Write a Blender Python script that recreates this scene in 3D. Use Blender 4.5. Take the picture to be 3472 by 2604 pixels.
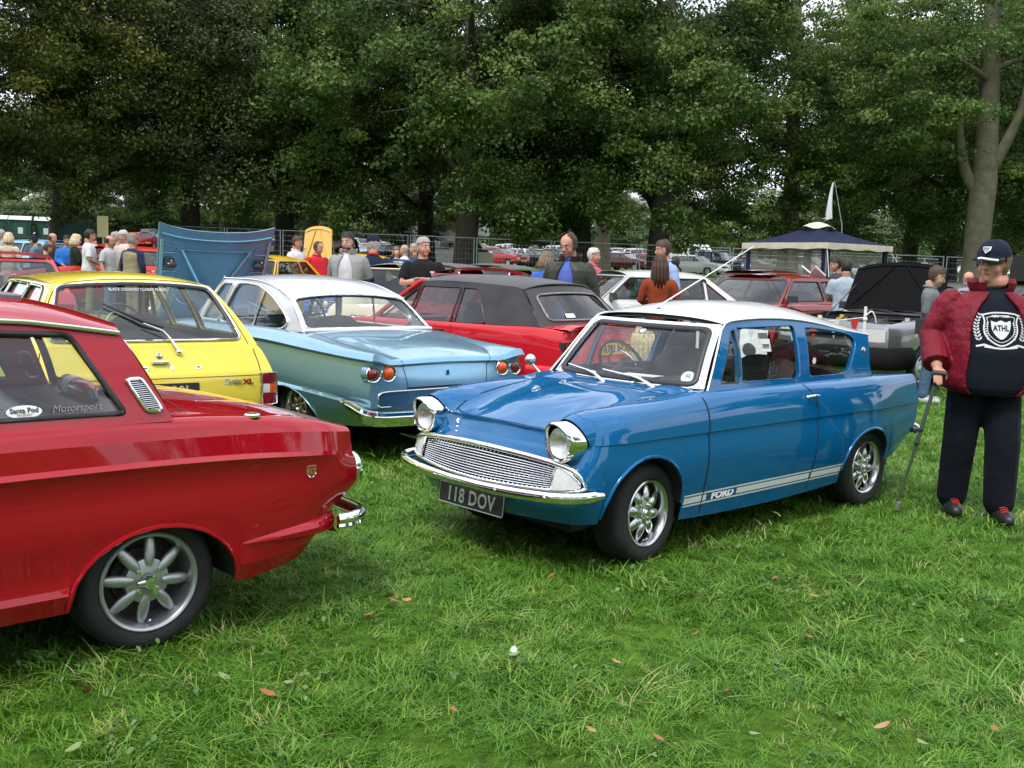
import bpy,bmesh,math,random
import numpy as np
from mathutils import Vector,Matrix,Euler
from mathutils.bvhtree import BVHTree
from mathutils.geometry import delaunay_2d_cdt
rng = np.random.default_rng(7)
random.seed(7)
PI = math.pi
R = math.radians
for o in list(bpy.data.objects):
 bpy.data.objects.remove(o)
SC = bpy.context.scene
COL = SC.collection
# ---------------------------------------------------------------- camera, sky, sun, exposure
cam_d = bpy.data.cameras.new('camera')
cam = bpy.data.objects.new('camera',cam_d)
COL.objects.link(cam)
SC.camera = cam
cam_d.sensor_fit = 'HORIZONTAL'
cam_d.sensor_width = 36.0
cam_d.lens = 36.0*1.0082
cam_d.clip_start = 0.05
cam_d.clip_end = 3000
CAM_H = 1.575
_p,_r = R(6.50),R(1.65)
_f = Vector((0,math.cos(_p),-math.sin(_p)))
_u = Vector((0,math.sin(_p),math.cos(_p)))
_x = Vector((1,0,0))
_right = math.cos(_r)*_x+math.sin(_r)*_u
_up = -math.sin(_r)*_x+math.cos(_r)*_u
cam.matrix_world = Matrix.Translation((0,0,CAM_H)) @ Matrix((_right,_up,-_f)).transposed().to_4x4()
SUN_EL,SUN_AZ = R(58),R(205)          # high, behind the photographer and a little to the left
world = bpy.data.worlds.new('World')
SC.world = world
world.use_nodes = True
nt = world.node_tree
nt.nodes.clear()
w_out = nt.nodes.new('ShaderNodeOutputWorld')
w_bg = nt.nodes.new('ShaderNodeBackground')
sky = nt.nodes.new('ShaderNodeTexSky')
sky.sky_type = 'NISHITA'
sky.sun_disc = False
sky.sun_elevation = SUN_EL
sky.sun_rotation = SUN_AZ
sky.air_density = 1.0
sky.dust_density = 2.0
w_tc = nt.nodes.new('ShaderNodeTexCoord')
w_map = nt.nodes.new('ShaderNodeMapping')
w_map.inputs['Scale'].default_value = (1.6,1.6,4.0)
w_noise = nt.nodes.new('ShaderNodeTexNoise')
w_noise.inputs['Scale'].default_value = 2.2
w_noise.inputs['Detail'].default_value = 6
w_noise.inputs['Roughness'].default_value = 0.55
w_ramp = nt.nodes.new('ShaderNodeValToRGB')           # broken overcast: lit and grey cloud
w_ramp.color_ramp.elements[0].position = 0.36
w_ramp.color_ramp.elements[0].color = (6.6,7.2,8.6,1)
w_ramp.color_ramp.elements[1].position = 0.66
w_ramp.color_ramp.elements[1].color = (12.5,12.9,13.6,1)
w_mix = nt.nodes.new('ShaderNodeMixRGB')
w_mix.inputs['Fac'].default_value = 0.86
nt.links.new(w_tc.outputs['Generated'],w_map.inputs['Vector'])
nt.links.new(w_map.outputs['Vector'],w_noise.inputs['Vector'])
nt.links.new(w_noise.outputs['Fac'],w_ramp.inputs['Fac'])
nt.links.new(sky.outputs['Color'],w_mix.inputs['Color1'])
nt.links.new(w_ramp.outputs['Color'],w_mix.inputs['Color2'])
nt.links.new(w_mix.outputs['Color'],w_bg.inputs['Color'])
w_bg.inputs['Strength'].default_value = 0.10
nt.links.new(w_bg.outputs['Background'],w_out.inputs['Surface'])
sun_d = bpy.data.lights.new('sun','SUN')
sun_d.energy = 1.7
sun_d.angle = R(14)
sun_d.color = (1.0,0.96,0.90)
sun = bpy.data.objects.new('sun',sun_d)
COL.objects.link(sun)
_sd = Vector((math.sin(SUN_AZ)*math.cos(SUN_EL),math.cos(SUN_AZ)*math.cos(SUN_EL),math.sin(SUN_EL)))
sun.rotation_euler = _sd.to_track_quat('Z','Y').to_euler()
vs = SC.view_settings
vs.view_transform = 'Standard'
vs.look = 'None'
vs.exposure = 0.80
vs.gamma = 1.0
vs.use_curve_mapping = False
SC.render.engine = 'CYCLES'
SC.cycles.max_bounces = 8
SC.cycles.transparent_max_bounces = 16
SC.cycles.caustics_reflective = False
SC.cycles.caustics_refractive = False
SC.cycles.use_denoising = True
SC.cycles.sample_clamp_indirect = 6
# ---------------------------------------------------------------- ground height
def gz(x,y):
 t = y-7.0
 z = 0.021*(np.sqrt(t*t+4.0)+t)/2
 w = np.clip((y-9.0)/32.0,0,1)
 w = w*w*(3-2*w)
 return z-0.012*np.clip(x,-45,45)*w
def G(x,y,dz=0.0):
 return Vector((x,y,float(gz(x,y))+dz))
# ---------------------------------------------------------------- materials
MATS = {}
def principled(name,col,rough=0.5,metal=0.0,coat=0.0,coat_rough=0.03,spec=0.5,bump=None,var=None,trans=0.0,emit=None,sheen=0.0):
 """bump = (scale, strength, distance); var = (scale, amount) brightness noise in object space"""
 if name in MATS:
  return MATS[name]
 m = bpy.data.materials.new(name)
 m.use_nodes = True
 t = m.node_tree
 b = t.nodes['Principled BSDF']
 b.inputs['Base Color'].default_value = (*col,1)
 b.inputs['Roughness'].default_value = rough
 b.inputs['Metallic'].default_value = metal
 b.inputs['Coat Weight'].default_value = coat
 b.inputs['Coat Roughness'].default_value = coat_rough
 b.inputs['Specular IOR Level'].default_value = spec
 b.inputs['Transmission Weight'].default_value = trans
 if sheen:
  b.inputs['Sheen Weight'].default_value = sheen
 m.diffuse_color = (*col,1)
 tc = t.nodes.new('ShaderNodeTexCoord')
 if var:
  n = t.nodes.new('ShaderNodeTexNoise')
  n.inputs['Scale'].default_value = var[0]
  n.inputs['Detail'].default_value = 5
  t.links.new(tc.outputs['Object'],n.inputs['Vector'])
  mx = t.nodes.new('ShaderNodeMixRGB')
  k0,k1 = 1-var[1],1+var[1]
  mx.inputs['Color1'].default_value = (*[min(1,c*k0) for c in col],1)
  mx.inputs['Color2'].default_value = (*[min(1,c*k1) for c in col],1)
  rp = t.nodes.new('ShaderNodeMapRange')
  rp.inputs['From Min'].default_value = 0.3
  rp.inputs['From Max'].default_value = 0.7
  t.links.new(n.outputs['Fac'],rp.inputs['Value'])
  t.links.new(rp.outputs['Result'],mx.inputs['Fac'])
  t.links.new(mx.outputs['Color'],b.inputs['Base Color'])
 if bump:
  n = t.nodes.new('ShaderNodeTexNoise')
  n.inputs['Scale'].default_value = bump[0]
  n.inputs['Detail'].default_value = 4
  t.links.new(tc.outputs['Object'],n.inputs['Vector'])
  bp = t.nodes.new('ShaderNodeBump')
  bp.inputs['Strength'].default_value = bump[1]
  bp.inputs['Distance'].default_value = bump[2]
  t.links.new(n.outputs['Fac'],bp.inputs['Height'])
  t.links.new(bp.outputs['Normal'],b.inputs['Normal'])
 MATS[name] = m
 return m
def paint(name,col,metal=0.0,rough=0.42):
 """car paint: pigment under clear coat, faint flake and dust variation"""
 if name in MATS:
  return MATS[name]
 m = principled(name,col,rough=rough,metal=metal,coat=1.0,coat_rough=0.02,spec=0.35 if metal > .4 else 0.0,var=(1.7,0.035))
 t = m.node_tree
 b = t.nodes['Principled BSDF']
 b.inputs['Coat IOR'].default_value = 1.52
 tc = [n for n in t.nodes if n.type == 'TEX_COORD'][0]
 n = t.nodes.new('ShaderNodeTexNoise')
 n.inputs['Scale'].default_value = 9
 n.inputs['Detail'].default_value = 8
 n.inputs['Roughness'].default_value = 0.7
 t.links.new(tc.outputs['Object'],n.inputs['Vector'])
 mr = t.nodes.new('ShaderNodeMapRange')
 mr.inputs['From Min'].default_value = 0.35
 mr.inputs['From Max'].default_value = 0.75
 mr.inputs['To Min'].default_value = 0.01
 mr.inputs['To Max'].default_value = 0.07
 t.links.new(n.outputs['Fac'],mr.inputs['Value'])
 t.links.new(mr.outputs['Result'],b.inputs['Coat Roughness'])
 n2 = t.nodes.new('ShaderNodeTexNoise')       # slight waviness of pressed steel
 n2.inputs['Scale'].default_value = 2.6
 n2.inputs['Detail'].default_value = 1
 t.links.new(tc.outputs['Object'],n2.inputs['Vector'])
 bp = t.nodes.new('ShaderNodeBump')
 bp.inputs['Strength'].default_value = 0.10
 bp.inputs['Distance'].default_value = 0.012
 t.links.new(n2.outputs['Fac'],bp.inputs['Height'])
 t.links.new(bp.outputs['Normal'],b.inputs['Coat Normal'])
 return m
def glass(name,tint=(0.86,0.9,0.88),refl=1.0,rough=0.0,ior=1.5):
 if name in MATS:
  return MATS[name]
 m = bpy.data.materials.new(name)
 m.use_nodes = True
 t = m.node_tree
 t.nodes.clear()
 o = t.nodes.new('ShaderNodeOutputMaterial')
 tr = t.nodes.new('ShaderNodeBsdfTransparent')
 tr.inputs['Color'].default_value = (*tint,1)
 gl = t.nodes.new('ShaderNodeBsdfGlossy')
 gl.inputs['Roughness'].default_value = rough
 gl.inputs['Color'].default_value = (refl,refl,refl,1)
 lw = t.nodes.new('ShaderNodeLayerWeight')          # Schlick reflectance, alike from both sides of the pane
 lw.inputs['Blend'].default_value = 0.5
 pw = t.nodes.new('ShaderNodeMath')
 pw.operation = 'POWER'
 pw.inputs[1].default_value = 5.0
 f0 = ((ior-1)/(ior+1)) ** 2
 mm = t.nodes.new('ShaderNodeMath')
 mm.operation = 'MULTIPLY_ADD'
 mm.inputs[1].default_value = 0.9
 mm.inputs[2].default_value = f0*1.7
 mm.use_clamp = True
 mx = t.nodes.new('ShaderNodeMixShader')
 t.links.new(lw.outputs['Facing'],pw.inputs[0])
 t.links.new(pw.outputs[0],mm.inputs[0])
 t.links.new(mm.outputs[0],mx.inputs['Fac'])
 t.links.new(tr.outputs[0],mx.inputs[1])
 t.links.new(gl.outputs[0],mx.inputs[2])
 t.links.new(mx.outputs[0],o.inputs['Surface'])
 m.diffuse_color = (0.2,0.25,0.25,1)
 MATS[name] = m
 return m
def netting(name,col,cover):
 """fine mesh cloth: part of the light passes straight through"""
 if name in MATS:
  return MATS[name]
 m = bpy.data.materials.new(name)
 m.use_nodes = True
 t = m.node_tree
 t.nodes.clear()
 o = t.nodes.new('ShaderNodeOutputMaterial')
 tr = t.nodes.new('ShaderNodeBsdfTransparent')
 df = t.nodes.new('ShaderNodeBsdfDiffuse')
 df.inputs['Color'].default_value = (*col,1)
 mx = t.nodes.new('ShaderNodeMixShader')
 mx.inputs['Fac'].default_value = cover
 t.links.new(tr.outputs[0],mx.inputs[1])
 t.links.new(df.outputs[0],mx.inputs[2])
 t.links.new(mx.outputs[0],o.inputs['Surface'])
 MATS[name] = m
 return m
M_CHROME = principled('chrome',(0.86,0.86,0.87),rough=0.06,metal=1.0)
M_ALLOY = principled('polished alloy',(0.62,0.62,0.63),rough=0.24,metal=1.0,var=(14,0.06))
M_ALLOYP = principled('silver painted alloy',(0.44,0.45,0.46),rough=0.34,metal=0.75,coat=0.3,var=(14,0.05))
M_RUBBER = principled('tyre rubber',(0.022,0.022,0.023),rough=0.72,spec=0.3,bump=(60,0.25,0.004),var=(9,0.25))
M_SEAL = principled('black rubber seal',(0.02,0.02,0.021),rough=0.45)
M_GAP = principled('dark shut gap',(0.012,0.012,0.013),rough=0.8)
M_PLASTIC = principled('black plastic',(0.028,0.028,0.03),rough=0.42,bump=(300,0.1,0.001))
M_UNDER = principled('underbody black',(0.015,0.015,0.015),rough=0.9)
M_TRIM = principled('dark interior vinyl',(0.035,0.033,0.034),rough=0.55,bump=(80,0.15,0.002))
M_TRIMG = principled('grey interior vinyl',(0.12,0.12,0.125),rough=0.6,bump=(80,0.15,0.002))
M_GLASS = glass('window glass')
M_GLASSD = glass('tinted window glass',(0.55,0.6,0.6))
M_LENS = glass('lamp glass',(0.95,0.96,0.95),ior=1.40)
M_REFL = principled('lamp reflector',(0.86,0.86,0.84),rough=0.30,metal=0.75,bump=(55,0.35,0.004))
M_RED = principled('red lamp lens',(0.22,0.006,0.012),rough=0.12,coat=1.0,bump=(90,0.3,0.003))
M_AMBER = principled('amber lamp lens',(0.75,0.10,0.005),rough=0.12,coat=1.0,bump=(90,0.3,0.003))
M_CLEAR = principled('clear lamp lens',(0.62,0.63,0.62),rough=0.12,coat=1.0,bump=(70,0.4,0.004))
M_WHITE = principled('white plastic',(0.75,0.75,0.74),rough=0.4)
M_PLATEW = principled('white number plate',(0.72,0.72,0.70),rough=0.35)
M_PLATEY = principled('yellow number plate',(0.75,0.48,0.05),rough=0.35)
M_PLATEB = principled('black number plate',(0.025,0.025,0.025),rough=0.35)
M_LETTER = principled('white lettering',(0.72,0.72,0.72),rough=0.4)
M_LETTERG = principled('silver plate characters',(0.55,0.56,0.57),rough=0.35,metal=0.3)
M_INK = principled('black lettering',(0.02,0.02,0.02),rough=0.5)
M_PAPER = principled('white paper',(0.74,0.75,0.74),rough=0.8)
M_STEEL = principled('galvanised steel',(0.42,0.44,0.46),rough=0.42,metal=0.8,var=(6,0.12))
# ---------------------------------------------------------------- object helpers
def link(o,parent=None):
 COL.objects.link(o)
 if parent is not None:
  o.parent = parent
 return o
def empty(name,loc=(0,0,0),rz=0.0):
 o = bpy.data.objects.new(name,None)
 o.empty_display_size = 0.2
 COL.objects.link(o)
 o.location = loc
 o.rotation_euler = (0,0,rz)
 return o
def tag(o,label=None,cat=None,group=None,kind=None):
 if label:
  o['label'] = label
 if cat:
  o['category'] = cat
 if group:
  o['group'] = group
 if kind:
  o['kind'] = kind
 return o
def thing(name,label,cat,loc=(0,0,0),rz=0.0,group=None):
 return tag(empty(name,loc,rz),label,cat,group)
class MB:
 """collects vertices and faces"""
 def __init__(s):
  s.v,s.f = [],[]
 def add(s,verts,faces):
  n = len(s.v)
  s.v.extend([tuple(p) for p in verts])
  s.f.extend([tuple(i+n for i in f) for f in faces])
  return s
 def box(s,c,d,rot=None,taper=1.0):
  hx,hy,hz = d[0]/2,d[1]/2,d[2]/2
  pts = []
  for sz in (-1,1):
   k = taper if sz > 0 else 1.0
   for sx,sy in ((-1,-1),(1,-1),(1,1),(-1,1)):
    p = Vector((sx*hx*k,sy*hy*k,sz*hz))
    if rot is not None:
     p = rot @ p
    pts.append(p+Vector(c))
  return s.add(pts,[(3,2,1,0),(4,5,6,7),(0,1,5,4),(1,2,6,5),(2,3,7,6),(3,0,4,7)])
 def grid(s,P,flip=False):
  """P[i][j] points"""
  n,m = len(P),len(P[0])
  fs = []
  for i in range(n-1):
   for j in range(m-1):
    q = (i*m+j,i*m+j+1,(i+1)*m+j+1,(i+1)*m+j)
    fs.append(q[::-1] if flip else q)
  return s.add([p for r in P for p in r],fs)
 def lathe(s,prof,n=32,axis='Y',c=(0,0,0),cap=False,a0=0.0,a1=2*PI):
  """prof: (radius, along) ; revolve about axis through c"""
  full = abs(a1-a0-2*PI) < 1e-6
  k = n if full else n+1
  P = []
  for i in range(k):
   a = a0+(a1-a0)*i/n
   ca,sa = math.cos(a),math.sin(a)
   row = []
   for r,h in prof:
    if axis == 'Y':
     p = (r*ca,h,r*sa)
    elif axis == 'X':
     p = (h,r*ca,r*sa)
    else:
     p = (r*ca,r*sa,h)
    row.append((p[0]+c[0],p[1]+c[1],p[2]+c[2]))
   P.append(row)
  m = len(prof)
  fs = []
  for i in range(n):
   i2 = (i+1) % k
   for j in range(m-1):
    fs.append((i*m+j,i*m+j+1,i2*m+j+1,i2*m+j))
  if axis == 'Y':
   pass
  else:
   fs = [f[::-1] for f in fs] if axis == 'Z' else fs
  return s.add([p for r in P for p in r],fs)
 def tube(s,pts,rad,n=8,closed=False,caps=True,ell=None,up=None):
  """swept tube; rad scalar or list; ell = (a,b) scale of the two section axes"""
  pts = [Vector(p) for p in pts]
  N = len(pts)
  rr = [rad]*N if np.isscalar(rad) else list(rad)
  ref = Vector(up) if up is not None else None
  rings = []
  prev = None
  for i,p in enumerate(pts):
   if closed:
    t = pts[(i+1) % N]-pts[i-1]
   else:
    t = pts[min(i+1,N-1)]-pts[max(i-1,0)]
   if t.length < 1e-9:
    t = Vector((0,0,1))
   t.normalize()
   if ref is not None:
    a = ref-t*ref.dot(t)
   elif prev is not None:
    a = prev-t*prev.dot(t)
   else:
    a = Vector((0,0,1))-t*t.z
    if a.length < 0.1:
     a = Vector((1,0,0))-t*t.x
   if a.length < 1e-6:
    a = t.orthogonal()
   a.normalize()
   prev = a
   b = t.cross(a)
   ea,eb = ell if ell else (1,1)
   rings.append([p+a*(rr[i]*ea*math.cos(2*PI*k/n))+b*(rr[i]*eb*math.sin(2*PI*k/n)) for k in range(n)])
  fs = []
  M = N if closed else N-1
  for i in range(M):
   i2 = (i+1) % N
   for k in range(n):
    k2 = (k+1) % n
    fs.append((i*n+k,i*n+k2,i2*n+k2,i2*n+k))
  if caps and not closed:
   fs.append(tuple(range(n))[::-1])
   fs.append(tuple((N-1)*n+k for k in range(n)))
  return s.add([p for r in rings for p in r],fs)
 def ball(s,c,r,n=12,m=8,rot=None):
  r = (r,r,r) if np.isscalar(r) else r
  P = []
  for i in range(m+1):
   th = PI*i/m
   row = []
   for k in range(n+1):
    ph = 2*PI*k/n
    p = Vector((r[0]*math.sin(th)*math.cos(ph),r[1]*math.sin(th)*math.sin(ph),r[2]*math.cos(th)))
    if rot is not None:
     p = rot @ p
    row.append(p+Vector(c))
   P.append(row)
  return s.grid(P)
 def prism(s,poly,P0,P1):
  """closed solid between P0(u,v) and P1(u,v) over polygon (list of uv)"""
  n = len(poly)
  a = [P0(u,v) for u,v in poly]
  b = [P1(u,v) for u,v in poly]
  fs = [tuple(range(n)),tuple(range(2*n-1,n-1,-1))]
  for i in range(n):
   j = (i+1) % n
   fs.append((j,i,n+i,n+j))
  return s.add(a+b,fs)
 def mesh(s,name,smooth=True,angle=35,merge=None,fixn=True):
  me = bpy.data.meshes.new(name)
  me.from_pydata(s.v,[],s.f)
  if merge is not None or fixn:
   bm = bmesh.new()
   bm.from_mesh(me)
   if merge is not None:
    bmesh.ops.remove_doubles(bm,verts=bm.verts,dist=merge)
    bmesh.ops.dissolve_degenerate(bm,edges=bm.edges,dist=1e-5)
   if fixn:
    bmesh.ops.recalc_face_normals(bm,faces=bm.faces)
   bm.to_mesh(me)
   bm.free()
  if smooth:
   me.shade_smooth()
   if angle < 180:
    me.set_sharp_from_angle(angle=R(angle))
  return me
 def obj(s,name,mat,parent=None,smooth=True,angle=35,merge=None,fixn=True):
  me = s.mesh(name,smooth,angle,merge,fixn)
  return mobj(name,me,mat,parent)
def mobj(name,me,mat,parent=None,loc=None,rot=None):
 if mat is not None and len(me.materials) == 0:
  for m in (mat if isinstance(mat,(list,tuple)) else [mat]):
   me.materials.append(m)
 o = bpy.data.objects.new(name,me)
 COL.objects.link(o)
 if parent is not None:
  o.parent = parent
 if loc is not None:
  o.location = loc
 if rot is not None:
  o.rotation_euler = rot
 return o
def kids(o):
 return [c for c in bpy.data.objects if c.parent == o]
def child_map():
 d = {}
 for o in bpy.data.objects:
  if o.parent is not None:
   d.setdefault(o.parent,[]).append(o)
 return d
def copy_tree(o,parent=None,swap=None,cm=None):
 """copy a thing with its parts and sub-parts; swap maps materials per object"""
 cm = cm or child_map()
 c = o.copy()
 COL.objects.link(c)
 if parent is not None:
  c.parent = parent
 if swap and o.type == 'MESH':
  for i,sl in enumerate(c.material_slots):
   if sl.material in swap:
    new = swap[sl.material]
    sl.link = 'OBJECT'
    sl.material = new
 for ch in cm.get(o,[]):
  copy_tree(ch,c,swap,cm)
 return c
def text_mesh(s,size,depth=0.002,bold=0.0,align='CENTER',shear=0.0,spacing=1.0,scale_x=1.0):
 """flat lettering in the local XY plane, centred, as a mesh"""
 cu = bpy.data.curves.new('lettering','FONT')
 cu.body = s
 cu.size = size
 cu.extrude = depth/2
 cu.offset = bold
 cu.align_x = align
 cu.align_y = 'CENTER'
 cu.shear = shear
 cu.space_character = spacing
 cu.resolution_u = 3
 ob = bpy.data.objects.new('lettering',cu)
 COL.objects.link(ob)
 dg = bpy.context.evaluated_depsgraph_get()
 me = bpy.data.meshes.new_from_object(ob.evaluated_get(dg))
 bpy.data.objects.remove(ob)
 bpy.data.curves.remove(cu)
 me.materials.clear()
 if scale_x != 1.0:
  me.transform(Matrix.Diagonal((scale_x,1,1,1)))
 return me
def basis(xa,ya,origin):
 xa = Vector(xa).normalized()
 za = xa.cross(Vector(ya)).normalized()
 ya = za.cross(xa)
 m = Matrix((xa,ya,za)).transposed().to_4x4()
 m.translation = Vector(origin)
 return m
def put_text(s,size,mat,parent,origin,xa,ya,name='lettering',**kw):
 me = text_mesh(s,size,**kw)
 me.transform(basis(xa,ya,origin))
 return mobj(name,me,mat,parent)
def mono(pts,x):
 """monotone cubic interpolation through (x,y) control points"""
 pts = sorted(pts)
 xs = np.array([p[0] for p in pts],float)
 ys = np.array([p[1] for p in pts],float)
 x = np.asarray(x,float)
 if len(xs) == 1:
  return np.full(x.shape,ys[0])
 h = np.diff(xs)
 d = np.diff(ys)/h
 m = np.empty(len(xs))
 m[0],m[-1] = d[0],d[-1]
 for i in range(1,len(xs)-1):
  if d[i-1]*d[i] <= 0:
   m[i] = 0
  else:
   w1,w2 = 2*h[i]+h[i-1],h[i]+2*h[i-1]
   m[i] = (w1+w2)/(w1/d[i-1]+w2/d[i])
 xc = np.clip(x,xs[0],xs[-1])
 i = np.clip(np.searchsorted(xs,xc)-1,0,len(h)-1)
 t = (xc-xs[i])/h[i]
 return (ys[i]*(1+2*t)*(1-t) ** 2+h[i]*m[i]*t*(1-t) ** 2
  +ys[i+1]*t*t*(3-2*t)+h[i]*m[i+1]*t*t*(t-1))
def rounded(poly,r,n=5):
 """round the corners of a 2D polygon; r scalar or per-corner list"""
 out = []
 N = len(poly)
 for i in range(N):
  p0,p,p1 = Vector(poly[i-1]),Vector(poly[i]),Vector(poly[(i+1) % N])
  rr = r[i] if isinstance(r,(list,tuple)) else r
  a,b = (p0-p),(p1-p)
  d = min(rr,a.length*0.48,b.length*0.48)
  if d < 1e-4:
   out.append(tuple(p))
   continue
  a.normalize()
  b.normalize()
  for k in range(n+1):
   t = k/n
   q = (p+a*d)*(1-t) ** 2+p*2*t*(1-t)+(p+b*d)*t*t
   out.append(tuple(q))
 return out
def smooth_loop(poly,n=4):
 """closed Catmull-Rom through the points"""
 out = []
 N = len(poly)
 for i in range(N):
  p0,p1,p2,p3 = (Vector(poly[(i+k) % N]) for k in (-1,0,1,2))
  for k in range(n):
   t = k/n
   out.append(tuple(0.5*((2*p1)+(p2-p0)*t+(2*p0-5*p1+4*p2-p3)*t*t+(3*p1-p0-3*p2+p3)*t ** 3)))
 return out
def smooth_line(pts,n=6):
 pts = [Vector(p) for p in pts]
 out = []
 N = len(pts)
 for i in range(N-1):
  p0,p1,p2,p3 = pts[max(i-1,0)],pts[i],pts[i+1],pts[min(i+2,N-1)]
  for k in range(n):
   t = k/n
   out.append(0.5*((2*p1)+(p2-p0)*t+(2*p0-5*p1+4*p2-p3)*t*t+(3*p1-p0-3*p2+p3)*t ** 3))
 out.append(pts[-1])
 return out
def densify(loop,step,closed=True):
 out = []
 N = len(loop)
 for i in range(N if closed else N-1):
  a,b = Vector(loop[i]),Vector(loop[(i+1) % N])
  k = max(1,int(math.ceil((b-a).length/step)))
  out.extend([a.lerp(b,j/k) for j in range(k)])
 if not closed:
  out.append(Vector(loop[-1]))
 return [tuple(p) for p in out]
def inside(poly,x,y):
 c = False
 n = len(poly)
 j = n-1
 for i in range(n):
  xi,yi = poly[i][0],poly[i][1]
  xj,yj = poly[j][0],poly[j][1]
  if (yi > y) != (yj > y) and x < (xj-xi)*(y-yi)/(yj-yi)+xi:
   c = not c
  j = i
 return c
def cdt_panel(outline,holes,P,step=0.12,edge_step=0.06,reveal=0.0,rv=None,scale=(1,1)):
 """panel over a 2D outline with holes mapped by P(u,v); reveal: depth of the hole edges along rv(u,v)"""
 mb = MB()
 outline = densify(outline,edge_step)
 holes = [densify(h,edge_step) for h in holes]
 vs2,ed = [],[]
 for lp in [outline]+holes:
  n0 = len(vs2)
  vs2.extend(lp)
  ed.extend([(n0+i,n0+(i+1) % len(lp)) for i in range(len(lp))])
 us = [p[0] for p in outline]
 ws = [p[1] for p in outline]
 u = min(us)+step/2
 while u < max(us):
  w = min(ws)+step/2
  while w < max(ws):
   if inside(outline,u,w) and not any(inside(h,u,w) for h in holes):
    if min((p[0]-u) ** 2+(p[1]-w) ** 2 for p in vs2) > (step*0.35) ** 2:
     vs2.append((u,w))
   w += step
  u += step
 vo,eo,fo,_,_,_ = delaunay_2d_cdt([Vector(p) for p in vs2],ed,[],1,1e-6)
 fs = []
 for f in fo:
  cx = sum(vo[i][0] for i in f)/len(f)
  cy = sum(vo[i][1] for i in f)/len(f)
  if inside(outline,cx,cy) and not any(inside(h,cx,cy) for h in holes):
   fs.append(tuple(f))
 mb.add([P(p[0],p[1]) for p in vo],fs)
 if reveal:
  for h in holes:
   a = [Vector(P(*p)) for p in h]
   b = [q+Vector(rv(*p))*reveal for q,p in zip(a,h)]
   n = len(h)
   mb.add(a+b,[(i,(i+1) % n,n+(i+1) % n,n+i) for i in range(n)])
 return mb
def evaluated(me,mods):
 """mesh after modifiers; mods = [(type, {settings})]"""
 ob = bpy.data.objects.new('tmp',me)
 COL.objects.link(ob)
 for t,kw in mods:
  m = ob.modifiers.new(t,t)
  for k,v in kw.items():
   setattr(m,k,v)
 dg = bpy.context.evaluated_depsgraph_get()
 out = bpy.data.meshes.new_from_object(ob.evaluated_get(dg))
 bpy.data.objects.remove(ob)
 bpy.data.meshes.remove(me)
 return out
# ---------------------------------------------------------------- car kit
class Surf:
 """ray sampler over a finished body (car-local)"""
 def __init__(s,mb):
  s.t = BVHTree.FromPolygons([Vector(v) for v in mb.v],mb.f)
 def _c(s,o,d,want):
  l,n,i,k = s.t.ray_cast(Vector(o),Vector(d),10)
  if l is None:
   l,n,i,k = s.t.find_nearest(Vector(o)+Vector(d)*(1.2 if abs(d[1]) > .5 else 2.2))
  if n.dot(Vector(want)) < 0:
   n = -n
  return l,n
 def side(s,x,z,sg=1):
  return s._c((x,2.0*sg,z),(0,-sg,0),(0,sg,0))
 def top(s,x,y):
  return s._c((x,y,3.0),(0,0,-1),(0,0,1))
 def front(s,y,z):
  return s._c((6,y,z),(-1,0,0),(1,0,0))
 def rear(s,y,z):
  return s._c((-6,y,z),(1,0,0),(-1,0,0))
def ribbon(pairs,width,lift=0.0015,closed=False):
 """flat strip following (point, normal) pairs"""
 mb = MB()
 N = len(pairs)
 L,Rr = [],[]
 for i,(p,n) in enumerate(pairs):
  a = pairs[(i-1) % N if closed else max(i-1,0)][0]
  b = pairs[(i+1) % N if closed else min(i+1,N-1)][0]
  t = (b-a).normalized()
  sd = n.cross(t).normalized()*(width/2)
  L.append(p+n*lift+sd)
  Rr.append(p+n*lift-sd)
 if closed:
  L.append(L[0])
  Rr.append(Rr[0])
 mb.grid([L,Rr])
 return mb
def lin(a,b,n):
 return [tuple(Vector(a).lerp(Vector(b),i/n)) for i in range(n+1)]
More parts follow.
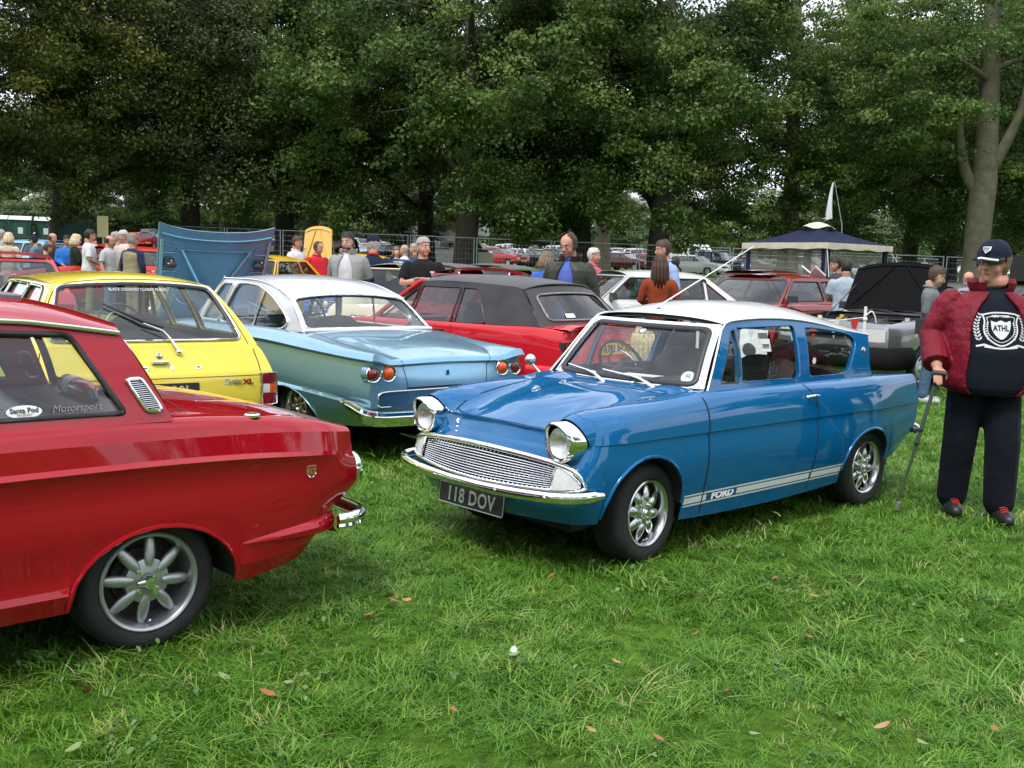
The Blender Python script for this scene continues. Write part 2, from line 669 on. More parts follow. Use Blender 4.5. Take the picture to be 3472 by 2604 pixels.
def shell(p):
 """lower body: side rows (sill to shoulder) then deck rows to the centre line, both ends closed by fascias.
 Returns (MB, info)"""
 rows,deck = p['rows'],p['deck']
 M = len(rows)-1
 x0,x1 = p['x0'],p['x1']
 X = set(np.round(np.linspace(x0,x1,p.get('cols',60)),4))
 if p.get('cols',60) > 50:
  X |= set(np.round(np.linspace(x1-.10,x1,8),4)) | set(np.round(np.linspace(x0,x0+.10,6),4))
 for (xc,zc,a,b) in p['arches']:
  X = {x for x in X if not (abs(x-xc) < a+0.03)}
  na = p.get('arch_n',16)
  for k in range(na+1):
   X.add(round(xc+a*math.cos(PI*k/na),4))
  X |= {round(xc-a-0.0015,4),round(xc+a+0.0015,4)}
 X = np.array(sorted(X))
 C = len(X)
 Lf,Lr = p.get('lf',0.35),p.get('lr',0.35)
 sm = lambda t: np.clip(t,0,1) ** 2*(3-2*np.clip(t,0,1))
 wf,wr = sm((X-(x1-Lf))/Lf),sm(((x0+Lr)-X)/Lr)
 keys,crease = [],[]
 for r in rows:
  y,z = mono(r['y'],X),mono(r['z'],X)
  f,rr = r.get('f',0),r.get('r',0)
  keys.append(np.stack([X+f*wf+rr*wr,y,z,np.full(C,r.get('fb',0.0)),np.full(C,r.get('rb',0.0))],-1))
  crease.append(r.get('c',False))
 kc = p.get('kc',3)
 for (xc,zc,a,b) in p['arches']:
  m = np.abs(X-xc) <= a+1e-6
  za = np.where(m,zc+b*np.sqrt(np.maximum(0,1-((X-xc)/a) ** 2)),-1)
  zt = keys[kc][:,2].copy()
  z0 = keys[0][:,2].copy()
  yk = np.stack([q[:,1] for q in keys[:kc+1]])
  zk = np.stack([q[:,2] for q in keys[:kc+1]])
  up = np.nonzero(m & (za > z0))[0]
  for k in range(kc):
   t = (zk[k,up]-z0[up])/np.maximum(zt[up]-z0[up],1e-6)
   nz = za[up]+(zt[up]-za[up])*t
   keys[k][up,2] = nz
   for j,i in enumerate(up):          # keep the lateral shape of the height it now sits at
    keys[k][i,1] = np.interp(nz[j],zk[:,i],yk[:,i])
 KM = keys[M]
 fM,rM = rows[M].get('f',0),rows[M].get('r',0)
 fb,rb = rows[M].get('fb',0.0),rows[M].get('rb',0.0)
 for d in deck:
  fr,dz = d[0],d[1]
  k = 1-fr*fr
  keys.append(np.stack([X+(fM+fb*k)*wf+(rM+rb*k)*wr,KM[:,1]*fr,KM[:,2]+mono(dz,X),np.full(C,fb),np.full(C,rb)],-1))
  crease.append(d[2] if len(d) > 2 else False)
 crease[M] = rows[M].get('c',False)
 K = len(keys)
 sub = p.get('sub',3)
 dense,kid = [],[]
 for k in range(K-1):
  P0,P1 = keys[k],keys[k+1]
  d = np.linalg.norm(P1-P0,axis=1)[:,None]+1e-9
  if k > 0 and not crease[k]:
   dp = np.linalg.norm(P0-keys[k-1],axis=1)[:,None]+1e-9
   m0 = 0.5*((P1-P0)/d+(P0-keys[k-1])/dp)*d
  else:
   m0 = (P1-P0)
  if k+2 < K and not crease[k+1]:
   dn = np.linalg.norm(keys[k+2]-P1,axis=1)[:,None]+1e-9
   m1 = 0.5*((P1-P0)/d+(keys[k+2]-P1)/dn)*d
  else:
   m1 = (P1-P0)
   if k+2 == K:
    m1 = m1*np.array([1,1,0,1,1])
  if crease[k] and crease[k+1] and not p.get('curve_flat'):
   ns = 1
  else:
   ns = sub
  for j in range(ns):
   t = j/ns
   dense.append(P0*(1+2*t)*(1-t) ** 2+m0*t*(1-t) ** 2+P1*t*t*(3-2*t)+m1*t*t*(t-1))
   kid.append(k+t)
 dense.append(keys[-1])
 kid.append(K-1)
 D = np.stack(dense)              # rows, cols, 5
 kid = np.array(kid)
 Md = int(np.nonzero(kid == M)[0][0])
 mb = MB()
 xa,xb,fmax = p.get('open',(9,-9,0))
 for sg in (1,-1):
  V = D[:,:,:3]*np.array([1,sg,1])
  n = V.shape[0]
  idx = np.arange(n*C).reshape(n,C)
  base = len(mb.v)
  mb.v.extend(map(tuple,V.reshape(-1,3)))
  for r in range(n-1):
   for c in range(C-1):
    if r >= Md and xa < 0.5*(X[c]+X[c+1]) < xb:
     if D[r+1,c,1] < KM[c,1]*fmax+1e-6:
      continue
    q = (idx[r,c],idx[r,c+1],idx[r+1,c+1],idx[r+1,c])
    if sg < 0:
     q = q[::-1]
    mb.f.append(tuple(int(i)+base for i in q))
 for end,c,bi in ((1,C-1,3),(-1,0,4)):
  if p.get('no_front') and end == 1:
   continue
  yM = D[Md,c,1]
  fr = D[Md:,c,1]/yM
  dzc = D[Md:,c,2]-D[Md,c,2]
  dxc = D[Md:,c,0]-D[Md,c,0]
  frs = np.concatenate([fr,-fr[::-1][1:]])
  dzs = np.concatenate([dzc,dzc[::-1][1:]])
  dxs = np.concatenate([dxc,dxc[::-1][1:]])
  P = []
  for r in range(Md+1):
   t = r/Md
   x,y,z,bw = D[r,c,0],D[r,c,1],D[r,c,2],D[r,c,bi]
   w = t ** 3
   px = x+bw*(1-frs ** 2)*(1-w)+dxs*w
   P.append([(px[i],y*frs[i],z+dzs[i]*t ** 2) for i in range(len(frs))])
  mb.grid(P,flip=(end == 1))
 keyset = {}
 for k in range(K):
  if crease[k]:
   r = int(np.nonzero(kid == k)[0][0])
   for q in D[r,:,:3]:
    for sg in (1,-1):
     keyset.setdefault((round(q[0],3),round(q[1]*sg,3),round(q[2],3)),set()).add((k,sg))
 info = dict(X=X,D=D,Md=Md,keys=keyset)
 return mb,info
def body_obj(mb,info,mat,root,angle=45):
 """lower body with the pressed creases kept crisp and all else smooth"""
 me = mb.mesh('body',True,angle,1e-4)
 kk = info['keys']
 vk = [kk.get(tuple(round(c,3) for c in v.co)) for v in me.vertices]
 for e in me.edges:
  a,b = vk[e.vertices[0]],vk[e.vertices[1]]
  if a and b and a & b:
   e.use_edge_sharp = True
 return mobj('body',me,mat,root)
def wheel_proto(style,Rt,Rr,w,mat_rim):
 """wheel with its outer face towards +Y; origin at hub centre. thing part 'wheel' > rim, spoke, hub ..."""
 h = w/2
 mb = MB()
 n = 72
 prof = [(Rr-0.004,h-0.012),(Rr+0.004,h-0.004),(Rr+0.010,h),((Rt+Rr)/2,h+0.007),(Rt-0.028,h+0.001),(Rt-0.014,h-0.008),
   (Rt-0.004,h-0.022),(Rt,h-0.040),(Rt,0.022),(Rt-0.007,0.018),(Rt-0.007,0.012),(Rt,0.008),(Rt,-0.02),(Rt-0.007,-0.024),(Rt-0.007,-0.03),(Rt,-0.034),(Rt,-h+0.03),(Rt-0.012,-h+0.006),((Rt+Rr)/2,-h-0.005),(Rr,-h)]
 rows = []
 for i in range(n):
  a = 2*PI*i/n
  row = []
  for k,(r,y) in enumerate(prof):
   if k in (5,6,7) and i % 2:
    r -= 0.006
   row.append((r*math.cos(a),y,r*math.sin(a)))
  rows.append(row)
 rows.append(rows[0])
 mb.grid(rows)
 tyre = mb.obj('wheel',M_RUBBER,angle=50,merge=1e-5)
 rim = MB()
 rim.lathe([(Rr,h-0.012),(Rr+0.002,h-0.002),(Rr-0.004,h+0.003),(Rr-0.014,h-0.001),(Rr-0.018,h-0.012),(Rr-0.024,h-0.03),(Rr-0.026,h-0.07),(Rr-0.03,-h+0.01),(Rr,-h)],n=56)
 ro = rim.obj('rim',mat_rim,tyre,angle=60)
 bk = MB()
 bk.lathe([(0.001,h-0.10),(0.12,h-0.10),(0.125,h-0.12),(Rr-0.03,h-0.125)],n=32)
 bk.obj('brake_drum',principled('rusty brake drum',(0.05,0.045,0.042),rough=0.7,metal=0.3,var=(12,0.4)),tyre)
 if style in ('petal','petal_spin'):
  for k in range(8):
   a = 2*PI*k/8+(0.2 if style == 'petal' else 0.12)
   sp = MB()
   r0,r1 = 0.058,Rr-(0.024 if style == 'petal' else 0.018)
   pts,rr = [],[]
   for j in range(9):
    t = j/8
    r = r0+(r1-r0)*t
    y = h-0.028-0.022*t-0.014*math.sin(PI*t)*0
    pts.append((r*math.cos(a),y,r*math.sin(a)))
    wd = (0.0175+0.0125*math.sin(PI*min(1,t*1.12) ** 0.9)) if style == 'petal' else (0.0165+0.0085*math.sin(PI*min(1,t*1.05)))
    if j == 0:
     wd *= 0.75
    if j == 8:
     wd *= 0.55
    rr.append(wd)
   sp.tube(pts,rr,n=12,ell=(0.62,1.0),up=(0,1,0))
   sp.obj('spoke',mat_rim,tyre,angle=60)
  hb = MB()
  hb.lathe([(0.001,h-0.010),(0.03,h-0.010),(0.033,h-0.014),(0.035,h-0.024),(0.075,h-0.028),(0.090,h-0.032),(0.092,h-0.07)],n=32)
  hub = hb.obj('hub',mat_rim,tyre,angle=30)
  for k in range(4):
   nb = MB()
   a = PI/4+k*PI/2
   nb.lathe([(0.001,h-0.012),(0.008,h-0.012),(0.010,h-0.016),(0.010,h-0.03)],n=8,c=(0.055*math.cos(a),0,0.055*math.sin(a)))
   nb.obj('wheel_nut',M_CHROME,hub,angle=30)
  cp = MB()
  if style == 'petal_spin':
   cp.lathe([(0.001,h+0.012),(0.022,h+0.010),(0.027,h+0.004),(0.03,h-0.012)],n=24)
   for k in range(2):
    a = [0.06,-1.9][k]
    d = Vector((math.cos(a),0,math.sin(a)))
    cp.tube([d*0.02+Vector((0,h+0.002,0)),d*0.035+Vector((0,h+0.004,0)),d*0.055+Vector((0,h+0.008,0))],[0.014,0.012,0.008],n=8,ell=(0.5,1),up=(0,1,0))
  else:
   cp.lathe([(0.001,h+0.001),(0.018,h),(0.022,h-0.004),(0.024,h-0.012)],n=20)
  cp.obj('centre_cap',M_CHROME,hub,angle=40)
  vl = MB()
  vl.tube([(0,h-0.03,-(Rr-0.03)),(0.002,h-0.002,-(Rr-0.045))],[0.005,0.004],n=6)
  vl.obj('valve',M_CHROME,tyre)
 else:
  fc = MB()
  fc.lathe([(0.001,h-0.015),(0.035,h-0.015),(0.05,h-0.03),(Rr*0.6,h-0.028),(Rr*0.75,h-0.045),(Rr-0.022,h-0.035)],n=28)
  fc.obj('wheel_cover',mat_rim,tyre,angle=40)
  sl = MB()
  for k in range(10):
   a = 2*PI*k/10
   c = Vector((Rr*0.67*math.cos(a),h-0.034,Rr*0.67*math.sin(a)))
   sl.box(c,(0.022,0.008,0.035),Matrix.Rotation(-a,3,'Y'))
  sl.obj('wheel_slot',M_GAP,tyre)
 return tyre
def put_wheels(root,proto,spots,cm=None):
 """spots: (x, y, z, steer); proto itself takes the first"""
 cm = child_map()
 for i,(x,y,z,st) in enumerate(spots):
  w = proto if i == 0 else copy_tree(proto,None,None,cm)
  w.parent = root
  w.location = (x,y,z)
  w.rotation_euler = (0,(i*0.37) % 0.7,0)
  w.rotation_mode = 'ZYX' if False else 'XYZ'
  w.rotation_euler = Euler((0,0.0,(0 if y > 0 else PI)+st))
def arch_parts(root,info,arches,paint_mat,lip=0.009,n=22):
 """rolled lip along each wheel opening plus a dark liner"""
 X,D = info['X'],info['D']
 ln = MB()
 lp = MB()
 for (xc,zc,a,b) in arches:
  ii = [i for i in range(len(X)) if abs(X[i]-xc) <= a+1e-4]
  for sg in (1,-1):
   e = [Vector((D[0,i,0],D[0,i,1]*sg,D[0,i,2])) for i in ii]
   inn = [q-Vector((0,sg*0.40,0)) for q in e]
   ln.grid([e,inn])
   if lip:
    ee = [q+Vector((0,sg*0.001,0.0)) for q in e]
    lp.tube(ee,lip,n=6)
  ln.lathe([(a*0.99,0),(0.001,0)],n=16,c=(xc,0.30,zc),a0=0,a1=PI)
  ln.lathe([(a*0.99,0),(0.001,0)],n=16,c=(xc,-0.30,zc),a0=0,a1=PI)
 ln.obj('wheel_arch_liner',M_UNDER,root)
 if lip:
  lp.obj('wheel_arch_lip',paint_mat,root,angle=80)
def seats(root,xf,xr,mat,z=0.30,top=0.98,yw=0.25,w=0.46,rear_top=0.92,rear_w=1.1):
 """two front seats and a rear bench, floor and doors lined"""
 def seat(y,x,tp,ww,name):
  mb = MB()
  P = []
  prof = [(0.52,z+0.12),(0.50,z+0.19),(0.40,z+0.21),(0.12,z+0.17),(0.04,z+0.20),(-0.03,z+0.36),(-0.10,tp-0.08),(-0.13,tp),(-0.18,tp+0.01),(-0.20,tp-0.05),(-0.14,z+0.3),(-0.08,z+0.05),(0.5,z+0.05)]
  for j in range(7):
   u = -1+2*j/6
   k = 1-0.10*abs(u) ** 4
   P.append([(x+px*(1 if abs(u) < 0.99 else 0.97),y+u*ww/2,z+(pz-z)*k) for px,pz in prof+prof[:1]])
  mb.grid(P)
  mb.add([q for q in P[0][:-1]],[tuple(range(len(prof)))])
  mb.add([q for q in P[-1][:-1]],[tuple(range(len(prof)))[::-1]])
  return mb.obj(name,mat,root,angle=50)
 seat(yw+0.08,xf,top,w,'seat')
 seat(-yw-0.08,xf,top,w,'seat')
 if rear_w:
  seat(0,xr,rear_top,rear_w,'rear_bench')
def steering(root,x,y,z,tilt=28,r=0.19,mat=None,spokes=2,ring=True):
 mb = MB()
 rot = Matrix.Rotation(R(tilt),3,'Y')
 c = Vector((x,y,z))
 circ = [c+rot @ Vector((0,r*math.cos(a),r*math.sin(a))) for a in np.linspace(0,2*PI,33)[:-1]]
 mb.tube(circ,0.011,n=6,closed=True)
 for k in range(spokes):
  a = PI*k+(0 if spokes == 2 else 0)
  mb.tube([c+rot @ Vector((0.02,0,0)),c+rot @ Vector((0,r*math.cos(a),r*math.sin(a)))],[0.014,0.008],n=6)
 mb.tube([c,c+rot @ Vector((0.45,0,-0.02))],[0.035,0.03],n=8)
 o = mb.obj('steering_wheel',mat or M_PLASTIC,root,angle=60)
 if ring:
  m2 = MB()
  m2.tube([c+rot @ Vector((-0.008,r*0.62*math.cos(a),r*0.62*math.sin(a))) for a in np.linspace(0,2*PI,25)[:-1]],0.005,n=5,closed=True)
  m2.obj('horn_ring',M_CHROME,o,angle=60)
 return o
def mirrored(pts):
 return [(x,-y,z) for x,y,z in pts]
def roof_patch(gut,centre,fbow=0.04,rbow=-0.04,power=2.6,n=12,sub=3):
 """gut: (x,y,z) front to rear along the left gutter; centre: (x,z) crown heights"""
 g = smooth_line(gut,sub)
 x0,x1 = g[0].x,g[-1].x
 P = []
 for q in g:
  t = (q.x-x0)/(x1-x0)
  row = []
  for j in range(-n,n+1):
   u = j/n
   a = abs(u)
   k = 1-a ** power
   x = q.x+(fbow*(1-t) ** 3+rbow*t ** 3)*(1-u*u)
   zc = float(mono(centre,np.array([x]))[0])
   row.append((x,q.y*u,q.z+(zc-q.z)*k))
  P.append(row)
 mb = MB()
 mb.grid(P)
 return mb
def quad_patch(bl,br,tr,tl,bow=0.0,bulge=0.0,axis=(1,0,0)):
 """P(u,v), u across (-1..1) from left to right as given, v up (0..1); bowed along axis"""
 bl,br,tr,tl = map(Vector,(bl,br,tr,tl))
 ax = Vector(axis)
 def P(u,v):
  s = (u+1)/2
  p = (bl*(1-s)+br*s)*(1-v)+(tl*(1-s)+tr*s)*v
  return p+ax*(bow*(1-v)+bulge*v)*(1-u*u)+ax*0.012*math.sin(PI*v)*(1 if bow >= 0 else -1)
 return P
def number_plate(root,txt,size,mat,char_mat,origin,xa,ya,w=0.52,h=0.111,frame=None,thick=0.006,name='number_plate',bold=0.002,tsize=None,blue=False):
 """flat plate; (origin, xa, ya) its centre and in-plane axes"""
 b = basis(xa,ya,origin)
 mb = MB()
 poly = rounded([(-w/2,-h/2),(w/2,-h/2),(w/2,h/2),(-w/2,h/2)],0.008,3)
 mb.prism(poly,lambda u,v: b @ Vector((u,v,thick)),lambda u,v: b @ Vector((u,v,0)))
 o = mb.obj(name,mat,root,angle=40)
 if frame is not None:
  mf = MB()
  mf.tube([b @ Vector((u,v,thick)) for u,v in poly],0.003,n=5,closed=True)
  mf.obj('plate_frame',frame,o)
 if txt:
  put_text(txt,tsize or h*1.0,char_mat,o,b @ Vector((0,-0.003,thick+0.002)),xa,ya,name='plate_characters',depth=0.002,bold=bold,spacing=1.08,scale_x=0.86)
 return o
# ---------------------------------------------------------------- ground
def build_ground():
 xs = np.unique(np.concatenate([np.linspace(-14,14,57),np.linspace(-60,60,61),np.linspace(-420,420,43)]))
 ys = np.unique(np.concatenate([np.linspace(-2,26,57),np.linspace(-60,130,77),np.linspace(-120,620,38)]))
 mb = MB()
 P = []
 for x in xs:
  row = []
  for y in ys:
   z = float(gz(x,min(y,160)))
   if y > 160:
    z += (y-160)*0.004
   w = max(0,1-abs(y-7)/25)
   z += w*0.012*math.sin(x*2.1+1.3*math.sin(y*1.7))*math.sin(y*1.9+x*.6)
   row.append((x,y,z-0.012))
  P.append(row)
 mb.grid(P,flip=True)
 m = bpy.data.materials.new('mown grass ground')
 m.use_nodes = True
 t = m.node_tree
 b = t.nodes['Principled BSDF']
 b.inputs['Roughness'].default_value = 0.95
 b.inputs['Specular IOR Level'].default_value = 0.1
 tc = t.nodes.new('ShaderNodeTexCoord')
 n1 = t.nodes.new('ShaderNodeTexNoise')
 n1.inputs['Scale'].default_value = 0.35
 n1.inputs['Detail'].default_value = 9
 n1.inputs['Roughness'].default_value = 0.62
 n2 = t.nodes.new('ShaderNodeTexNoise')
 n2.inputs['Scale'].default_value = 14
 n2.inputs['Detail'].default_value = 8
 n2.inputs['Roughness'].default_value = 0.75
 t.links.new(tc.outputs['Object'],n1.inputs['Vector'])
 t.links.new(tc.outputs['Object'],n2.inputs['Vector'])
 r1 = t.nodes.new('ShaderNodeValToRGB')
 r1.color_ramp.elements[0].position = .32
 r1.color_ramp.elements[0].color = (.062,.140,.013,1)
 r1.color_ramp.elements[1].position = .70
 r1.color_ramp.elements[1].color = (.115,.235,.024,1)
 r2 = t.nodes.new('ShaderNodeValToRGB')
 r2.color_ramp.elements[0].position = .35
 r2.color_ramp.elements[0].color = (.45,.45,.42,1)
 r2.color_ramp.elements[1].position = .68
 r2.color_ramp.elements[1].color = (1.35,1.3,1.2,1)
 mx = t.nodes.new('ShaderNodeMixRGB')
 mx.blend_type = 'MULTIPLY'
 mx.inputs['Fac'].default_value = 1
 t.links.new(n1.outputs['Fac'],r1.inputs['Fac'])
 t.links.new(n2.outputs['Fac'],r2.inputs['Fac'])
 t.links.new(r1.outputs['Color'],mx.inputs['Color1'])
 t.links.new(r2.outputs['Color'],mx.inputs['Color2'])
 t.links.new(mx.outputs['Color'],b.inputs['Base Color'])
 bp = t.nodes.new('ShaderNodeBump')
 bp.inputs['Distance'].default_value = .04
 t.links.new(n2.outputs['Fac'],bp.inputs['Height'])
 t.links.new(bp.outputs['Normal'],b.inputs['Normal'])
 o = mb.obj('ground',m,None,angle=180,fixn=False)
 tag(o,kind='structure')
 return o
# ---------------------------------------------------------------- grass
def leaf_mat(name,cols,trans=0.35,rough=0.55,attr=None,spec=0.3):
 """thin leaf: diffuse + translucent, hue picked per instance or per leaf"""
 m = bpy.data.materials.new(name)
 m.use_nodes = True
 t = m.node_tree
 t.nodes.clear()
 out = t.nodes.new('ShaderNodeOutputMaterial')
 rp = t.nodes.new('ShaderNodeValToRGB')
 while len(rp.color_ramp.elements) < len(cols):
  rp.color_ramp.elements.new(0.5)
 for e,(p,c) in zip(rp.color_ramp.elements,cols):
  e.position = p
  e.color = (*c,1)
 if attr:
  a = t.nodes.new('ShaderNodeAttribute')
  a.attribute_name = attr
  t.links.new(a.outputs['Fac'],rp.inputs['Fac'])
 else:
  a = t.nodes.new('ShaderNodeObjectInfo')
  t.links.new(a.outputs['Random'],rp.inputs['Fac'])
 b = t.nodes.new('ShaderNodeBsdfPrincipled')
 b.inputs['Roughness'].default_value = rough
 b.inputs['Specular IOR Level'].default_value = spec
 tr = t.nodes.new('ShaderNodeBsdfTranslucent')
 mx = t.nodes.new('ShaderNodeMixShader')
 mx.inputs['Fac'].default_value = trans
 t.links.new(rp.outputs['Color'],b.inputs['Base Color'])
 t.links.new(rp.outputs['Color'],tr.inputs['Color'])
 t.links.new(b.outputs[0],mx.inputs[1])
 t.links.new(tr.outputs[0],mx.inputs[2])
 t.links.new(mx.outputs[0],out.inputs['Surface'])
 return m
def tuft_mesh(name,seed,n,hmin,hmax,lean,width,spread,mat):
 r = np.random.default_rng(seed)
 mb = MB()
 main = r.uniform(0,2*PI)
 for i in range(n):
  a = main+r.normal(0,1.0)
  bx,by = r.normal(0,spread,2)
  h = r.uniform(hmin,hmax)
  l = lean*r.uniform(.35,1.25)
  w = width*r.uniform(.7,1.3)
  d = np.array([math.cos(a),math.sin(a)])
  s = np.array([-d[1],d[0]])*w
  pts = []
  for k,f in enumerate((0,.38,.72,1.0)):
   out = l*h*f ** 1.6
   z = h*(f-.42*min(1,l)*f ** 2.4)
   c = np.array([bx,by])+d*out
   ww = (1-f ** 2)*1.0
   pts.append((c,z,ww))
  vs_ = []
  for c,z,ww in pts[:-1]:
   vs_.append((*(c-s*ww),z))
   vs_.append((*(c+s*ww),z))
  vs_.append((*pts[-1][0],pts[-1][1]))
  mb.add(vs_,[(0,1,3,2),(2,3,5,4),(4,5,6)])
 me = mb.mesh(name,smooth=True,angle=180,fixn=False)
 me.materials.append(mat)
 return bpy.data.objects.new(name,me)
def clover_mesh(name,seed,mat):
 r = np.random.default_rng(seed)
 mb = MB()
 for i in range(5):
  c = Vector((r.normal(0,.05),r.normal(0,.05),r.uniform(.015,.04)))
  L = r.uniform(.011,.026)
  a0 = r.uniform(0,2*PI)
  rot = Euler((r.normal(0,.4),r.normal(0,.4),a0)).to_matrix()
  for k in range(1 if i % 2 else 3):
   q = rot @ Matrix.Rotation(k*2.1,3,'Z')
   pts = [(0,0,0),(.35*L,.32*L,.06*L),(.8*L,.28*L,.0),(1.05*L,0,-.1*L),(.8*L,-.28*L,0),(.35*L,-.32*L,.06*L)]
   mb.add([q @ Vector(p)+c for p in pts],[(0,1,2,3),(0,3,4,5)])
 me = mb.mesh(name,smooth=True,angle=180,fixn=False)
 me.materials.append(mat)
 return bpy.data.objects.new(name,me)
def scatter(name,sources,pts,rots,scls,idx,label=None):
 me = bpy.data.meshes.new(name)
 n = len(pts)
 me.vertices.add(n)
 me.vertices.foreach_set('co',np.asarray(pts,np.float32).ravel())
 for an,ty,arr in (('rot','FLOAT_VECTOR',rots),('scl','FLOAT',scls),('idx','INT',idx)):
  at = me.attributes.new(an,ty,'POINT')
  if ty == 'FLOAT_VECTOR':
   at.data.foreach_set('vector',np.asarray(arr,np.float32).ravel())
  else:
   at.data.foreach_set('value',np.asarray(arr,np.float32 if ty == 'FLOAT' else np.int32))
 o = bpy.data.objects.new(name,me)
 COL.objects.link(o)
 ng = bpy.data.node_groups.new(name+' scatter','GeometryNodeTree')
 ng.interface.new_socket('Geometry',in_out='INPUT',socket_type='NodeSocketGeometry')
 ng.interface.new_socket('Geometry',in_out='OUTPUT',socket_type='NodeSocketGeometry')
 N = ng.nodes
 gi,go = N.new('NodeGroupInput'),N.new('NodeGroupOutput')
 ip = N.new('GeometryNodeInstanceOnPoints')
 jn = N.new('GeometryNodeJoinGeometry')
 for s in sources[::-1]:
  oi = N.new('GeometryNodeObjectInfo')
  oi.inputs['Object'].default_value = s
  oi.inputs['As Instance'].default_value = True
  ng.links.new(oi.outputs['Geometry'],jn.inputs['Geometry'])
 def attr(nm,ty):
  a = N.new('GeometryNodeInputNamedAttribute')
  a.data_type = ty
  a.inputs['Name'].default_value = nm
  return a
 ar,asl,ai = attr('rot','FLOAT_VECTOR'),attr('scl','FLOAT'),attr('idx','INT')
 er = N.new('FunctionNodeEulerToRotation')
 ng.links.new(ar.outputs['Attribute'],er.inputs[0])
 ip.inputs['Pick Instance'].default_value = True
 ng.links.new(gi.outputs[0],ip.inputs['Points'])
 ng.links.new(jn.outputs[0],ip.inputs['Instance'])
 ng.links.new(ai.outputs['Attribute'],ip.inputs['Instance Index'])
 ng.links.new(er.outputs[0],ip.inputs['Rotation'])
 ng.links.new(asl.outputs['Attribute'],ip.inputs['Scale'])
 ng.links.new(ip.outputs[0],go.inputs[0])
 md = o.modifiers.new('scatter','NODES')
 md.node_group = ng
 return o
def build_grass():
 mg = leaf_mat('grass blades',[(0.0,(.050,.140,.010)),(.35,(.082,.220,.017)),(.7,(.135,.300,.028)),(.93,(.23,.37,.06)),(1.0,(.42,.42,.17))],trans=.30,rough=.5)
 mc = leaf_mat('clover leaves',[(0.0,(.06,.14,.03)),(.7,(.12,.22,.06)),(1.0,(.20,.29,.12))],trans=.25,rough=.5)
 src = [tuft_mesh('grass_tuft',1,16,.022,.055,1.5,.0021,.030,mg),
  tuft_mesh('grass_tuft',2,14,.025,.062,1.9,.0024,.035,mg),
  tuft_mesh('grass_tuft',3,18,.020,.046,1.1,.0019,.028,mg),
  tuft_mesh('grass_tuft',4,14,.032,.080,1.5,.0026,.030,mg),
  clover_mesh('clover_leaf',5,mc),
  tuft_mesh('coarse_tuft',6,44,.028,.06,1.4,.0034,.10,mg)]
 r = np.random.default_rng(11)
 P,Rr,S_,I = [],[],[],[]
 def add(y0,y1,dens,smin,smax,kinds,pr,margin=2.0):
  hw = lambda y: y*.52+margin
  A = (y1-y0)*2*hw(y1)
  n = int(A*dens)
  x = r.uniform(-hw(y1),hw(y1),n)
  y = r.uniform(y0,y1,n)
  # clumpy growth
  c = np.sin(x*3.1+1.7*np.sin(y*2.3))*np.sin(y*3.7+1.9*np.sin(x*1.9))+.6*np.sin(x*7.3+y*5.1)*np.sin(y*8.9-x*3.7)
  k = (np.abs(x) < hw(y)) & (r.uniform(0,1,n) < .70+.30*c)
  x,y,c = x[k],y[k],c[k]
  z = gz(x,y)+np.maximum(0,1-np.abs(y-7)/25)*0.012*np.sin(x*2.1+1.3*np.sin(y*1.7))*np.sin(y*1.9+x*.6)-.014
  n = len(x)
  P.append(np.stack([x,y,z],-1))
  az = np.sin(x*1.3)*1.5+np.cos(y*1.1+x*.5)*1.6+r.normal(0,.9,n)
  Rr.append(np.stack([r.normal(0,.16,n),r.normal(0,.16,n),az],-1))
  S_.append(r.uniform(smin,smax,n)*(1+.28*np.clip(c,-1,1)))
  I.append(r.choice(kinds,n,p=pr))
 add(1.2,3.6,1050,.65,1.1,[0,1,2,3,4],[.30,.29,.26,.11,.04])
 add(3.6,6.0,800,.75,1.25,[0,1,2,3,4],[.30,.29,.26,.11,.04])
 add(6.0,11.,620,.8,1.2,[0,1,2,3,4,5],[.28,.27,.25,.06,.03,.11])
 add(11.,20.,75,.9,1.5,[5,4,3],[.85,.05,.10],margin=1)
 add(20.,46.,9,1.1,1.8,[5],[1.0],margin=1)
 P,Rr,S_,I = map(np.concatenate,(P,Rr,S_,I))
 o = scatter('grass',src,P,Rr,S_,I)
 tag(o,'short mown green grass with clover covering the show field','grass',kind='stuff')
 return o
# ---------------------------------------------------------------- trees
def leaf_cloud(r,clumps,per,size,flat,droop):
 """clumps: (n,4) centre + radius. returns verts (4 per leaf), tint"""
 n = len(clumps)
 k = n*per
 c = np.repeat(clumps[:,:3],per,0)
 rad = np.repeat(clumps[:,3],per)
 u = r.normal(0,1,(k,3))
 u /= np.linalg.norm(u,axis=1)[:,None]
 d = r.uniform(0,1,k) ** .5
 off = u*(rad*d)[:,None]
 off[:,2] *= flat
 off[:,2] -= droop*(off[:,0] ** 2+off[:,1] ** 2)/np.maximum(rad,.1)
 p = c+off
 nrm = r.normal(0,.72,(k,3))+np.array([0,0,.55])+u*.55
 nrm /= np.linalg.norm(nrm,axis=1)[:,None]
 t = np.cross(nrm,r.normal(0,1,(k,3)))
 t /= np.linalg.norm(t,axis=1)[:,None]+1e-9
 b = np.cross(nrm,t)
 s = size*r.uniform(.6,1.3,k)
 L,Wd = s[:,None]*t,(s*.62)[:,None]*b
 v = np.stack([p-L*.5,p+Wd*.5+nrm*(s*.06)[:,None],p+L*.55,p-Wd*.5+nrm*(s*.06)[:,None]],1)
 tint = np.clip(np.repeat(r.uniform(.15,.85,n),per)+r.normal(0,.16,k),0,1)
 return v.reshape(-1,3),tint
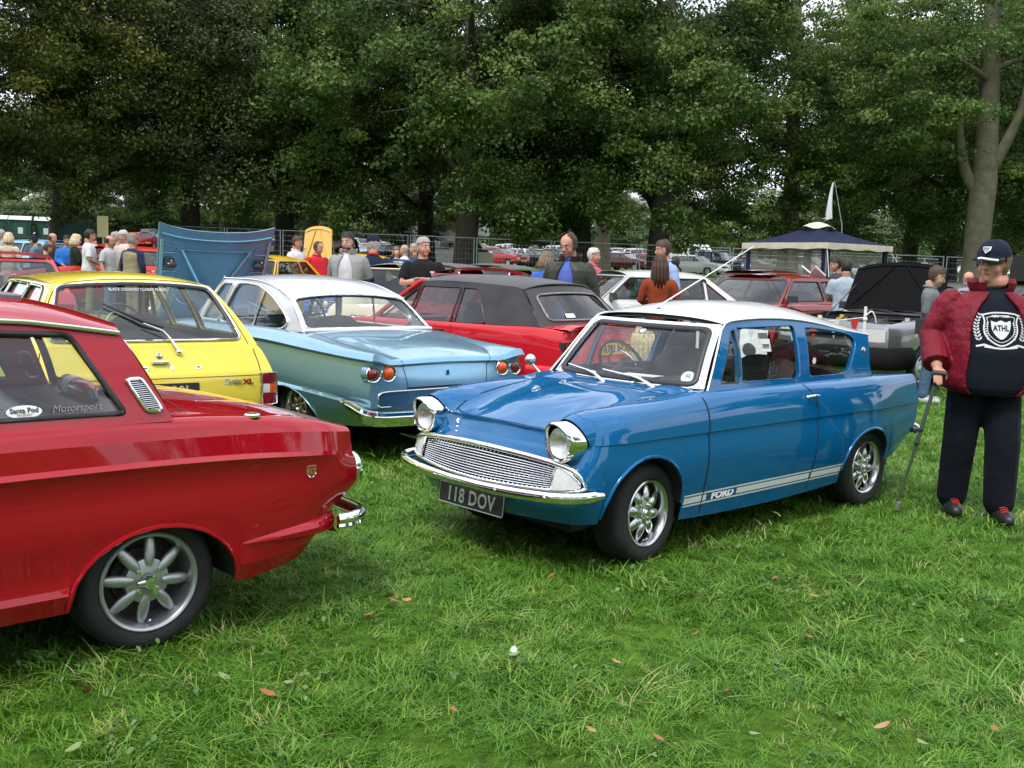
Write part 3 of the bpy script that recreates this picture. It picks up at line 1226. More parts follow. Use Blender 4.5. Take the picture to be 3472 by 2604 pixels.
def quads_mesh(name,v,tint,mat):
 n = len(v) // 4
 me = bpy.data.meshes.new(name)
 me.vertices.add(4*n)
 me.vertices.foreach_set('co',v.astype(np.float32).ravel())
 me.loops.add(4*n)
 me.loops.foreach_set('vertex_index',np.arange(4*n,dtype=np.int32))
 me.polygons.add(n)
 me.polygons.foreach_set('loop_start',np.arange(0,4*n,4,dtype=np.int32))
 me.polygons.foreach_set('loop_total',np.full(n,4,np.int32))
 me.update()
 a = me.attributes.new('tint','FLOAT','FACE')
 a.data.foreach_set('value',tint.astype(np.float32))
 me.materials.append(mat)
 return me
M_BARK = principled('dark tree bark',(.050,.042,.032),rough=.9,bump=(9,.8,.06),var=(3,.35))
M_BARKG = principled('grey green tree bark',(.125,.115,.075),rough=.9,bump=(9,.7,.05),var=(2.5,.3))
LEAF = {
 'dark': leaf_mat('dark green leaves',[(0,(.028,.058,.012)),(.45,(.080,.142,.032)),(.85,(.155,.22,.052)),(1,(.21,.26,.07))],trans=.36,attr='tint',rough=.5),
 'mid': leaf_mat('mid green leaves',[(0,(.034,.068,.016)),(.45,(.100,.170,.042)),(.85,(.185,.255,.064)),(1,(.27,.31,.09))],trans=.36,attr='tint',rough=.5),
 'olive': leaf_mat('olive green leaves',[(0,(.032,.050,.009)),(.5,(.078,.108,.018)),(.85,(.13,.15,.025)),(1,(.24,.20,.035))],trans=.36,attr='tint',rough=.5),
 'grey': leaf_mat('grey green leaves',[(0,(.038,.058,.022)),(.45,(.095,.130,.050)),(.85,(.17,.20,.075)),(1,(.26,.26,.10))],trans=.34,attr='tint',rough=.5),
 'pale': leaf_mat('pale green leaves',[(0,(.05,.085,.03)),(.5,(.09,.14,.05)),(1,(.19,.24,.09))],trans=.30,attr='tint',rough=.5),
}
def tree_skeleton(r,H,rt,fork,spread,nb,lean=(0,0)):
 """trunk and limbs; returns MB and limb points"""
 mb = MB()
 tips = []
 tp = []
 for i in range(9):
  t = i/8
  z = H*.80*t
  tp.append(Vector((lean[0]*t*t*H*.1+.10*math.sin(t*5),lean[1]*t*t*H*.1+.08*math.cos(t*4),z)))
 rr = [rt*(1.35 if i == 0 else 1.08 if i == 1 else 1)*(1-.80*(i/8) ** 1.1) for i in range(9)]
 tp.insert(1,tp[0].lerp(tp[1],.25))
 rr.insert(1,rt*1.12)
 mb.tube(tp,rr,n=12)
 for k in range(nb):
  t = fork+(.92-fork)*(k+.5)/nb
  z = H*.80*t
  base = Vector((lean[0]*t*t*H*.1+.10*math.sin(t*5),lean[1]*t*t*H*.1+.08*math.cos(t*4),z))
  a = k*2.4+r.uniform(-.4,.4)
  L = spread*(1.05-.55*t)*r.uniform(.75,1.1)
  rise = L*r.uniform(.25,.75)*(1.2-.3*t)
  pts = [base]
  for j in range(1,6):
   f = j/5
   pts.append(base+Vector((math.cos(a+.25*math.sin(f*3+k))*L*f,math.sin(a+.25*math.sin(f*3+k))*L*f,rise*(f-.55*f*f)*1.6)))
  rb = rt*.42*(1-.5*t)
  mb.tube(pts,[rb*(1-.85*(j/5)) for j in range(6)],n=7)
  tips.extend(pts[2:])
  for m in range(3):
   q = pts[2+m]
   aa = a+r.choice([-1,1])*r.uniform(.5,1.1)
   l2 = L*.45
   e = q+Vector((math.cos(aa)*l2,math.sin(aa)*l2,r.uniform(-.1,.45)*l2))
   mb.tube([q,q.lerp(e,.5)+Vector((0,0,.06*l2)),e],[rb*.35,rb*.2,rb*.06],n=5)
   tips.append(e)
   tips.append(q.lerp(e,.6))
 return mb,tips
TREES = {}
def tree_kind(name,seed,H,rt,Rx,zlo,kind,nclump,per,size,bark,fork=.18,flat=.34,droop=.10,hole=0.0,nb=13):
 r = np.random.default_rng(seed)
 mb,tips = tree_skeleton(r,H,rt,fork,Rx*.92,nb)
 tm = mb.mesh('trunk',angle=60)
 tm.materials.append(bark)
 # clumps: around limbs, plus an uneven shell; thinner towards the top where the picture never looks
 tips = np.array([tuple(t) for t in tips])
 zc,hz = (H+zlo)/2,(H-zlo)/2
 cl = []
 zc = zlo+.40*(H-zlo)
 while len(cl) < nclump:
  if r.uniform() < .40:
   p = tips[r.integers(len(tips))]+r.normal(0,.55,3)
  else:
   a = r.uniform(0,2*PI)
   z = zlo+(H-zlo)*r.beta(1.15,1.9)
   d = r.uniform(.45,1.0) ** .6*Rx*1.1
   p = np.array([math.cos(a)*d,math.sin(a)*d,z])
  if p[2] < zlo or p[2] > H:
   continue
  bump = 1+.18*math.sin(3*math.atan2(p[1],p[0])+seed)+.12*math.sin(p[2]*1.3+seed)
  t = (p[2]-zc)/(H-zc) if p[2] > zc else (zc-p[2])/(zc-zlo)
  w = (1-min(1,t) ** 2.4) ** .55*Rx*bump if p[2] > zc else Rx*bump*(1-.45*t ** 2)
  if math.hypot(p[0],p[1]) > w:
   continue
  if p[2] < zlo+1.6 and math.hypot(p[0],p[1]) < .45*Rx:
   continue
  if hole and math.sin(p[0]*1.1+seed)*math.sin(p[2]*.9+2*seed)*math.sin(p[1]*.8) > hole:
   continue
  if p[2] > 13 and r.uniform() < .55:
   continue
  cl.append((p[0],p[1],p[2],r.uniform(.5,1.3)))
 v,tint = leaf_cloud(r,np.array(cl),per,size,flat,droop)
 cm = quads_mesh('crown',v,tint,LEAF[kind])
 TREES[name] = (tm,cm)
 if kind == 'mid':
  for alt in ('grey','dark'):
   c2 = cm.copy()
   c2.materials.clear()
   c2.materials.append(LEAF[alt])
   TREES[name+'_'+alt] = (tm,c2)
def tree(kind,x,y,rz,s,label,group=None,sz=None,name='tree'):
 t = thing(name,label,'tree',G(x,y,-.05),rz,group)
 t.scale = (s,s,sz or s)
 tm,cm = TREES[kind]
 mobj('trunk',tm,None,t)
 c = mobj('crown',cm,None,t)
 return t
def px(u,v=None,d=None):
 """world x at distance d (along y) of photo column u (photo pixels, 3472 wide) at ground level"""
 a = (u-1736)/3472/1.0082
 return a*d
def build_trees():
 tree_kind('lime',3,19,.46,7.2,1.5,'mid',640,250,.145,M_BARK,hole=.12,flat=.58,droop=.05)
 tree_kind('chestnut',5,18,.48,7.4,1.3,'dark',660,230,.165,M_BARK,flat=.48,droop=.12,hole=.16)
 tree_kind('beech',8,20,.50,7.0,2.6,'mid',460,210,.14,M_BARKG,fork=.30,hole=.06)
 tree_kind('yew',12,17,.55,6.4,1.5,'olive',640,210,.14,M_BARK,flat=.5,droop=.05,hole=.45)
 tree_kind('small',15,9,.22,3.6,1.6,'mid',240,150,.18,M_BARK,hole=.5,nb=9)
 tree_kind('bush',17,5,.12,3.2,.2,'pale',200,100,.22,M_BARK,hole=.6,nb=7,fork=.1)
 g = 'large parkland trees along the fence'
 #      kind, photo column, distance, rot, scale, label
 spec = [
  ('yew',215,45,.3,1.08,'dark olive tree at the far left, its trunk behind the portable toilets'),
  ('yew',-260,40,2.1,1.1,'dark olive tree cut off by the left edge of the picture'),
  ('lime_grey',640,49,1.1,1.05,'broad grey-green tree sweeping low behind the raised blue bonnet'),
  ('lime',964,52,2.6,1.08,'tall tree whose trunk stands behind the man in the white polo shirt'),
  ('beech_dark',1042,62,.9,1.15,'slim trunked tree standing just right of the tall tree behind the yellow bonnets'),
  ('chestnut',1436,56,3.3,1.0,'dark tree with a narrow trunk left of the parked motorhome'),
  ('chestnut',1566,46,.2,1.08,'dark horse chestnut with a thick trunk beside the parked motorhome'),
  ('lime',1950,51,4.4,1.08,'leafy tree whose trunk rises behind the man in the green jacket'),
  ('beech_grey',2030,72,1.9,1.1,'distant slim tree between the two thick trunks in the middle'),
  ('chestnut',2220,47,1.5,1.02,'dark spreading tree behind the couple beside the white saloon'),
  ('beech',2645,50,5.1,.98,'open tree with dark limbs rising behind the navy gazebo'),
  ('lime',3060,62,.5,1.02,'green tree filling the gap right of the white flag'),
  ('chestnut',3195,56,2.2,1.0,'dark trunked tree just left of the big pale trunk'),
  ('lime_dark',3560,50,3.6,1.06,'leafy tree at the right edge behind the man in the cap'),
 ]
 for k,u,d,rz,s,lab in spec:
  tree(k,px(u,d=d),d,rz,s,lab,g)
 # big pale trunk at right, with its own fork
 r = np.random.default_rng(31)
 t = thing('tree','large tree with a thick pale forked trunk, above the boy with the camera','tree',G(px(3278,d=40),40,-.05),0,g)
 mb = MB()
 tp = [Vector((-.02,0,0)),Vector((0,0,.5)),Vector((.02,0,1.6)),Vector((.06,0,3.2)),Vector((.12,0,4.8)),Vector((.16,.1,6.2)),Vector((.10,.1,8.5)),Vector((.0,.2,11.5)),Vector((.1,.3,14))]
 mb.tube(tp,[.66,.54,.485,.465,.48,.42,.36,.28,.12],n=16)
 tips = []
 limbs = [[(.0,0,4.4),(-.55,.1,5.2),(-.85,.2,6.6),(-1.0,.2,8.2),(-1.3,.3,10.5)],
   [(.15,0,5.0),(.75,-.1,6.2),(1.25,-.2,7.6),(1.6,0,9.4),(2.2,0,11)],
   [(.1,0,8.6),(-1.6,-.9,9.2),(-3.0,-1.8,9.6)],[(.1,.1,9.0),(2.2,-1.2,9.8),(4.2,-2.2,10.2)],
   [(-.9,.2,7.0),(-2.4,-.6,7.7),(-4.2,-1.4,7.6)],[(1.3,-.2,7.8),(3.0,-.8,8.4),(5.0,-1.2,8.2)],
   [(.0,.1,9.5),(.4,2.0,10.2),(.6,4.0,10.5)],[(.0,.1,10.0),(-1.8,1.8,10.8),(-3.4,3.2,11.2)]]
 for i,L in enumerate(limbs):
  pts = smooth_line(L,4)
  r0 = .26 if i < 2 else .13
  mb.tube(pts,[r0*(1-.8*j/len(pts)) for j in range(len(pts))],n=9)
  tips.extend([tuple(p) for p in pts[4:]])
 mb.obj('trunk',M_BARKG,t,angle=60)
 tips = np.array(tips)
 cl = []
 while len(cl) < 420:
  if r.uniform() < .5:
   p = tips[r.integers(len(tips))]+r.normal(0,.9,3)
  else:
   u = r.normal(0,1,3)
   u /= np.linalg.norm(u)
   p = np.array([u[0]*6.4,u[1]*6.0,11+u[2]*6.0])*np.array([1,1,1])*r.uniform(.7,1,1)
   p[2] = 11+u[2]*6.0
  if p[2] < 5.2 or p[2] > 17:
   continue
  if -1.5 < p[0] < 2.0 and p[1] < .6 and p[2] < 9.6:
   continue
  cl.append((*p,r.uniform(.55,1.3)))
 v,tint = leaf_cloud(r,np.array(cl),210,.15,.32,.12)
 mobj('crown',quads_mesh('crown',v,tint,LEAF['mid']),None,t)
 # beyond the car park
 far = [('small',2490,92,1.0,1.05,'small round topped tree standing alone in the far car park','small_tree')]
 for k,u,d,rz,s,lab,nm in far:
  tree(k,px(u,d=d),d,rz,s,lab,None,name='tree')
 labs = ['pale bushy tree beyond the far car park fence']
 rr = np.random.default_rng(5)
 for i in range(34):
  d = 118+rr.uniform(0,30)
  u = -150+i*112+rr.uniform(-30,30)
  tree('bush',px(u,d=d),d,rr.uniform(0,6),rr.uniform(.9,1.5),'pale green bush in the long hedge line beyond the car park','bushes along the far side of the car park',name='hedge_bush')
 for i in range(22):
  d = 128+rr.uniform(0,40)
  u = -150+i*180+rr.uniform(-60,60)
  if 2330 < u < 2700 or 2980 < u < 3120:
   continue
  tree('lime',px(u,d=d),d,rr.uniform(0,6),rr.uniform(.8,1.2),'distant tree closing the view behind the parkland trees','distant trees behind the car park')
 # trees behind the photographer, mirrored in paint and glass
 for i,(x,y,k,s) in enumerate([(-26,-24,'chestnut',1.0),(-13,-30,'lime',1.05),(0,-27,'chestnut',1.0),(13,-30,'lime',1.0),(26,-25,'chestnut',1.05),(36,-6,'lime',1.0),(-38,-4,'lime',1.0),(38,16,'chestnut',1.0),(-42,18,'chestnut',1.0)]):
  tree(k,x,y,i*1.3,s,'large tree on the side of the field behind the photographer','trees behind the photographer')
build_ground()
build_trees()
build_grass()
# ---------------------------------------------------------------- blue saloon with white roof (origin under the front axle, X forward, Y left)
def build_anglia():
 P_BLUE = paint('mid blue paint',(0.003,0.110,0.285),metal=0.1)
 P_WHITE = paint('white roof paint',(0.74,0.75,0.76))
 root = thing('blue_saloon_car','blue two-door saloon with white roof, tail fins and side stripes, parked front and centre','car',
    (0.303,5.902,float(gz(0.3,5.9))),R(222.21))
 rows = [
  dict(y=[(-2.98,.57),(-2.6,.64),(-1.9,.665),(-.2,.665),(.3,.66),(.38,.655),(.46,.625),(.5,.575)],z=[(-2.98,.40),(-2.6,.30),(-1.9,.213),(-1.0,.185),(-.2,.20),(.3,.27),(.5,.265)],f=.0,r=0,fb=.10,rb=-.06),
  dict(y=[(-2.98,.60),(-2.5,.69),(-2,.715),(-.5,.705),(.2,.715),(.38,.703),(.46,.678),(.5,.640)],z=[(-2.98,.46),(-2,.40),(.5,.39)],f=.06,r=-.03,fb=.11,rb=-.06),
  dict(y=[(-2.98,.61),(-2.2,.728),(-1,.722),(.2,.727),(.38,.714),(.46,.690),(.5,.650)],z=[(-2.98,.55),(.5,.54)],f=.035,r=-.06,fb=.115,rb=-.06),
  dict(y=[(-2.98,.602),(-2.2,.712),(-1,.714),(.2,.718),(.38,.708),(.46,.684),(.5,.645)],z=[(-2.98,.655),(-2,.672),(.5,.675)],f=-.02,r=-.085,fb=.105,rb=-.06,c=True),
  dict(y=[(-2.98,.612),(-2.2,.722),(-1,.723),(.2,.724),(.38,.712),(.46,.688),(.5,.648)],z=[(-2.98,.662),(-2,.680),(.5,.683)],f=-.025,r=-.085,fb=.105,rb=-.06,c=True),
  dict(y=[(-2.98,.607),(-2.2,.708),(-1,.715),(.2,.712),(.38,.688),(.46,.664),(.5,.628)],z=[(-2.98,.76),(-1,.785),(.5,.765)],f=-.04,r=-.05,fb=.085,rb=-.05),
  dict(y=[(-2.98,.60),(-2.2,.680),(-1,.688),(.0,.676),(.5,.612)],z=[(-2.98,.835),(-2.2,.855),(-1,.86),(-.2,.846),(.3,.832),(.5,.812)],f=-.025,r=-.025,fb=.06,rb=-.02),
  dict(y=[(-2.98,.582),(-2.2,.627),(-1,.638),(-.4,.628),(.2,.565),(.5,.535)],z=[(-2.98,.868),(-2.3,.892),(-1.5,.895),(-.5,.896),(-.2,.876),(.2,.856),(.5,.832)],f=-.03,r=-.01,fb=.075,rb=.0),
 ]
 deck = [
  (.90,[(-2.98,-.004),(-2.35,0),(-.5,0),(-.2,-.003),(.2,-.012),(.5,-.03)]),
  (.74,[(-2.98,-.02),(-2.35,-.01),(-.5,.0),(-.2,-.012),(.2,-.06),(.5,-.105)]),
  (.52,[(-2.98,-.03),(-2.35,-.01),(-.5,.004),(-.2,-.010),(.2,-.062),(.5,-.118)]),
  (.30,[(-2.98,-.03),(-2.35,-.005),(-.5,.008),(-.2,.000),(.2,-.045),(.5,-.113)]),
  (.0,[(-2.98,-.03),(-2.35,-.002),(-.5,.010),(-.2,.004),(.2,-.038),(.5,-.110)]),
 ]
 arches = [(.07,.30,.318,.295),(-2.205,.30,.312,.255)]
 spec = dict(x0=-2.98,x1=.50,rows=rows,deck=deck,arches=arches,kc=3,lf=.20,lr=.40,open=(-2.30,-.50,.99),cols=64,sub=4)
 mb,info = shell(spec)
 S = Surf(mb)
 body_obj(mb,info,P_BLUE,root)
 arch_parts(root,info,arches,P_BLUE,lip=.010)
 MB().box((-1.25,0,.24),(3.3,.95,.10)).obj('underbody',M_UNDER,root,smooth=False)
 # ---- cabin sides, roof, screens
 k = .33
 def PS(sg,off=0.0):
  return lambda x,z: (x,sg*(.63-k*(z-.88)+.02*math.sin(PI*min(1,max(0,(z-.88)/.4)))-off),z)
 gut = [(-.79,.505,1.262),(-.89,.500,1.282),(-1.19,.496,1.293),(-1.53,.499,1.281),(-1.83,.511,1.247),(-2.10,.526,1.202),(-2.40,.536,1.166)]
 gl = [(p.x,p.z) for p in smooth_line(gut,4)]
 outline = [(-.505,.888),(-.60,1.02),(-.69,1.14),(-.765,1.235)]+gl[1:-2]+[(-2.375,1.166),(-2.345,1.087),(-2.315,.98),(-2.318,.93),(-2.345,.888)]
 vent = rounded([(-.632,.928),(-.815,.925),(-.880,1.228),(-.838,1.222)],[.03,.008,.012,.02],4)
 door = rounded([(-.842,.925),(-1.455,.921),(-1.512,1.243),(-.897,1.238)],[.01,.035,.04,.012],4)
 rear = smooth_loop([(-1.60,.922),(-1.75,.921),(-1.95,.922),(-2.05,.95),(-2.12,1.03),(-2.18,1.11),(-2.165,1.155),(-2.08,1.185),(-1.85,1.212),(-1.655,1.226),(-1.617,1.205),(-1.585,1.08),(-1.565,.95)],3)
 for sg in (1,-1):
  pm = cdt_panel(outline,[vent,door,rear],PS(sg),step=.10,edge_step=.05,reveal=.03,rv=lambda u,v: (0,-sg,0))
  side = pm.obj('cabin_side',P_BLUE,root,angle=30)
  for nm,h in (('quarter_light',vent),('door_window',door),('rear_side_window',rear)):
   g = cdt_panel(h,[],PS(sg,.014),step=.15,edge_step=.08)
   go = g.obj(nm,M_GLASS,root,angle=60)
   t = MB()
   t.tube([PS(sg,.004)(*q) for q in densify(h,.04)],.0055,n=6,closed=True)
   t.obj('window_seal',M_SEAL if nm == 'quarter_light' else P_BLUE,go,angle=60)
  # drip gutter
  t = MB()
  t.tube([(-.50,sg*.634,.895),(-.60,sg*.592,1.02),(-.69,sg*.552,1.14),(-.755,sg*.520,1.225)]+[(q.x,(q.y+.006)*sg,q.z-.002) for q in smooth_line(gut,4)[1:]],.0065,n=6)
  t.obj('drip_rail',P_WHITE,root,angle=60)
 rp = roof_patch(gut,[(-.74,1.300),(-.95,1.348),(-1.25,1.380),(-1.6,1.376),(-1.9,1.345),(-2.2,1.287),(-2.48,1.222)],fbow=.055,rbow=-.05,power=2.3,sub=4)
 lip = [rp.v[i] for i in range(len(rp.v)-25,len(rp.v))]
 rp.grid([lip,[(x,y,z-.025) for x,y,z in lip]])
 rp.obj('roof',P_WHITE,root,angle=40)
 # windscreen: white pillars each side, black seal, glass
 W = quad_patch((-.515,-.600,.902),(-.515,.600,.902),(-.785,.502,1.258),(-.785,-.502,1.258),bow=.115,bulge=.055)
 full = [(-1,0),(1,0),(1,1),(-1,1)]
 hole = rounded([(-.925,.035),(.925,.035),(.905,.94),(-.905,.94)],.10,6)
 cdt_panel(densify(full,.1),[hole],lambda u,v: W(u,v),step=.2,edge_step=.08).obj('windscreen_surround',P_WHITE,root,angle=40)
 ws = cdt_panel(hole,[],lambda u,v: W(u,v)-Vector((.008,0,.004)),step=.2,edge_step=.1).obj('windscreen',M_GLASS,root,angle=60)
 sl = MB()
 hs = rounded([(-.905,.055),(.905,.055),(.885,.915),(-.885,.915)],.10,6)
 sl.tube([W(u,v) for u,v in densify(hs,.05)],.019,n=8,closed=True,ell=(.5,1))
 sl.obj('windscreen_seal',M_SEAL,ws,angle=60)
 ch = MB()
 ch.tube([W(sx*.945,v)+Vector((.004,0,.004)) for sx in (1,) for v in np.linspace(.02,.97,9)],.005,n=6)
 ch.tube([W(-.945,v)+Vector((.004,0,.004)) for v in np.linspace(.02,.97,9)],.005,n=6)
 ch.obj('windscreen_trim',M_CHROME,ws,angle=60)
 # reverse-rake rear window
 B = quad_patch((-2.12,.585,.885),(-2.12,-.585,.885),(-2.335,-.50,1.165),(-2.335,.50,1.165),bow=-.03,bulge=-.05)
 bh = rounded([(-.90,.08),(.90,.08),(.92,.93),(-.92,.93)],.08,5)
 cdt_panel(densify(full,.1),[bh],B,step=.25).obj('rear_window_surround',P_BLUE,root,angle=40)
 cdt_panel(bh,[],lambda u,v: B(u,v)+Vector((.006,0,0)),step=.25).obj('rear_window',M_GLASS,root,angle=60)
 # inner lining of roof and pillars (dark from inside)
 inn = roof_patch([(x,y-.03,z-.025) for x,y,z in gut],[(-.74,1.27),(-.95,1.318),(-1.25,1.35),(-1.6,1.346),(-1.9,1.315),(-2.2,1.257),(-2.48,1.19)],fbow=.03,rbow=.0,power=2.3,n=6,sub=2)
 inn.obj('roof_lining',principled('pale roof lining',(.30,.30,.29),rough=.8),root)
 # interior
 it = MB()
 it.box((-1.35,0,.34),(1.95,1.22,.06))
 for sg in (1,-1):
  it.box((-1.38,sg*.605,.62),(1.9,.03,.54))
 it.box((-2.22,0,.84),(.32,1.16,.05))
 it.obj('cabin_lining',M_TRIM,root,smooth=False)
 dm = MB()
 dm.grid([[(x,y,z) for y in np.linspace(-.6,.6,7)] for x,z in ((-.50,.88),(-.60,.905),(-.70,.90),(-.735,.86),(-.74,.70))])
 dm.ball((-.66,.30,.87),(.12,.17,.075),14,8)
 dm.obj('dashboard',M_TRIM,root,angle=60)
 seats(root,-1.35,-1.98,M_TRIM,z=.34,top=1.03,rear_top=.94,rear_w=1.12)
 steering(root,-.86,-.33,.93,tilt=25,r=.19)
 # ---- shut lines, stripes
 gp = MB()
 def addr(r):
  gp.add(r.v,r.f)
 for sg in (1,-1):
  addr(ribbon([S.side(x,z,sg) for x,z in densify([(-.412,.93-.06),(-.418,.80),(-.425,.68),(-.427,.45),(-.427,.27),(-.43,.215)],.02,closed=False)],.009,.0025))
  addr(ribbon([S.side(x,z,sg) for x,z in densify(smooth2([(-1.425,.885),(-1.487,.825),(-1.52,.75),(-1.534,.67),(-1.53,.45),(-1.512,.215)],3),.02,closed=False)],.008,.0025))
 # bonnet shut lines
 bo = smooth2([(-.30,.50),(.10,.47),(.35,.44),(.475,.40)],4)
 for sg in (1,-1):
  addr(ribbon([S.top(x,y*sg) for x,y in densify(bo,.03,closed=False)],.007,.0025))
 addr(ribbon([S.top(.455+.055*(1-(y/.40) ** 2),y) for y in np.linspace(-.40,.40,31)],.007,.0025))
 addr(ribbon([S.top(-.36+.09*(1-(y/.5) ** 2),y) for y in np.linspace(-.5,.5,15)],.008))
 gp.obj('shut_line',M_GAP,root)
 st = MB()
 for sg in (1,-1):
  def line(f,w,xa,xb,n=30):
   q = ribbon([S.side(x,.304+.0085*(-(x+.24)/1.64)+f,sg) for x in np.linspace(xa,xb,n)],w,.0022)
   st.add(q.v,q.f)
  line(.030,.010,-.250,-1.885)
  line(-.030,.010,-.262,-1.862)
  line(.0,.036,-.255,-.420)
  line(.0,.036,-.432,-.462)
  line(.0,.036,-.745,-1.50)
  line(.0,.036,-1.515,-1.875)
 st.obj('side_stripe',M_LETTER,root)
 for sg in (1,-1):
  p,nrm = S.side(-.607,.305,sg)
  put_text('FORD',.052,M_LETTER,root,p+nrm*.003,(-sg,0,0),(0,0,1),name='stripe_lettering',bold=.003,shear=.25,scale_x=1.52,depth=.001,spacing=1.0)
 # ---- front: grille, lamps, bumper, plate
 def F(y,z,d=0.0):
  p,n = S.front(y,z)
  return Vector((p.x+d,p.y,p.z))
 gtop = [(-.685,.495),(-.65,.545),(-.56,.574),(-.30,.598),(0,.607),(.30,.598),(.56,.574),(.65,.545),(.685,.495)]
 gbot = [(.675,.462),(.55,.449),(.30,.440),(0,.435),(-.30,.440),(-.55,.449),(-.675,.462)]
 loop = smooth_loop(gtop+gbot,4)
 bk = cdt_panel(loop,[],lambda y,z: F(y,z,.006),step=.08)
 grille = bk.obj('grille',M_GAP,root)
 fr = MB()
 gp_ = [F(y,z,.016) for y,z in smooth2(gtop,5)]
 fr.tube(gp_,[.006+.0125*min(1,5*min(i,len(gp_)-1-i)/len(gp_)) for i in range(len(gp_))],n=10)
 fr.tube([F(y,z,.014) for y,z in smooth2([gtop[-1]]+gbot+[gtop[0]],5)],.011,n=8)
 fr.obj('grille_surround',M_CHROME,grille,angle=60)
 zt = lambda y: float(mono(gtop,np.array([y]))[0])
 zb = lambda y: float(mono(gbot,np.array([y]))[0])
 for j in range(1,11):
  t = j/11
  pts = []
  for y in np.linspace(-.52,.52,25):
   z = zb(y)+.006+(zt(y)-zb(y)-.022)*t
   pts.append(F(y,z,.013))
  MB().tube(pts,.0028,n=4).obj('grille_bar',M_CHROME,grille,angle=60)
 vb = MB()
 for j in range(35):
  y = -.51+1.02*j/34
  vb.tube([F(y,zb(y)+.006,.0145),F(y,(zb(y)+zt(y))/2,.0145),F(y,zt(y)-.014,.0145)],.0026,n=4)
 vo = vb.obj('grille_upright',M_CHROME,grille,angle=60)
 for sg in (1,-1):
  lp = smooth2([(.545,.452),(.66,.468),(.672,.50),(.63,.538),(.555,.566),(.535,.55),(.535,.46)],3)
  q = cdt_panel([(y*sg,z) for y,z in lp],[],lambda y,z: F(y,z,.022),step=.05).obj('sidelight',M_CLEAR,root,angle=60)
  MB().tube([F(y*sg,z,.022) for y,z in lp],.006,n=6,closed=True).obj('sidelight_rim',M_CHROME,q,angle=60)
  # headlamps in chrome peaked rims
  c = Vector((.588,.556*sg,.690))
  hl = MB()
  hl.lathe([(.001,.018),(.03,.016),(.055,.010),(.073,.0),(.079,-.012)],n=28,axis='X',c=c)
  h = hl.obj('headlight',M_LENS,root,angle=80)
  rf = MB()
  rf.lathe([(.001,-.055),(.03,-.05),(.06,-.03),(.078,-.012)],n=28,axis='X',c=c)
  rf.obj('headlight_reflector',M_REFL,h,angle=80)
  bz = MB()
  n = 40
  P = []
  for i in range(n+1):
   a = 2*PI*i/n
   pk = max(0,math.sin(a)) ** 1.5
   row = []
   for r,x in ((.080,-.010),(.083,.004),(.090,.006),(.097,-.004),(.100,-.03),(.103,-.09),(.100,-.17)):
    xx = x+pk*(.040 if x > -.05 else 0)
    rz = r+pk*(.010 if x > -.05 else .006)
    row.append(c+Vector((xx,rz*math.cos(a),rz*math.sin(a)*1.02)))
   P.append(row)
  bz.grid(P)
  bz.obj('headlight_rim',M_CHROME,h,angle=50)
 # wings fairing over the lamp pods
 for sg in (1,-1):
  P = []
  for x,r,zc,yc in ((.478,.110,.690,.556),(.43,.124,.692,.55),(.33,.140,.692,.548),(.20,.146,.688,.545),(.02,.14,.675,.53)):
   P.append([(x+.06*max(0,math.sin(a)),(yc+r*math.cos(a))*sg,zc+r*math.sin(a)*1.08) for a in np.linspace(0,2*PI,33)])
  m = MB()
  m.grid(P)
  m.obj('lamp_pod',P_BLUE,root,angle=60)
 # bumper
 bp = MB()
 prof = [(0,.024),(.014,.027),(.024,.018),(.027,0),(.024,-.018),(.012,-.030),(-.006,-.031),(-.014,-.026),(.004,-.016),(.008,0),(.004,.014),(-.012,.020)]
 path = [(-.732,.45),(-.722,.55),(-.66,.640),(-.48,.70),(-.2,.735),(0,.74),(.2,.735),(.48,.70),(.66,.640),(.722,.55),(.732,.45)]
 path = smooth2(path,6)
 P = []
 for i,(y,x) in enumerate(path):
  a,b = path[max(0,i-1)],path[min(len(path)-1,i+1)]
  t = Vector((b[1]-a[1],b[0]-a[0]))
  nn = Vector((t.y,-t.x)).normalized()
  zz = .418+.022*(abs(y)/.74) ** 2
  lift = .010*math.exp(-((abs(y)-.0)/.24) ** 6)
  e = min(1,.62+6*min(i,len(path)-1-i)/len(path))
  P.append([(x+nn.x*q,y+nn.y*q,zz+w*e*(1 if w > 0 else 1-lift*30)) for q,w in prof])
 bp.grid([r+[r[0]] for r in P])
 bm_ = bp.obj('front_bumper',M_CHROME,root,angle=50)
 bb = MB()
 for y in (-.60,-.22,.27,.58):
  i = min(range(len(path)),key=lambda i: abs(path[i][0]-y))
  bb.ball((path[i][1]+.030,y,.418+.02*(abs(y)/.74) ** 2),(.004,.010,.010),8,6)
 bb.obj('bumper_bolt',M_CHROME,bm_)
 number_plate(root,'118 DOV',.1,M_PLATEB,M_LETTERG,(.672,-.01,.315),(-.02,1,0),(-.10,0,1),frame=M_STEEL,h=.112,tsize=.108)
 # rear bumper end and tail lamp
 rb = MB()
 rpth = smooth2([(-.60,-3.06),(-.57,-3.12),(-.3,-3.16),(0,-3.17),(.3,-3.16),(.57,-3.12),(.60,-3.06)],4)
 rb.tube([(x,y,.46) for y,x in rpth],.035,n=8,ell=(1,.5),up=(0,0,1))
 rb.obj('rear_bumper',M_CHROME,root,angle=60)
 for sg in (1,-1):
  tl = MB()
  tl.tube([(-3.04,.50*sg,.63),(-3.055,.52*sg,.70),(-3.03,.55*sg,.79)],[.03,.036,.02],n=10)
  tl.obj('tail_light',M_RED,root,angle=60)
  tube = MB()
  tube.tube([(-3.00,.60*sg,.46),(-3.065,.60*sg,.46),(-3.08,.60*sg,.46)],[.02,.026,.02],n=10)
  tube.obj('overrider',M_PLASTIC,root,angle=60)
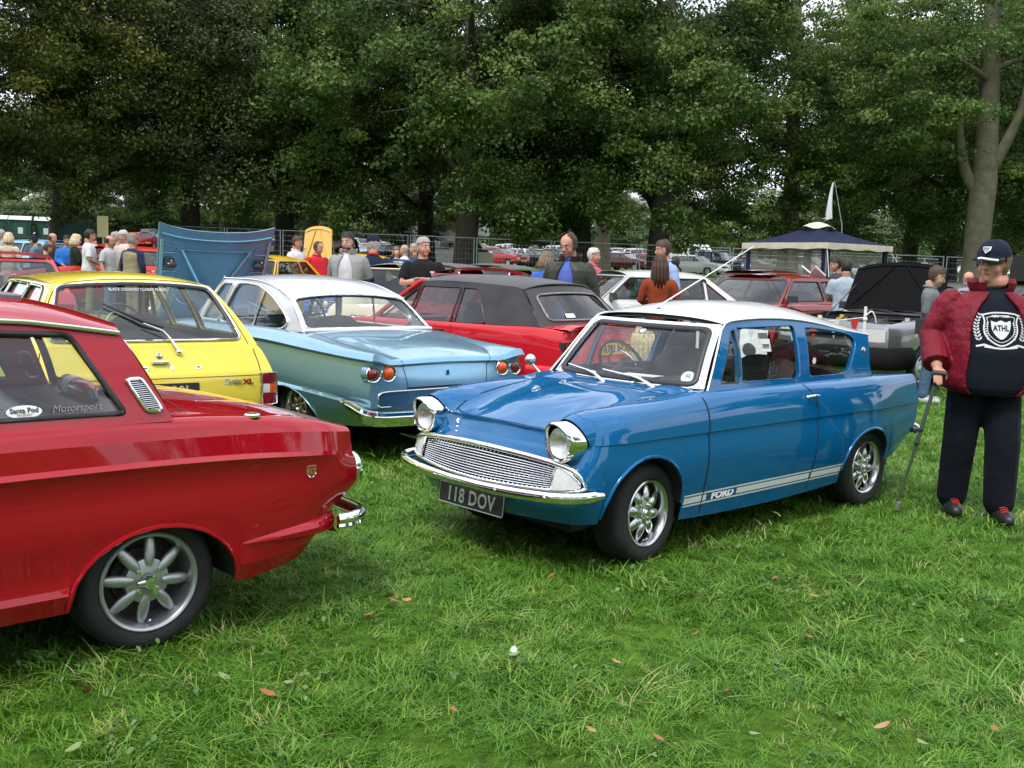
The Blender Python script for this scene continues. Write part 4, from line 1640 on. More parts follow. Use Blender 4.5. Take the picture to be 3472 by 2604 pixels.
 # ---- small fittings
 for sg in (1,-1):
  p,n = S.side(-1.40,.812,sg)
  dh = MB()
  dh.tube([p+n*.004,p+n*.022+Vector((-.01,0,.002)),p+n*.026+Vector((-.07,0,.003)),p+n*.020+Vector((-.115,0,0)),p+n*.003+Vector((-.125,0,-.002))],[.009,.010,.009,.009,.007],n=8)
  dh.obj('door_handle',M_CHROME,root,angle=60)
  bd = MB()
  q = Vector((-2.265,(.63-k*(1.055-.88)+.016)*sg,1.055))
  bd.lathe([(.001,.006),(.016,.005),(.022,.001),(.023,-.004)],n=18,c=(0,0,0))
  me = bd.mesh('badge')
  me.transform(Matrix.Translation(q) @ Matrix.Rotation(0 if sg > 0 else PI,4,'Z') @ Matrix.Scale(1.4,4,(0,0,1)))
  bo_ = mobj('badge',me,M_CHROME,root)
  rc = MB().lathe([(.001,.0085),(.010,.0075),(.012,.005)],n=12)
  me = rc.mesh('badge_centre')
  me.transform(Matrix.Translation(q) @ Matrix.Rotation(0 if sg > 0 else PI,4,'Z'))
  mobj('badge_centre',me,M_RED,bo_)
 # wipers lying towards the far side
 for (py,tx,ty) in ((-.02,0,0),(.34,0,0)):
  y0 = py
  u0,v0 = y0/.6,.02
  base = W(u0,0)+Vector((.055,0,-.005))
  mid = W((y0-.20)/.6,.085)+Vector((.030,0,.012))
  tip = W((y0-.44)/.6,.135)+Vector((.018,0,.006))
  wp = MB()
  wp.tube([base,base+(mid-base)*.5+Vector((.006,0,.012)),mid],[.011,.009,.006],n=6)
  wp.ball(base-Vector((0,0,.006)),.017,10,6)
  wo = wp.obj('wiper',M_CHROME,root,angle=60)
  bl = MB()
  a = W((y0-.12)/.6,.075)+Vector((.018,0,.006))
  bl.tube([a,mid+Vector((-.006,0,-.004)),tip],.0055,n=6)
  bl.obj('wiper_blade',M_CHROME,wo,angle=60)
 jt = MB()
 p,n = S.top(-.40,.17)
 jt.ball(p+n*.006,(.018,.012,.010),10,6)
 jt.obj('washer_jet',M_CHROME,root)
 # cowl scoops beside the bonnet
 for sg in (1,-1):
  sc = MB()
  P = []
  for x,hh in ((-.485,.010),(-.44,.018),(-.36,.016),(-.30,.002)):
   P.append([(x,sg*y,S.top(max(x,-.47),sg*y)[0].z+hh*math.sin(PI*t)) for t,y in zip(np.linspace(0,1,7),np.linspace(.30,.56,7))])
  sc.grid(P)
  sc.obj('cowl_scoop',P_BLUE,root,angle=60)
 # door mirror on the far wing
 mr = MB()
 p,n = S.side(-.44,.86,-1)
 mr.tube([p+Vector((-.02,.01,0)),p+Vector((.0,-.05,.06)),p+Vector((.01,-.07,.085))],[.012,.007,.007],n=8)
 mr.ball(p+Vector((.01,-.075,.10)),(.034,.038,.036),16,10)
 mo = mr.obj('wing_mirror',M_CHROME,root,angle=80)
 # aerial
 ae = MB()
 a0 = Vector((-.86,-.03,1.335))
 ae.tube([a0+Vector((-.02,0,-.005)),a0+Vector((.03,0,.012)),a0+Vector((.045,0,.006))],[.014,.015,.006],n=8)
 ao = ae.obj('aerial',M_CHROME,root,angle=60)
 MB().tube([a0+Vector((.01,0,.012)),a0+Vector((-.56,.28,.40))],[.0045,.003],n=6).obj('aerial_rod',M_WHITE,ao)
 # papers and tax disc behind the glass, round stickers
 pp = MB()
 pp.prism([(-.14,-.07),(.14,-.07),(.15,.07),(-.13,.08)],lambda u,v: Vector((-.60+v*.8,.05+u,.925+u*.02)),lambda u,v: Vector((-.60+v*.8,.05+u,.929+u*.02)))
 pp.obj('windscreen_paper',M_PAPER,root,smooth=False)
 def disc(u,v,r,m,name,wob=0.0,par=None):
  d = MB()
  c = W(u,v)-Vector((.015,0,.006))
  du = (W(u+.01,v)-W(u-.01,v)).normalized()
  dv = (W(u,v+.01)-W(u,v-.01)).normalized()
  d.add([c+du*r*math.cos(a)+dv*r*math.sin(a) for a in np.linspace(0,2*PI,25)[:-1]],[tuple(range(24))])
  return d.obj(name,m,root),c,du,dv
 o,c,du,dv = disc(.80,.17,.042,M_PAPER,'tax_disc')
 nn = du.cross(dv)
 put_text('02',.03,M_INK,o,c+nn*.002+dv*.008,du,dv,name='disc_print',depth=.0005)
 d2 = MB()
 d2.box((0,0,0),(.001,.05,.004))
 o,c,du,dv = disc(-.03,.84,.032,M_RED,'round_sticker')
 o2 = MB()
 c2 = c+nn*.002
 o2.add([c2+du*.023*math.cos(a)+dv*.023*math.sin(a) for a in np.linspace(0,2*PI,25)[:-1]],[tuple(range(24))])
 o2.obj('sticker_centre',M_PAPER,o)
 st2 = MB()
 cc = Vector(PS(1,.006)(-1.645,1.02))
 st2.add([cc+Vector((.028*math.cos(a),0,.028*math.sin(a))) for a in np.linspace(0,2*PI,21)[:-1]],[tuple(range(20))])
 s2 = st2.obj('round_sticker',M_RED,root)
 st3 = MB()
 st3.add([cc+Vector((.021*math.cos(a),.002,.021*math.sin(a))) for a in np.linspace(0,2*PI,21)[:-1]],[tuple(range(20))])
 st3.obj('sticker_centre',M_PAPER,s2)
 # rear-view mirror
 rv = MB()
 rv.box((-.80,0,1.215),(.03,.22,.06))
 rv.obj('rear_view_mirror',M_PLASTIC,root)
 # ---- wheels
 w = wheel_proto('petal',.278,.182,.185,M_ALLOY)
 zw = .268
 put_wheels(root,w,[(0,.565,zw,R(5)),(-2.30,.555,zw-.002,0),(0,-.565,zw,R(5)),(-2.30,-.555,zw-.002,0)])
 return root
def smooth2(pts,n=5):
 return [(p.x,p.y) for p in smooth_line([(a,b,0) for a,b in pts],n)]
anglia = build_anglia()
# ---------------------------------------------------------------- dark red two-door saloon, rear towards us (origin under rear axle)
FULL = [(-1,0),(1,0),(1,1),(-1,1)]
def addm(a,b):
 a.add(b.v,b.f)
def screen(root,P,margin,mat,name,surround_mat,trim=None,seal=True,r=.10,gm=None,inset=.006,ax=(1,0,0),trim_r=.006,wide=.016,tm=None):
 """surround panel with rounded opening, glass, rubber seal and bright trim; margin = (side, bottom, top)"""
 ms,mb_,mt = margin
 hole = rounded([(-1+ms,mb_),(1-ms,mb_),(1-ms,1-mt),(-1+ms,1-mt)],r,6)
 A = Vector(ax)
 if surround_mat is not None:
  cdt_panel(densify(FULL,.1),[hole],P,step=.25,edge_step=.08).obj(name+'_surround',surround_mat,root,angle=40)
 g = cdt_panel(hole,[],lambda u,v: P(u,v)-A*inset,step=.2,edge_step=.1).obj(name,gm or M_GLASS,root,angle=60)
 if seal:
  t = MB()
  t.tube([P(u,v) for u,v in densify(hole,.05)],wide,n=8,closed=True,ell=(.45,1))
  t.obj('window_seal',M_SEAL,g,angle=60)
 if trim:
  t = MB()
  t.tube([P(u,v)+A*.007 for u,v in densify(hole,.05)],trim_r,n=6,closed=True)
  t.obj('window_trim',tm or M_CHROME,g,angle=60)
 return g,hole
def build_red_saloon():
 P_RED = paint('dark red paint',(0.33,0.003,0.012),metal=0.0)
 root = thing('red_saloon_car','dark red two-door classic saloon with silver eight-spoke wheel, cut off by the left edge','car',
    (-1.868,4.474,float(gz(-1.9,4.5))),R(222.8))
 rows = [
  dict(y=[(-.92,.56),(-.7,.66),(-.35,.705),(.6,.705),(2.2,.70),(3.15,.60)],z=[(-.92,.40),(-.83,.335),(-.71,.272),(-.527,.242),(-.37,.226),(.35,.232),(.6,.232),(2.3,.235),(3.15,.28)],f=0,r=.05,fb=.08,rb=-.06),
  dict(y=[(-.92,.60),(-.7,.70),(-.35,.74),(.3,.742),(2.2,.735),(3.15,.64)],z=[(-.92,.425),(-.7,.33),(-.4,.305),(.34,.309),(1.5,.31),(3.15,.34)],f=.02,r=.04,fb=.09,rb=-.06,c=True),
  dict(y=[(-.92,.61),(-.7,.71),(-.35,.742),(.3,.733),(2.2,.735),(3.15,.66)],z=[(-.92,.455),(-.7,.365),(-.4,.34),(.34,.338),(1.5,.34),(3.15,.38)],f=.03,r=.03,fb=.09,rb=-.06),
  dict(y=[(-.92,.655),(-.7,.73),(-.3,.757),(2.2,.755),(3.15,.68)],z=[(-.92,.57),(-.3,.56),(.56,.545),(1.5,.54),(3.15,.52)],f=.04,r=-.06,fb=.09,rb=-.05),
  dict(y=[(-.92,.665),(-.75,.722),(-.6,.742),(-.3,.752),(2.2,.752),(3.15,.68)],z=[(-.92,.672),(-.69,.698),(-.31,.726),(.07,.736),(.57,.738),(1.5,.72),(3.15,.66)],f=.05,r=-.05,fb=.09,rb=-.05),
  dict(y=[(-.92,.666),(-.78,.720),(-.68,.750),(-.3,.770),(2.2,.767),(3.15,.69)],z=[(-.92,.700),(-.69,.730),(-.31,.756),(.07,.766),(.57,.768),(1.5,.75),(3.15,.69)],f=.05,r=-.035,fb=.08,rb=-.04,c=True),
  dict(y=[(-.92,.664),(-.78,.718),(-.68,.738),(-.3,.748),(2.2,.745),(3.15,.68)],z=[(-.92,.716),(-.69,.747),(-.31,.774),(.07,.784),(.57,.786),(1.5,.768),(3.15,.706)],f=.05,r=-.03,fb=.08,rb=-.04,c=True),
  dict(y=[(-.92,.672),(-.75,.708),(-.5,.724),(0,.738),(.9,.745),(2.2,.735),(3.15,.67)],z=[(-.92,.806),(-.6,.838),(-.31,.852),(.07,.860),(.57,.867),(1.5,.86),(3.15,.78)],f=.02,r=-.012,fb=.06,rb=-.02,c=True),
  dict(y=[(-.92,.640),(-.75,.668),(-.5,.683),(0,.697),(.9,.702),(2.2,.69),(3.15,.62)],z=[(-.92,.822),(-.75,.866),(-.56,.897),(-.09,.928),(.55,.938),(1.5,.93),(3.15,.83)],f=.0,r=-.015,fb=.05,rb=-.03),
 ]
 deck = [
  (.93,[(-.92,.002),(-.3,.006),(1.9,.004),(3.15,.0)]),
  (.80,[(-.92,.0),(-.6,.010),(-.2,.018),(1.9,.02),(3.15,.0)]),
  (.5,[(-.92,.004),(-.6,.022),(-.2,.034),(1.9,.05),(3.15,.01)]),
  (.0,[(-.92,.006),(-.6,.028),(-.2,.042),(1.9,.06),(3.15,.015)]),
 ]
 arches = [(-.005,.24,.345,.283),(2.49,.24,.345,.27)]
 spec = dict(x0=-.92,x1=3.15,rows=rows,deck=deck,arches=arches,kc=3,lf=.4,lr=.36,open=(-.10,1.98,.99),cols=70,sub=3)
 mb,info = shell(spec)
 S = Surf(mb)
 body_obj(mb,info,P_RED,root)
 arch_parts(root,info,arches,P_RED,lip=.010)
 MB().box((1.25,0,.27),(3.0,1.0,.08)).obj('underbody',M_UNDER,root,smooth=False)
 k = .40
 def PS(sg,off=0.0):
  return lambda x,z: (x,sg*(.70-k*(z-.93)+.012*math.sin(PI*min(1,max(0,(z-.9)/.4)))-off),z)
 gut = [(1.42,.540,1.300),(1.0,.540,1.325),(.50,.546,1.318),(.296,.554,1.298),(.074,.567,1.266)]
 gl = [(p.x,p.z) for p in smooth_line(gut,4)]
 outline = [(1.88,.915),(1.45,1.285)]+gl[1:-1]+[(.070,1.264),(.02,1.160),(-.03,1.050),(-.082,.938),(-.084,.925),(.55,.932),(1.2,.93)]
 rear = rounded([(.100,.966),(.262,1.262),(.70,1.285),(.70,.972)],[.02,.03,.03,.03],4)
 door = rounded([(.76,.972),(.76,1.286),(1.40,1.27),(1.76,.955)],[.03,.03,.04,.03],4)
 for sg in (1,-1):
  cdt_panel(outline,[rear,door],PS(sg),step=.10,edge_step=.05,reveal=.03,rv=lambda u,v: (0,-sg,0)).obj('cabin_side',P_RED,root,angle=30)
  for nm,h in (('rear_side_window',rear),('door_window',door)):
   g = cdt_panel(h,[],PS(sg,.016),step=.15,edge_step=.08).obj(nm,M_GLASS,root,angle=60)
   t = MB()
   t.tube([PS(sg,.006)(*q) for q in densify(h,.04)],.012,n=6,closed=True)
   t.obj('window_seal',M_SEAL,g,angle=60)
  t = MB()
  t.tube([(q.x,(q.y+.010)*sg,q.z) for q in smooth_line(gut,5)],.010,n=6,ell=(.9,1))
  t.obj('drip_rail',M_CHROME,root,angle=60)
  # louvred vent on the rear pillar
  vq = [(.082,1.094),(.022,1.096),(-.044,.970),(.016,.968)]
  vr = rounded(vq,.018,4)
  v = cdt_panel(vr,[],PS(sg,-.004),step=.1).obj('pillar_vent',M_GAP,root)
  t = MB()
  t.tube([PS(sg,-.006)(*q) for q in densify(vr,.02)],.0085,n=6,closed=True)
  t.obj('vent_frame',M_CHROME,v,angle=60)
  for j in range(1,17):
   s = j/17
   a = Vector(vq[0]+(0,)).lerp(Vector(vq[3]+(0,)),s)
   b = Vector(vq[1]+(0,)).lerp(Vector(vq[2]+(0,)),s)
   a,b = a.lerp(b,.10),b.lerp(a,.10)
   MB().tube([PS(sg,-.007)(a.x,a.y),PS(sg,-.007)(b.x,b.y)],.0019,n=4).obj('vent_bar',M_CHROME,v)
 crown = [(1.50,1.325),(1.2,1.385),(.9,1.405),(.5,1.405),(.3,1.388),(.17,1.360),(.05,1.322),(-.05,1.272)]
 roof_patch(gut,crown,fbow=.06,rbow=-.10,power=2.5,sub=5).obj('roof',P_RED,root,angle=40)
 roof_patch([(x,y-.03,z-.03) for x,y,z in gut],[(a,b-.035) for a,b in crown],fbow=.03,rbow=-.02,power=2.5,n=6,sub=2).obj('roof_lining',principled('dark roof lining',(.03,.028,.027),rough=.9),root)
 # grey folding sun roof panel
 rs = Surf(roof_patch(gut,crown,fbow=.06,rbow=-.10,power=2.5,sub=5))
 so_ = rounded([(.30,.24),(.30,-.34),(1.05,-.34),(1.05,.24)],.10,6)
 sr = cdt_panel(so_,[],lambda x,y: rs.top(x,y)[0]+Vector((0,0,.014)),step=.08)
 e = [rs.top(x,y)[0] for x,y in densify(so_,.06)]
 sr.grid([[q+Vector((0,0,.014)) for q in e+e[:1]],[q-Vector((0,0,.004)) for q in e+e[:1]]])
 sr.obj('roof_vent_panel',principled('grey vinyl',(.17,.15,.17),rough=.55),root,angle=40)
 W = quad_patch((1.93,-.66,.93),(1.93,.66,.93),(1.45,.54,1.29),(1.45,-.54,1.29),bow=.10,bulge=.06)
 screen(root,W,(.07,.04,.05),M_GLASS,'windscreen',P_RED,trim=True)
 B = quad_patch((-.085,.690,.938),(-.085,-.690,.938),(.068,-.562,1.262),(.068,.562,1.262),bow=-.03,bulge=-.05)
 screen(root,B,(.10,.06,.06),M_GLASS,'rear_window',P_RED,trim=True,ax=(-1,0,0))
 # cabin
 it = MB()
 it.box((1.15,0,.30),(1.6,1.3,.06))
 for sg in (1,-1):
  it.box((1.15,sg*.69,.63),(1.5,.03,.56))
  it.box((.20,sg*.66,.86),(.5,.03,.13))
 it.obj('cabin_lining',M_TRIM,root,smooth=False)
 shf = MB()
 P = []
 for x,z in ((-.12,.945),(.0,.935),(.12,.925),(.17,.90),(.18,.5)):
  P.append([(x,y,z+.01*math.cos(y*3)) for y in np.linspace(-.64,.64,9)])
 shf.grid(P)
 shf.obj('parcel_shelf',principled('dark red shelf',(.085,.012,.014),rough=.45),root,angle=40)
 bk = MB()
 P = []
 for y in np.linspace(-.62,.62,49):
  fl = .008*abs(math.sin(y*42))
  P.append([(x-fl*nx,y,z) for x,z,nx in ((.16,.925,0),(.22,.945,0),(.30,.90,1),(.40,.74,1),(.48,.56,1),(.54,.46,1),(.95,.48,0),(1.05,.44,0),(1.06,.3,0))])
 bk.grid(P)
 bk.obj('rear_bench',principled('brown black vinyl',(.045,.026,.026),rough=.38),root,angle=70)
 seats(root,1.30,.5,M_TRIM,z=.28,top=1.02,rear_w=0)
 dm = MB()
 dm.box((1.88,0,.78),(.2,1.3,.16))
 dm.obj('dashboard',M_TRIM,root,smooth=False)
 # fire extinguisher lying on the shelf
 fe = MB()
 fe.tube([(-.02,-.28,.978),(-.02,-.26,.978),(.0,-.02,.978),(.01,.08,.978),(.015,.11,.978)],[.02,.045,.046,.040,.022],n=14)
 feo = fe.obj('fire_extinguisher',principled('red extinguisher',(.55,.05,.025),rough=.3,coat=.5),None)
 feo.location,feo.rotation_euler = root.location,root.rotation_euler
 tag(feo,'small red fire extinguisher lying on the rear shelf of the dark red saloon','extinguisher')
 MB().tube([(-.014,-.19,.978),(-.006,-.09,.978)],.0475,n=14).obj('extinguisher_label',M_PAPER,feo)
 MB().tube([(.015,.11,.978),(.018,.16,.98),(.03,.21,.96)],[.018,.016,.012],n=8).obj('extinguisher_valve',M_PLASTIC,feo)
 # shut lines of the boot lid
 gp = MB()
 bl = smooth2([(-.16,.54),(-.22,.575),(-.40,.585),(-.92,.575)],5)
 for sg in (1,-1):
  addm(gp,ribbon([S.top(x,y*sg) for x,y in bl],.006))
  addm(gp,ribbon([S.side(.78,z,sg) for z in np.linspace(.90,.25,30)],.007,.002))
  addm(gp,ribbon([S.side(1.92,z,sg) for z in np.linspace(.88,.25,30)],.007,.002))
 addm(gp,ribbon([S.top(-.19-.04*(1-(y/.55) ** 2),y) for y in np.linspace(-.55,.55,15)],.007))
 gp.obj('shut_line',M_GAP,root)
 for sg in (1,-1):
  # flare running back from the wheel to the bumper end
  fl = MB()
  P = []
  for t in np.linspace(0,1,12):
   x = -.36-.50*t
   zt = .393+.045*t
   h = .004+.066*t
   o = .040*t ** .8
   yb = S.side(x,zt,sg)[0].y*sg
   yl = S.side(x,zt-h*1.15,sg)[0].y*sg
   P.append([(x,sg*(yb-.004),zt+.014),(x,sg*(yb+o*.6),zt+.004),(x,sg*(yb+o),zt-h*.35),(x,sg*(yb+o*.85),zt-h*.9),(x,sg*(yl-.004),zt-h*1.2)])
  fl.grid(P)
  fl.obj('rear_flare',P_RED,root,angle=35)
 # rear bumper, with pointed wrapped ends
 rb = MB()
 P = []
 path = smooth2([(.722,-.84),(.725,-.90),(.69,-.975),(.60,-1.03),(.3,-1.06),(0,-1.07),(-.3,-1.06),(-.60,-1.03),(-.69,-.975),(-.725,-.90),(-.722,-.84)],5)
 for i,(y,x) in enumerate(path):
  a,b = path[max(0,i-1)],path[min(len(path)-1,i+1)]
  t = Vector((b[1]-a[1],b[0]-a[0])).normalized()
  n = Vector((-abs(t.y) if True else 0,0))
  nn = Vector((-t.y,t.x))
  if nn.dot(Vector((x+.2,y))) < 0:
   nn = -nn
  P.append([(x+nn.x*q,y+nn.y*q,.412+w) for q,w in ((-.01,.034),(.008,.035),(.020,.022),(.024,.004),(.014,-.010),(.018,-.022),(.006,-.032),(-.012,-.028))])
 rb.grid(P)
 for row in (P[0],P[-1]):
  rb.add(row,[tuple(range(len(row)))])
 rb.obj('rear_bumper',M_CHROME,root,angle=50)
 for sg in (1,-1):
  tl = MB()
  tl.lathe([(.001,-.03),(.04,-.022),(.066,-.004),(.07,.02)],n=24,axis='X',c=(-1.005,.575*sg,.615))
  t = tl.obj('tail_light',M_RED,root,angle=60)
  rr = MB()
  rr.lathe([(.068,-.012),(.078,-.016),(.086,0),(.088,.04)],n=24,axis='X',c=(-1.0,.575*sg,.615))
  rr.obj('tail_light_rim',M_CHROME,t,angle=60)
  # shield badge
  bd = MB()
  c,n = S.side(-.695,.657,sg)
  sh = [(-.021,.026),(.021,.026),(.021,-.010),(0,-.030),(-.021,-.010)]
  bd.prism(sh,lambda u,v: c+n*.004+Vector((-u*sg,0,v)),lambda u,v: c-n*.002+Vector((-u*sg,0,v)))
  b = bd.obj('shield_badge',principled('red enamel',(.45,.02,.02),rough=.25,coat=1),root,smooth=False)
  t = MB()
  t.tube([c+n*.004+Vector((-u*sg,0,v)) for u,v in sh],.003,n=5,closed=True)
  t.obj('badge_rim',M_CHROME,b)
  put_text('GT',.030,M_CHROME,b,c+n*.006+Vector((0,0,.001)),(-sg,0,0),(0,0,1),name='badge_letters',depth=.002,bold=.0006)
 # fuel cap, on the left shoulder of the boot
 p,n = S.top(-.45,.662)
 fc = MB()
 fc.lathe([(.001,.014),(.028,.012),(.034,.006),(.034,-.004)],n=24,axis='Z',c=p)
 fc.obj('fuel_cap',M_CHROME,root,angle=40)
 # window stickers
 t = MB()
 q0 = Vector(PS(1,.010)(.46,.998))
 up = (Vector(PS(1,.010)(.46,1.03))-q0).normalized()
 t.add([q0+Vector((-1,0,0))*.062*math.cos(a)+up*.024*math.sin(a) for a in np.linspace(0,2*PI,29)[:-1]],[tuple(range(28))])
 so = t.obj('oval_sticker',M_PAPER,root)
 nrm = Vector((-1,0,0)).cross(up)
 nrm = nrm if nrm.y > 0 else -nrm
 put_text('Santa Pod',.026,M_INK,so,q0+nrm*.002+up*.004,(-1,0,0),up,name='sticker_print',depth=.0005,bold=.0006,scale_x=.95)
 put_text('RACEWAY',.011,M_RED,so,q0+nrm*.002-up*.012,(-1,0,0),up,name='sticker_print',depth=.0005)
 put_text('Motorsport',.040,principled('silver film lettering',(.22,.20,.19),rough=.5),root,Vector(PS(1,.008)(.275,1.0)),(-1,0,0),up,name='window_lettering',depth=.0005,shear=.35,scale_x=.95)
 # front lamps, grille and bumper (seen only from elsewhere)
 for sg in (1,-1):
  hl = MB()
  p,n = S.front(.52*sg,.62)
  hl.lathe([(.001,.03),(.05,.022),(.085,0),(.095,-.02)],n=22,axis='X',c=p)
  hl.obj('headlight',M_CLEAR,root,angle=60)
 fb = MB()
 fb.tube([(3.10,-.70,.42),(3.27,-.5,.42),(3.32,0,.42),(3.27,.5,.42),(3.10,.70,.42)],.045,n=8,ell=(1,.5))
 fb.obj('front_bumper',M_CHROME,root,angle=60)
 w = wheel_proto('petal_spin',.285,.200,.185,M_ALLOYP)
 put_wheels(root,w,[(0,.575,.279,0),(2.49,.56,.279,0),(0,-.575,.279,0),(2.49,-.56,.279,0)])
 return root
build_red_saloon()
# ---------------------------------------------------------------- yellow estate, rear towards us
def build_estate():
 P_YEL = paint('lemon yellow paint',(0.80,0.64,0.075),metal=0.0)
 root = thing('yellow_estate_car','lemon yellow estate car seen from behind with wiper on its tailgate window','car',
    (-2.927,7.673,float(gz(-2.9,7.7))+.01),R(123.91))
 rows = [
  dict(y=[(-.93,.74),(-.4,.79),(3.2,.74)],z=[(-.93,.40),(-.4,.27),(.5,.20),(2,.2),(3.2,.30)],f=0,r=.02,fb=.06,rb=-.05),
  dict(y=[(-.93,.80),(-.4,.83),(3.2,.78)],z=[(-.93,.47),(0,.45),(3.2,.42)],f=.03,r=-.02,fb=.06,rb=-.05),
  dict(y=[(-.93,.815),(-.4,.852),(3.2,.80)],z=[(-.93,.60),(0,.62),(3.2,.55)],f=.04,r=-.035,fb=.06,rb=-.05),
  dict(y=[(-.93,.822),(-.4,.852),(.5,.85),(3.2,.80)],z=[(-.93,.735),(-.4,.76),(.6,.74),(3.2,.66)],f=.02,r=-.03,fb=.06,rb=-.05,c=True),
  dict(y=[(-.93,.805),(-.4,.835),(.5,.825),(3.2,.77)],z=[(-.93,.79),(-.4,.83),(.6,.82),(3.2,.70)],f=.0,r=-.005,fb=.05,rb=-.03),
  dict(y=[(-.93,.735),(-.4,.765),(.5,.77),(3.2,.70)],z=[(-.93,.925),(-.4,.935),(.6,.92),(1.9,.90),(3.2,.76)],f=.0,r=.065,fb=.05,rb=-.035),
 ]
 deck = [(.95,[(-.93,.008),(3.2,.004)]),(.6,[(-.93,.012),(1.9,.02),(3.2,.01)]),(0,[(-.93,.014),(1.9,.03),(3.2,.015)])]
 arches = [(0,.29,.34,.30),(2.578,.29,.34,.30)]
 mb,info = shell(dict(x0=-.93,x1=3.2,rows=rows,deck=deck,arches=arches,kc=3,lf=.4,lr=.30,open=(-.86,1.95,.96),cols=60,sub=3))
 S = Surf(mb)
 body_obj(mb,info,P_YEL,root)
 arch_parts(root,info,arches,P_YEL,lip=.008)
 MB().box((1.2,0,.30),(3.4,1.1,.08)).obj('underbody',M_UNDER,root,smooth=False)
 k = .50
 def PS(sg,off=0.0):
  return lambda x,z: (x,sg*(.735-k*(z-.93)+.015*math.sin(PI*min(1,max(0,(z-.93)/.4)))-off),z)
 gut = [(1.35,.545,1.325),(.9,.555,1.345),(.4,.555,1.350),(-.1,.55,1.342),(-.40,.535,1.325)]
 gl = [(p.x,p.z) for p in smooth_line(gut,4)]
 outline = [(2.0,.905),(1.40,1.31)]+gl[1:]+[(-.50,1.245),(-.68,1.095),(-.87,.935),(-.6,.928),(.6,.92),(1.4,.905)]
 w1 = rounded([(-.60,.975),(.30,.965),(.30,1.305),(-.20,1.300),(-.32,1.24)],[.07,.04,.04,.10,.06],5)
 w2 = rounded([(.38,.965),(1.12,.950),(1.12,1.308),(.38,1.306)],.04,4)
 w3 = rounded([(1.19,.948),(1.82,.935),(1.33,1.296),(1.19,1.302)],.04,4)
 for sg in (1,-1):
  cdt_panel(outline,[w1,w2,w3],PS(sg),step=.12,edge_step=.05,reveal=.03,rv=lambda u,v: (0,-sg,0)).obj('cabin_side',P_YEL,root,angle=30)
  for h in (w1,w2,w3):
   g = cdt_panel(h,[],PS(sg,.014),step=.2,edge_step=.08).obj('side_window',M_GLASS,root,angle=60)
   t = MB()
   t.tube([PS(sg,.002)(*q) for q in densify(h,.04)],.012,n=6,closed=True,ell=(1,1))
   t.obj('window_seal',M_SEAL,g,angle=60)
   t = MB()
   t.tube([PS(sg,-.006)(*q) for q in densify(h,.04)],.007,n=6,closed=True)
   t.obj('window_trim',M_CHROME,g,angle=60)
 crown = [(1.45,1.34),(1.0,1.392),(.5,1.410),(0,1.408),(-.25,1.396),(-.40,1.372),(-.5,1.33)]
 roof_patch(gut,crown,fbow=.06,rbow=-.045,power=2.2,sub=4).obj('roof',P_YEL,root,angle=40)
 roof_patch([(x,y-.04,z-.03) for x,y,z in gut],[(a,b-.035) for a,b in crown],fbow=.02,rbow=.0,power=2.4,n=6,sub=2).obj('roof_lining',principled('pale roof lining',(.30,.30,.29),rough=.8),root)
 # tailgate: upper part leans forward to the roof
 bl,br = Vector((-.865,.738,.930)),Vector((-.865,-.738,.930))
 tl,tr = Vector((-.40,.54,1.325)),Vector((-.40,-.54,1.325))
 def T(u,v):
  s = (u+1)/2
  e = 1-abs(u) ** 2.4
  p = (bl*(1-s)+br*s)*(1-v)+(tl*(1-s)+tr*s)*v
  top = Vector((-.035*e*(1-v)-.045*e*v,0,.047*e*v ** 3))
  return p+top+Vector((-.018,0,.016))*math.sin(PI*v)*1.1
 hole = rounded([(-.865,.085),(.845,.085),(.925,.92),(-.925,.92)],.085,7)
 cdt_panel(densify(FULL,.08),[hole],T,step=.16,edge_step=.06).obj('tailgate',P_YEL,root,angle=40)
 g = cdt_panel(hole,[],lambda u,v: T(u,v)+Vector((.004,0,-.004)),step=.2,edge_step=.1).obj('tailgate_window',M_GLASS,root,angle=60)
 nT = Vector((-.66,0,.75))
 MB().tube([T(u,v)+nT*.002 for u,v in densify(hole,.04)],.016,n=8,closed=True,ell=(.6,1)).obj('window_seal',M_SEAL,g,angle=60)
 tr_ = MB()
 tr_.tube([T(u,v)+nT*.010 for u,v in densify(rounded([(-.885,.068),(.865,.068),(.94,.935),(-.94,.935)],.085,7),.04)],.0085,n=6,closed=True)
 tr_.obj('window_trim',M_CHROME,g,angle=60)
 gp = MB()
 sh = smooth2([(-.985,.10),(-.975,.55),(-.955,.86),(-.86,.975),(-.5,.99),(0,.99),(.5,.99),(.86,.975),(.945,.80),(.935,.45),(.915,.10),(.91,.0)],4)
 addm(gp,ribbon([(T(u,v),nT) for u,v in sh],.007))
 low = [S.rear(y,z) for y,z in [(-.70,.90),(-.722,.80),(-.728,.735),(-.728,.60),(-.728,.47)]]
 addm(gp,ribbon(low,.007))
 addm(gp,ribbon([S.rear(-y,z) for y,z in [(-.70,.90),(-.722,.80),(-.728,.735),(-.728,.60),(-.728,.47)]],.007))
 addm(gp,ribbon([S.rear(y,.722) for y in np.linspace(-.725,.725,21)],.004))
 addm(gp,ribbon([S.rear(y,.452) for y in np.linspace(-.725,.725,21)],.008))
 for sg in (1,-1):
  for x in (.34,1.155):
   addm(gp,ribbon([S.side(x,z,sg) for z in np.linspace(.90,.22,30)],.007,.002))
 gp.obj('shut_line',M_GAP,root)
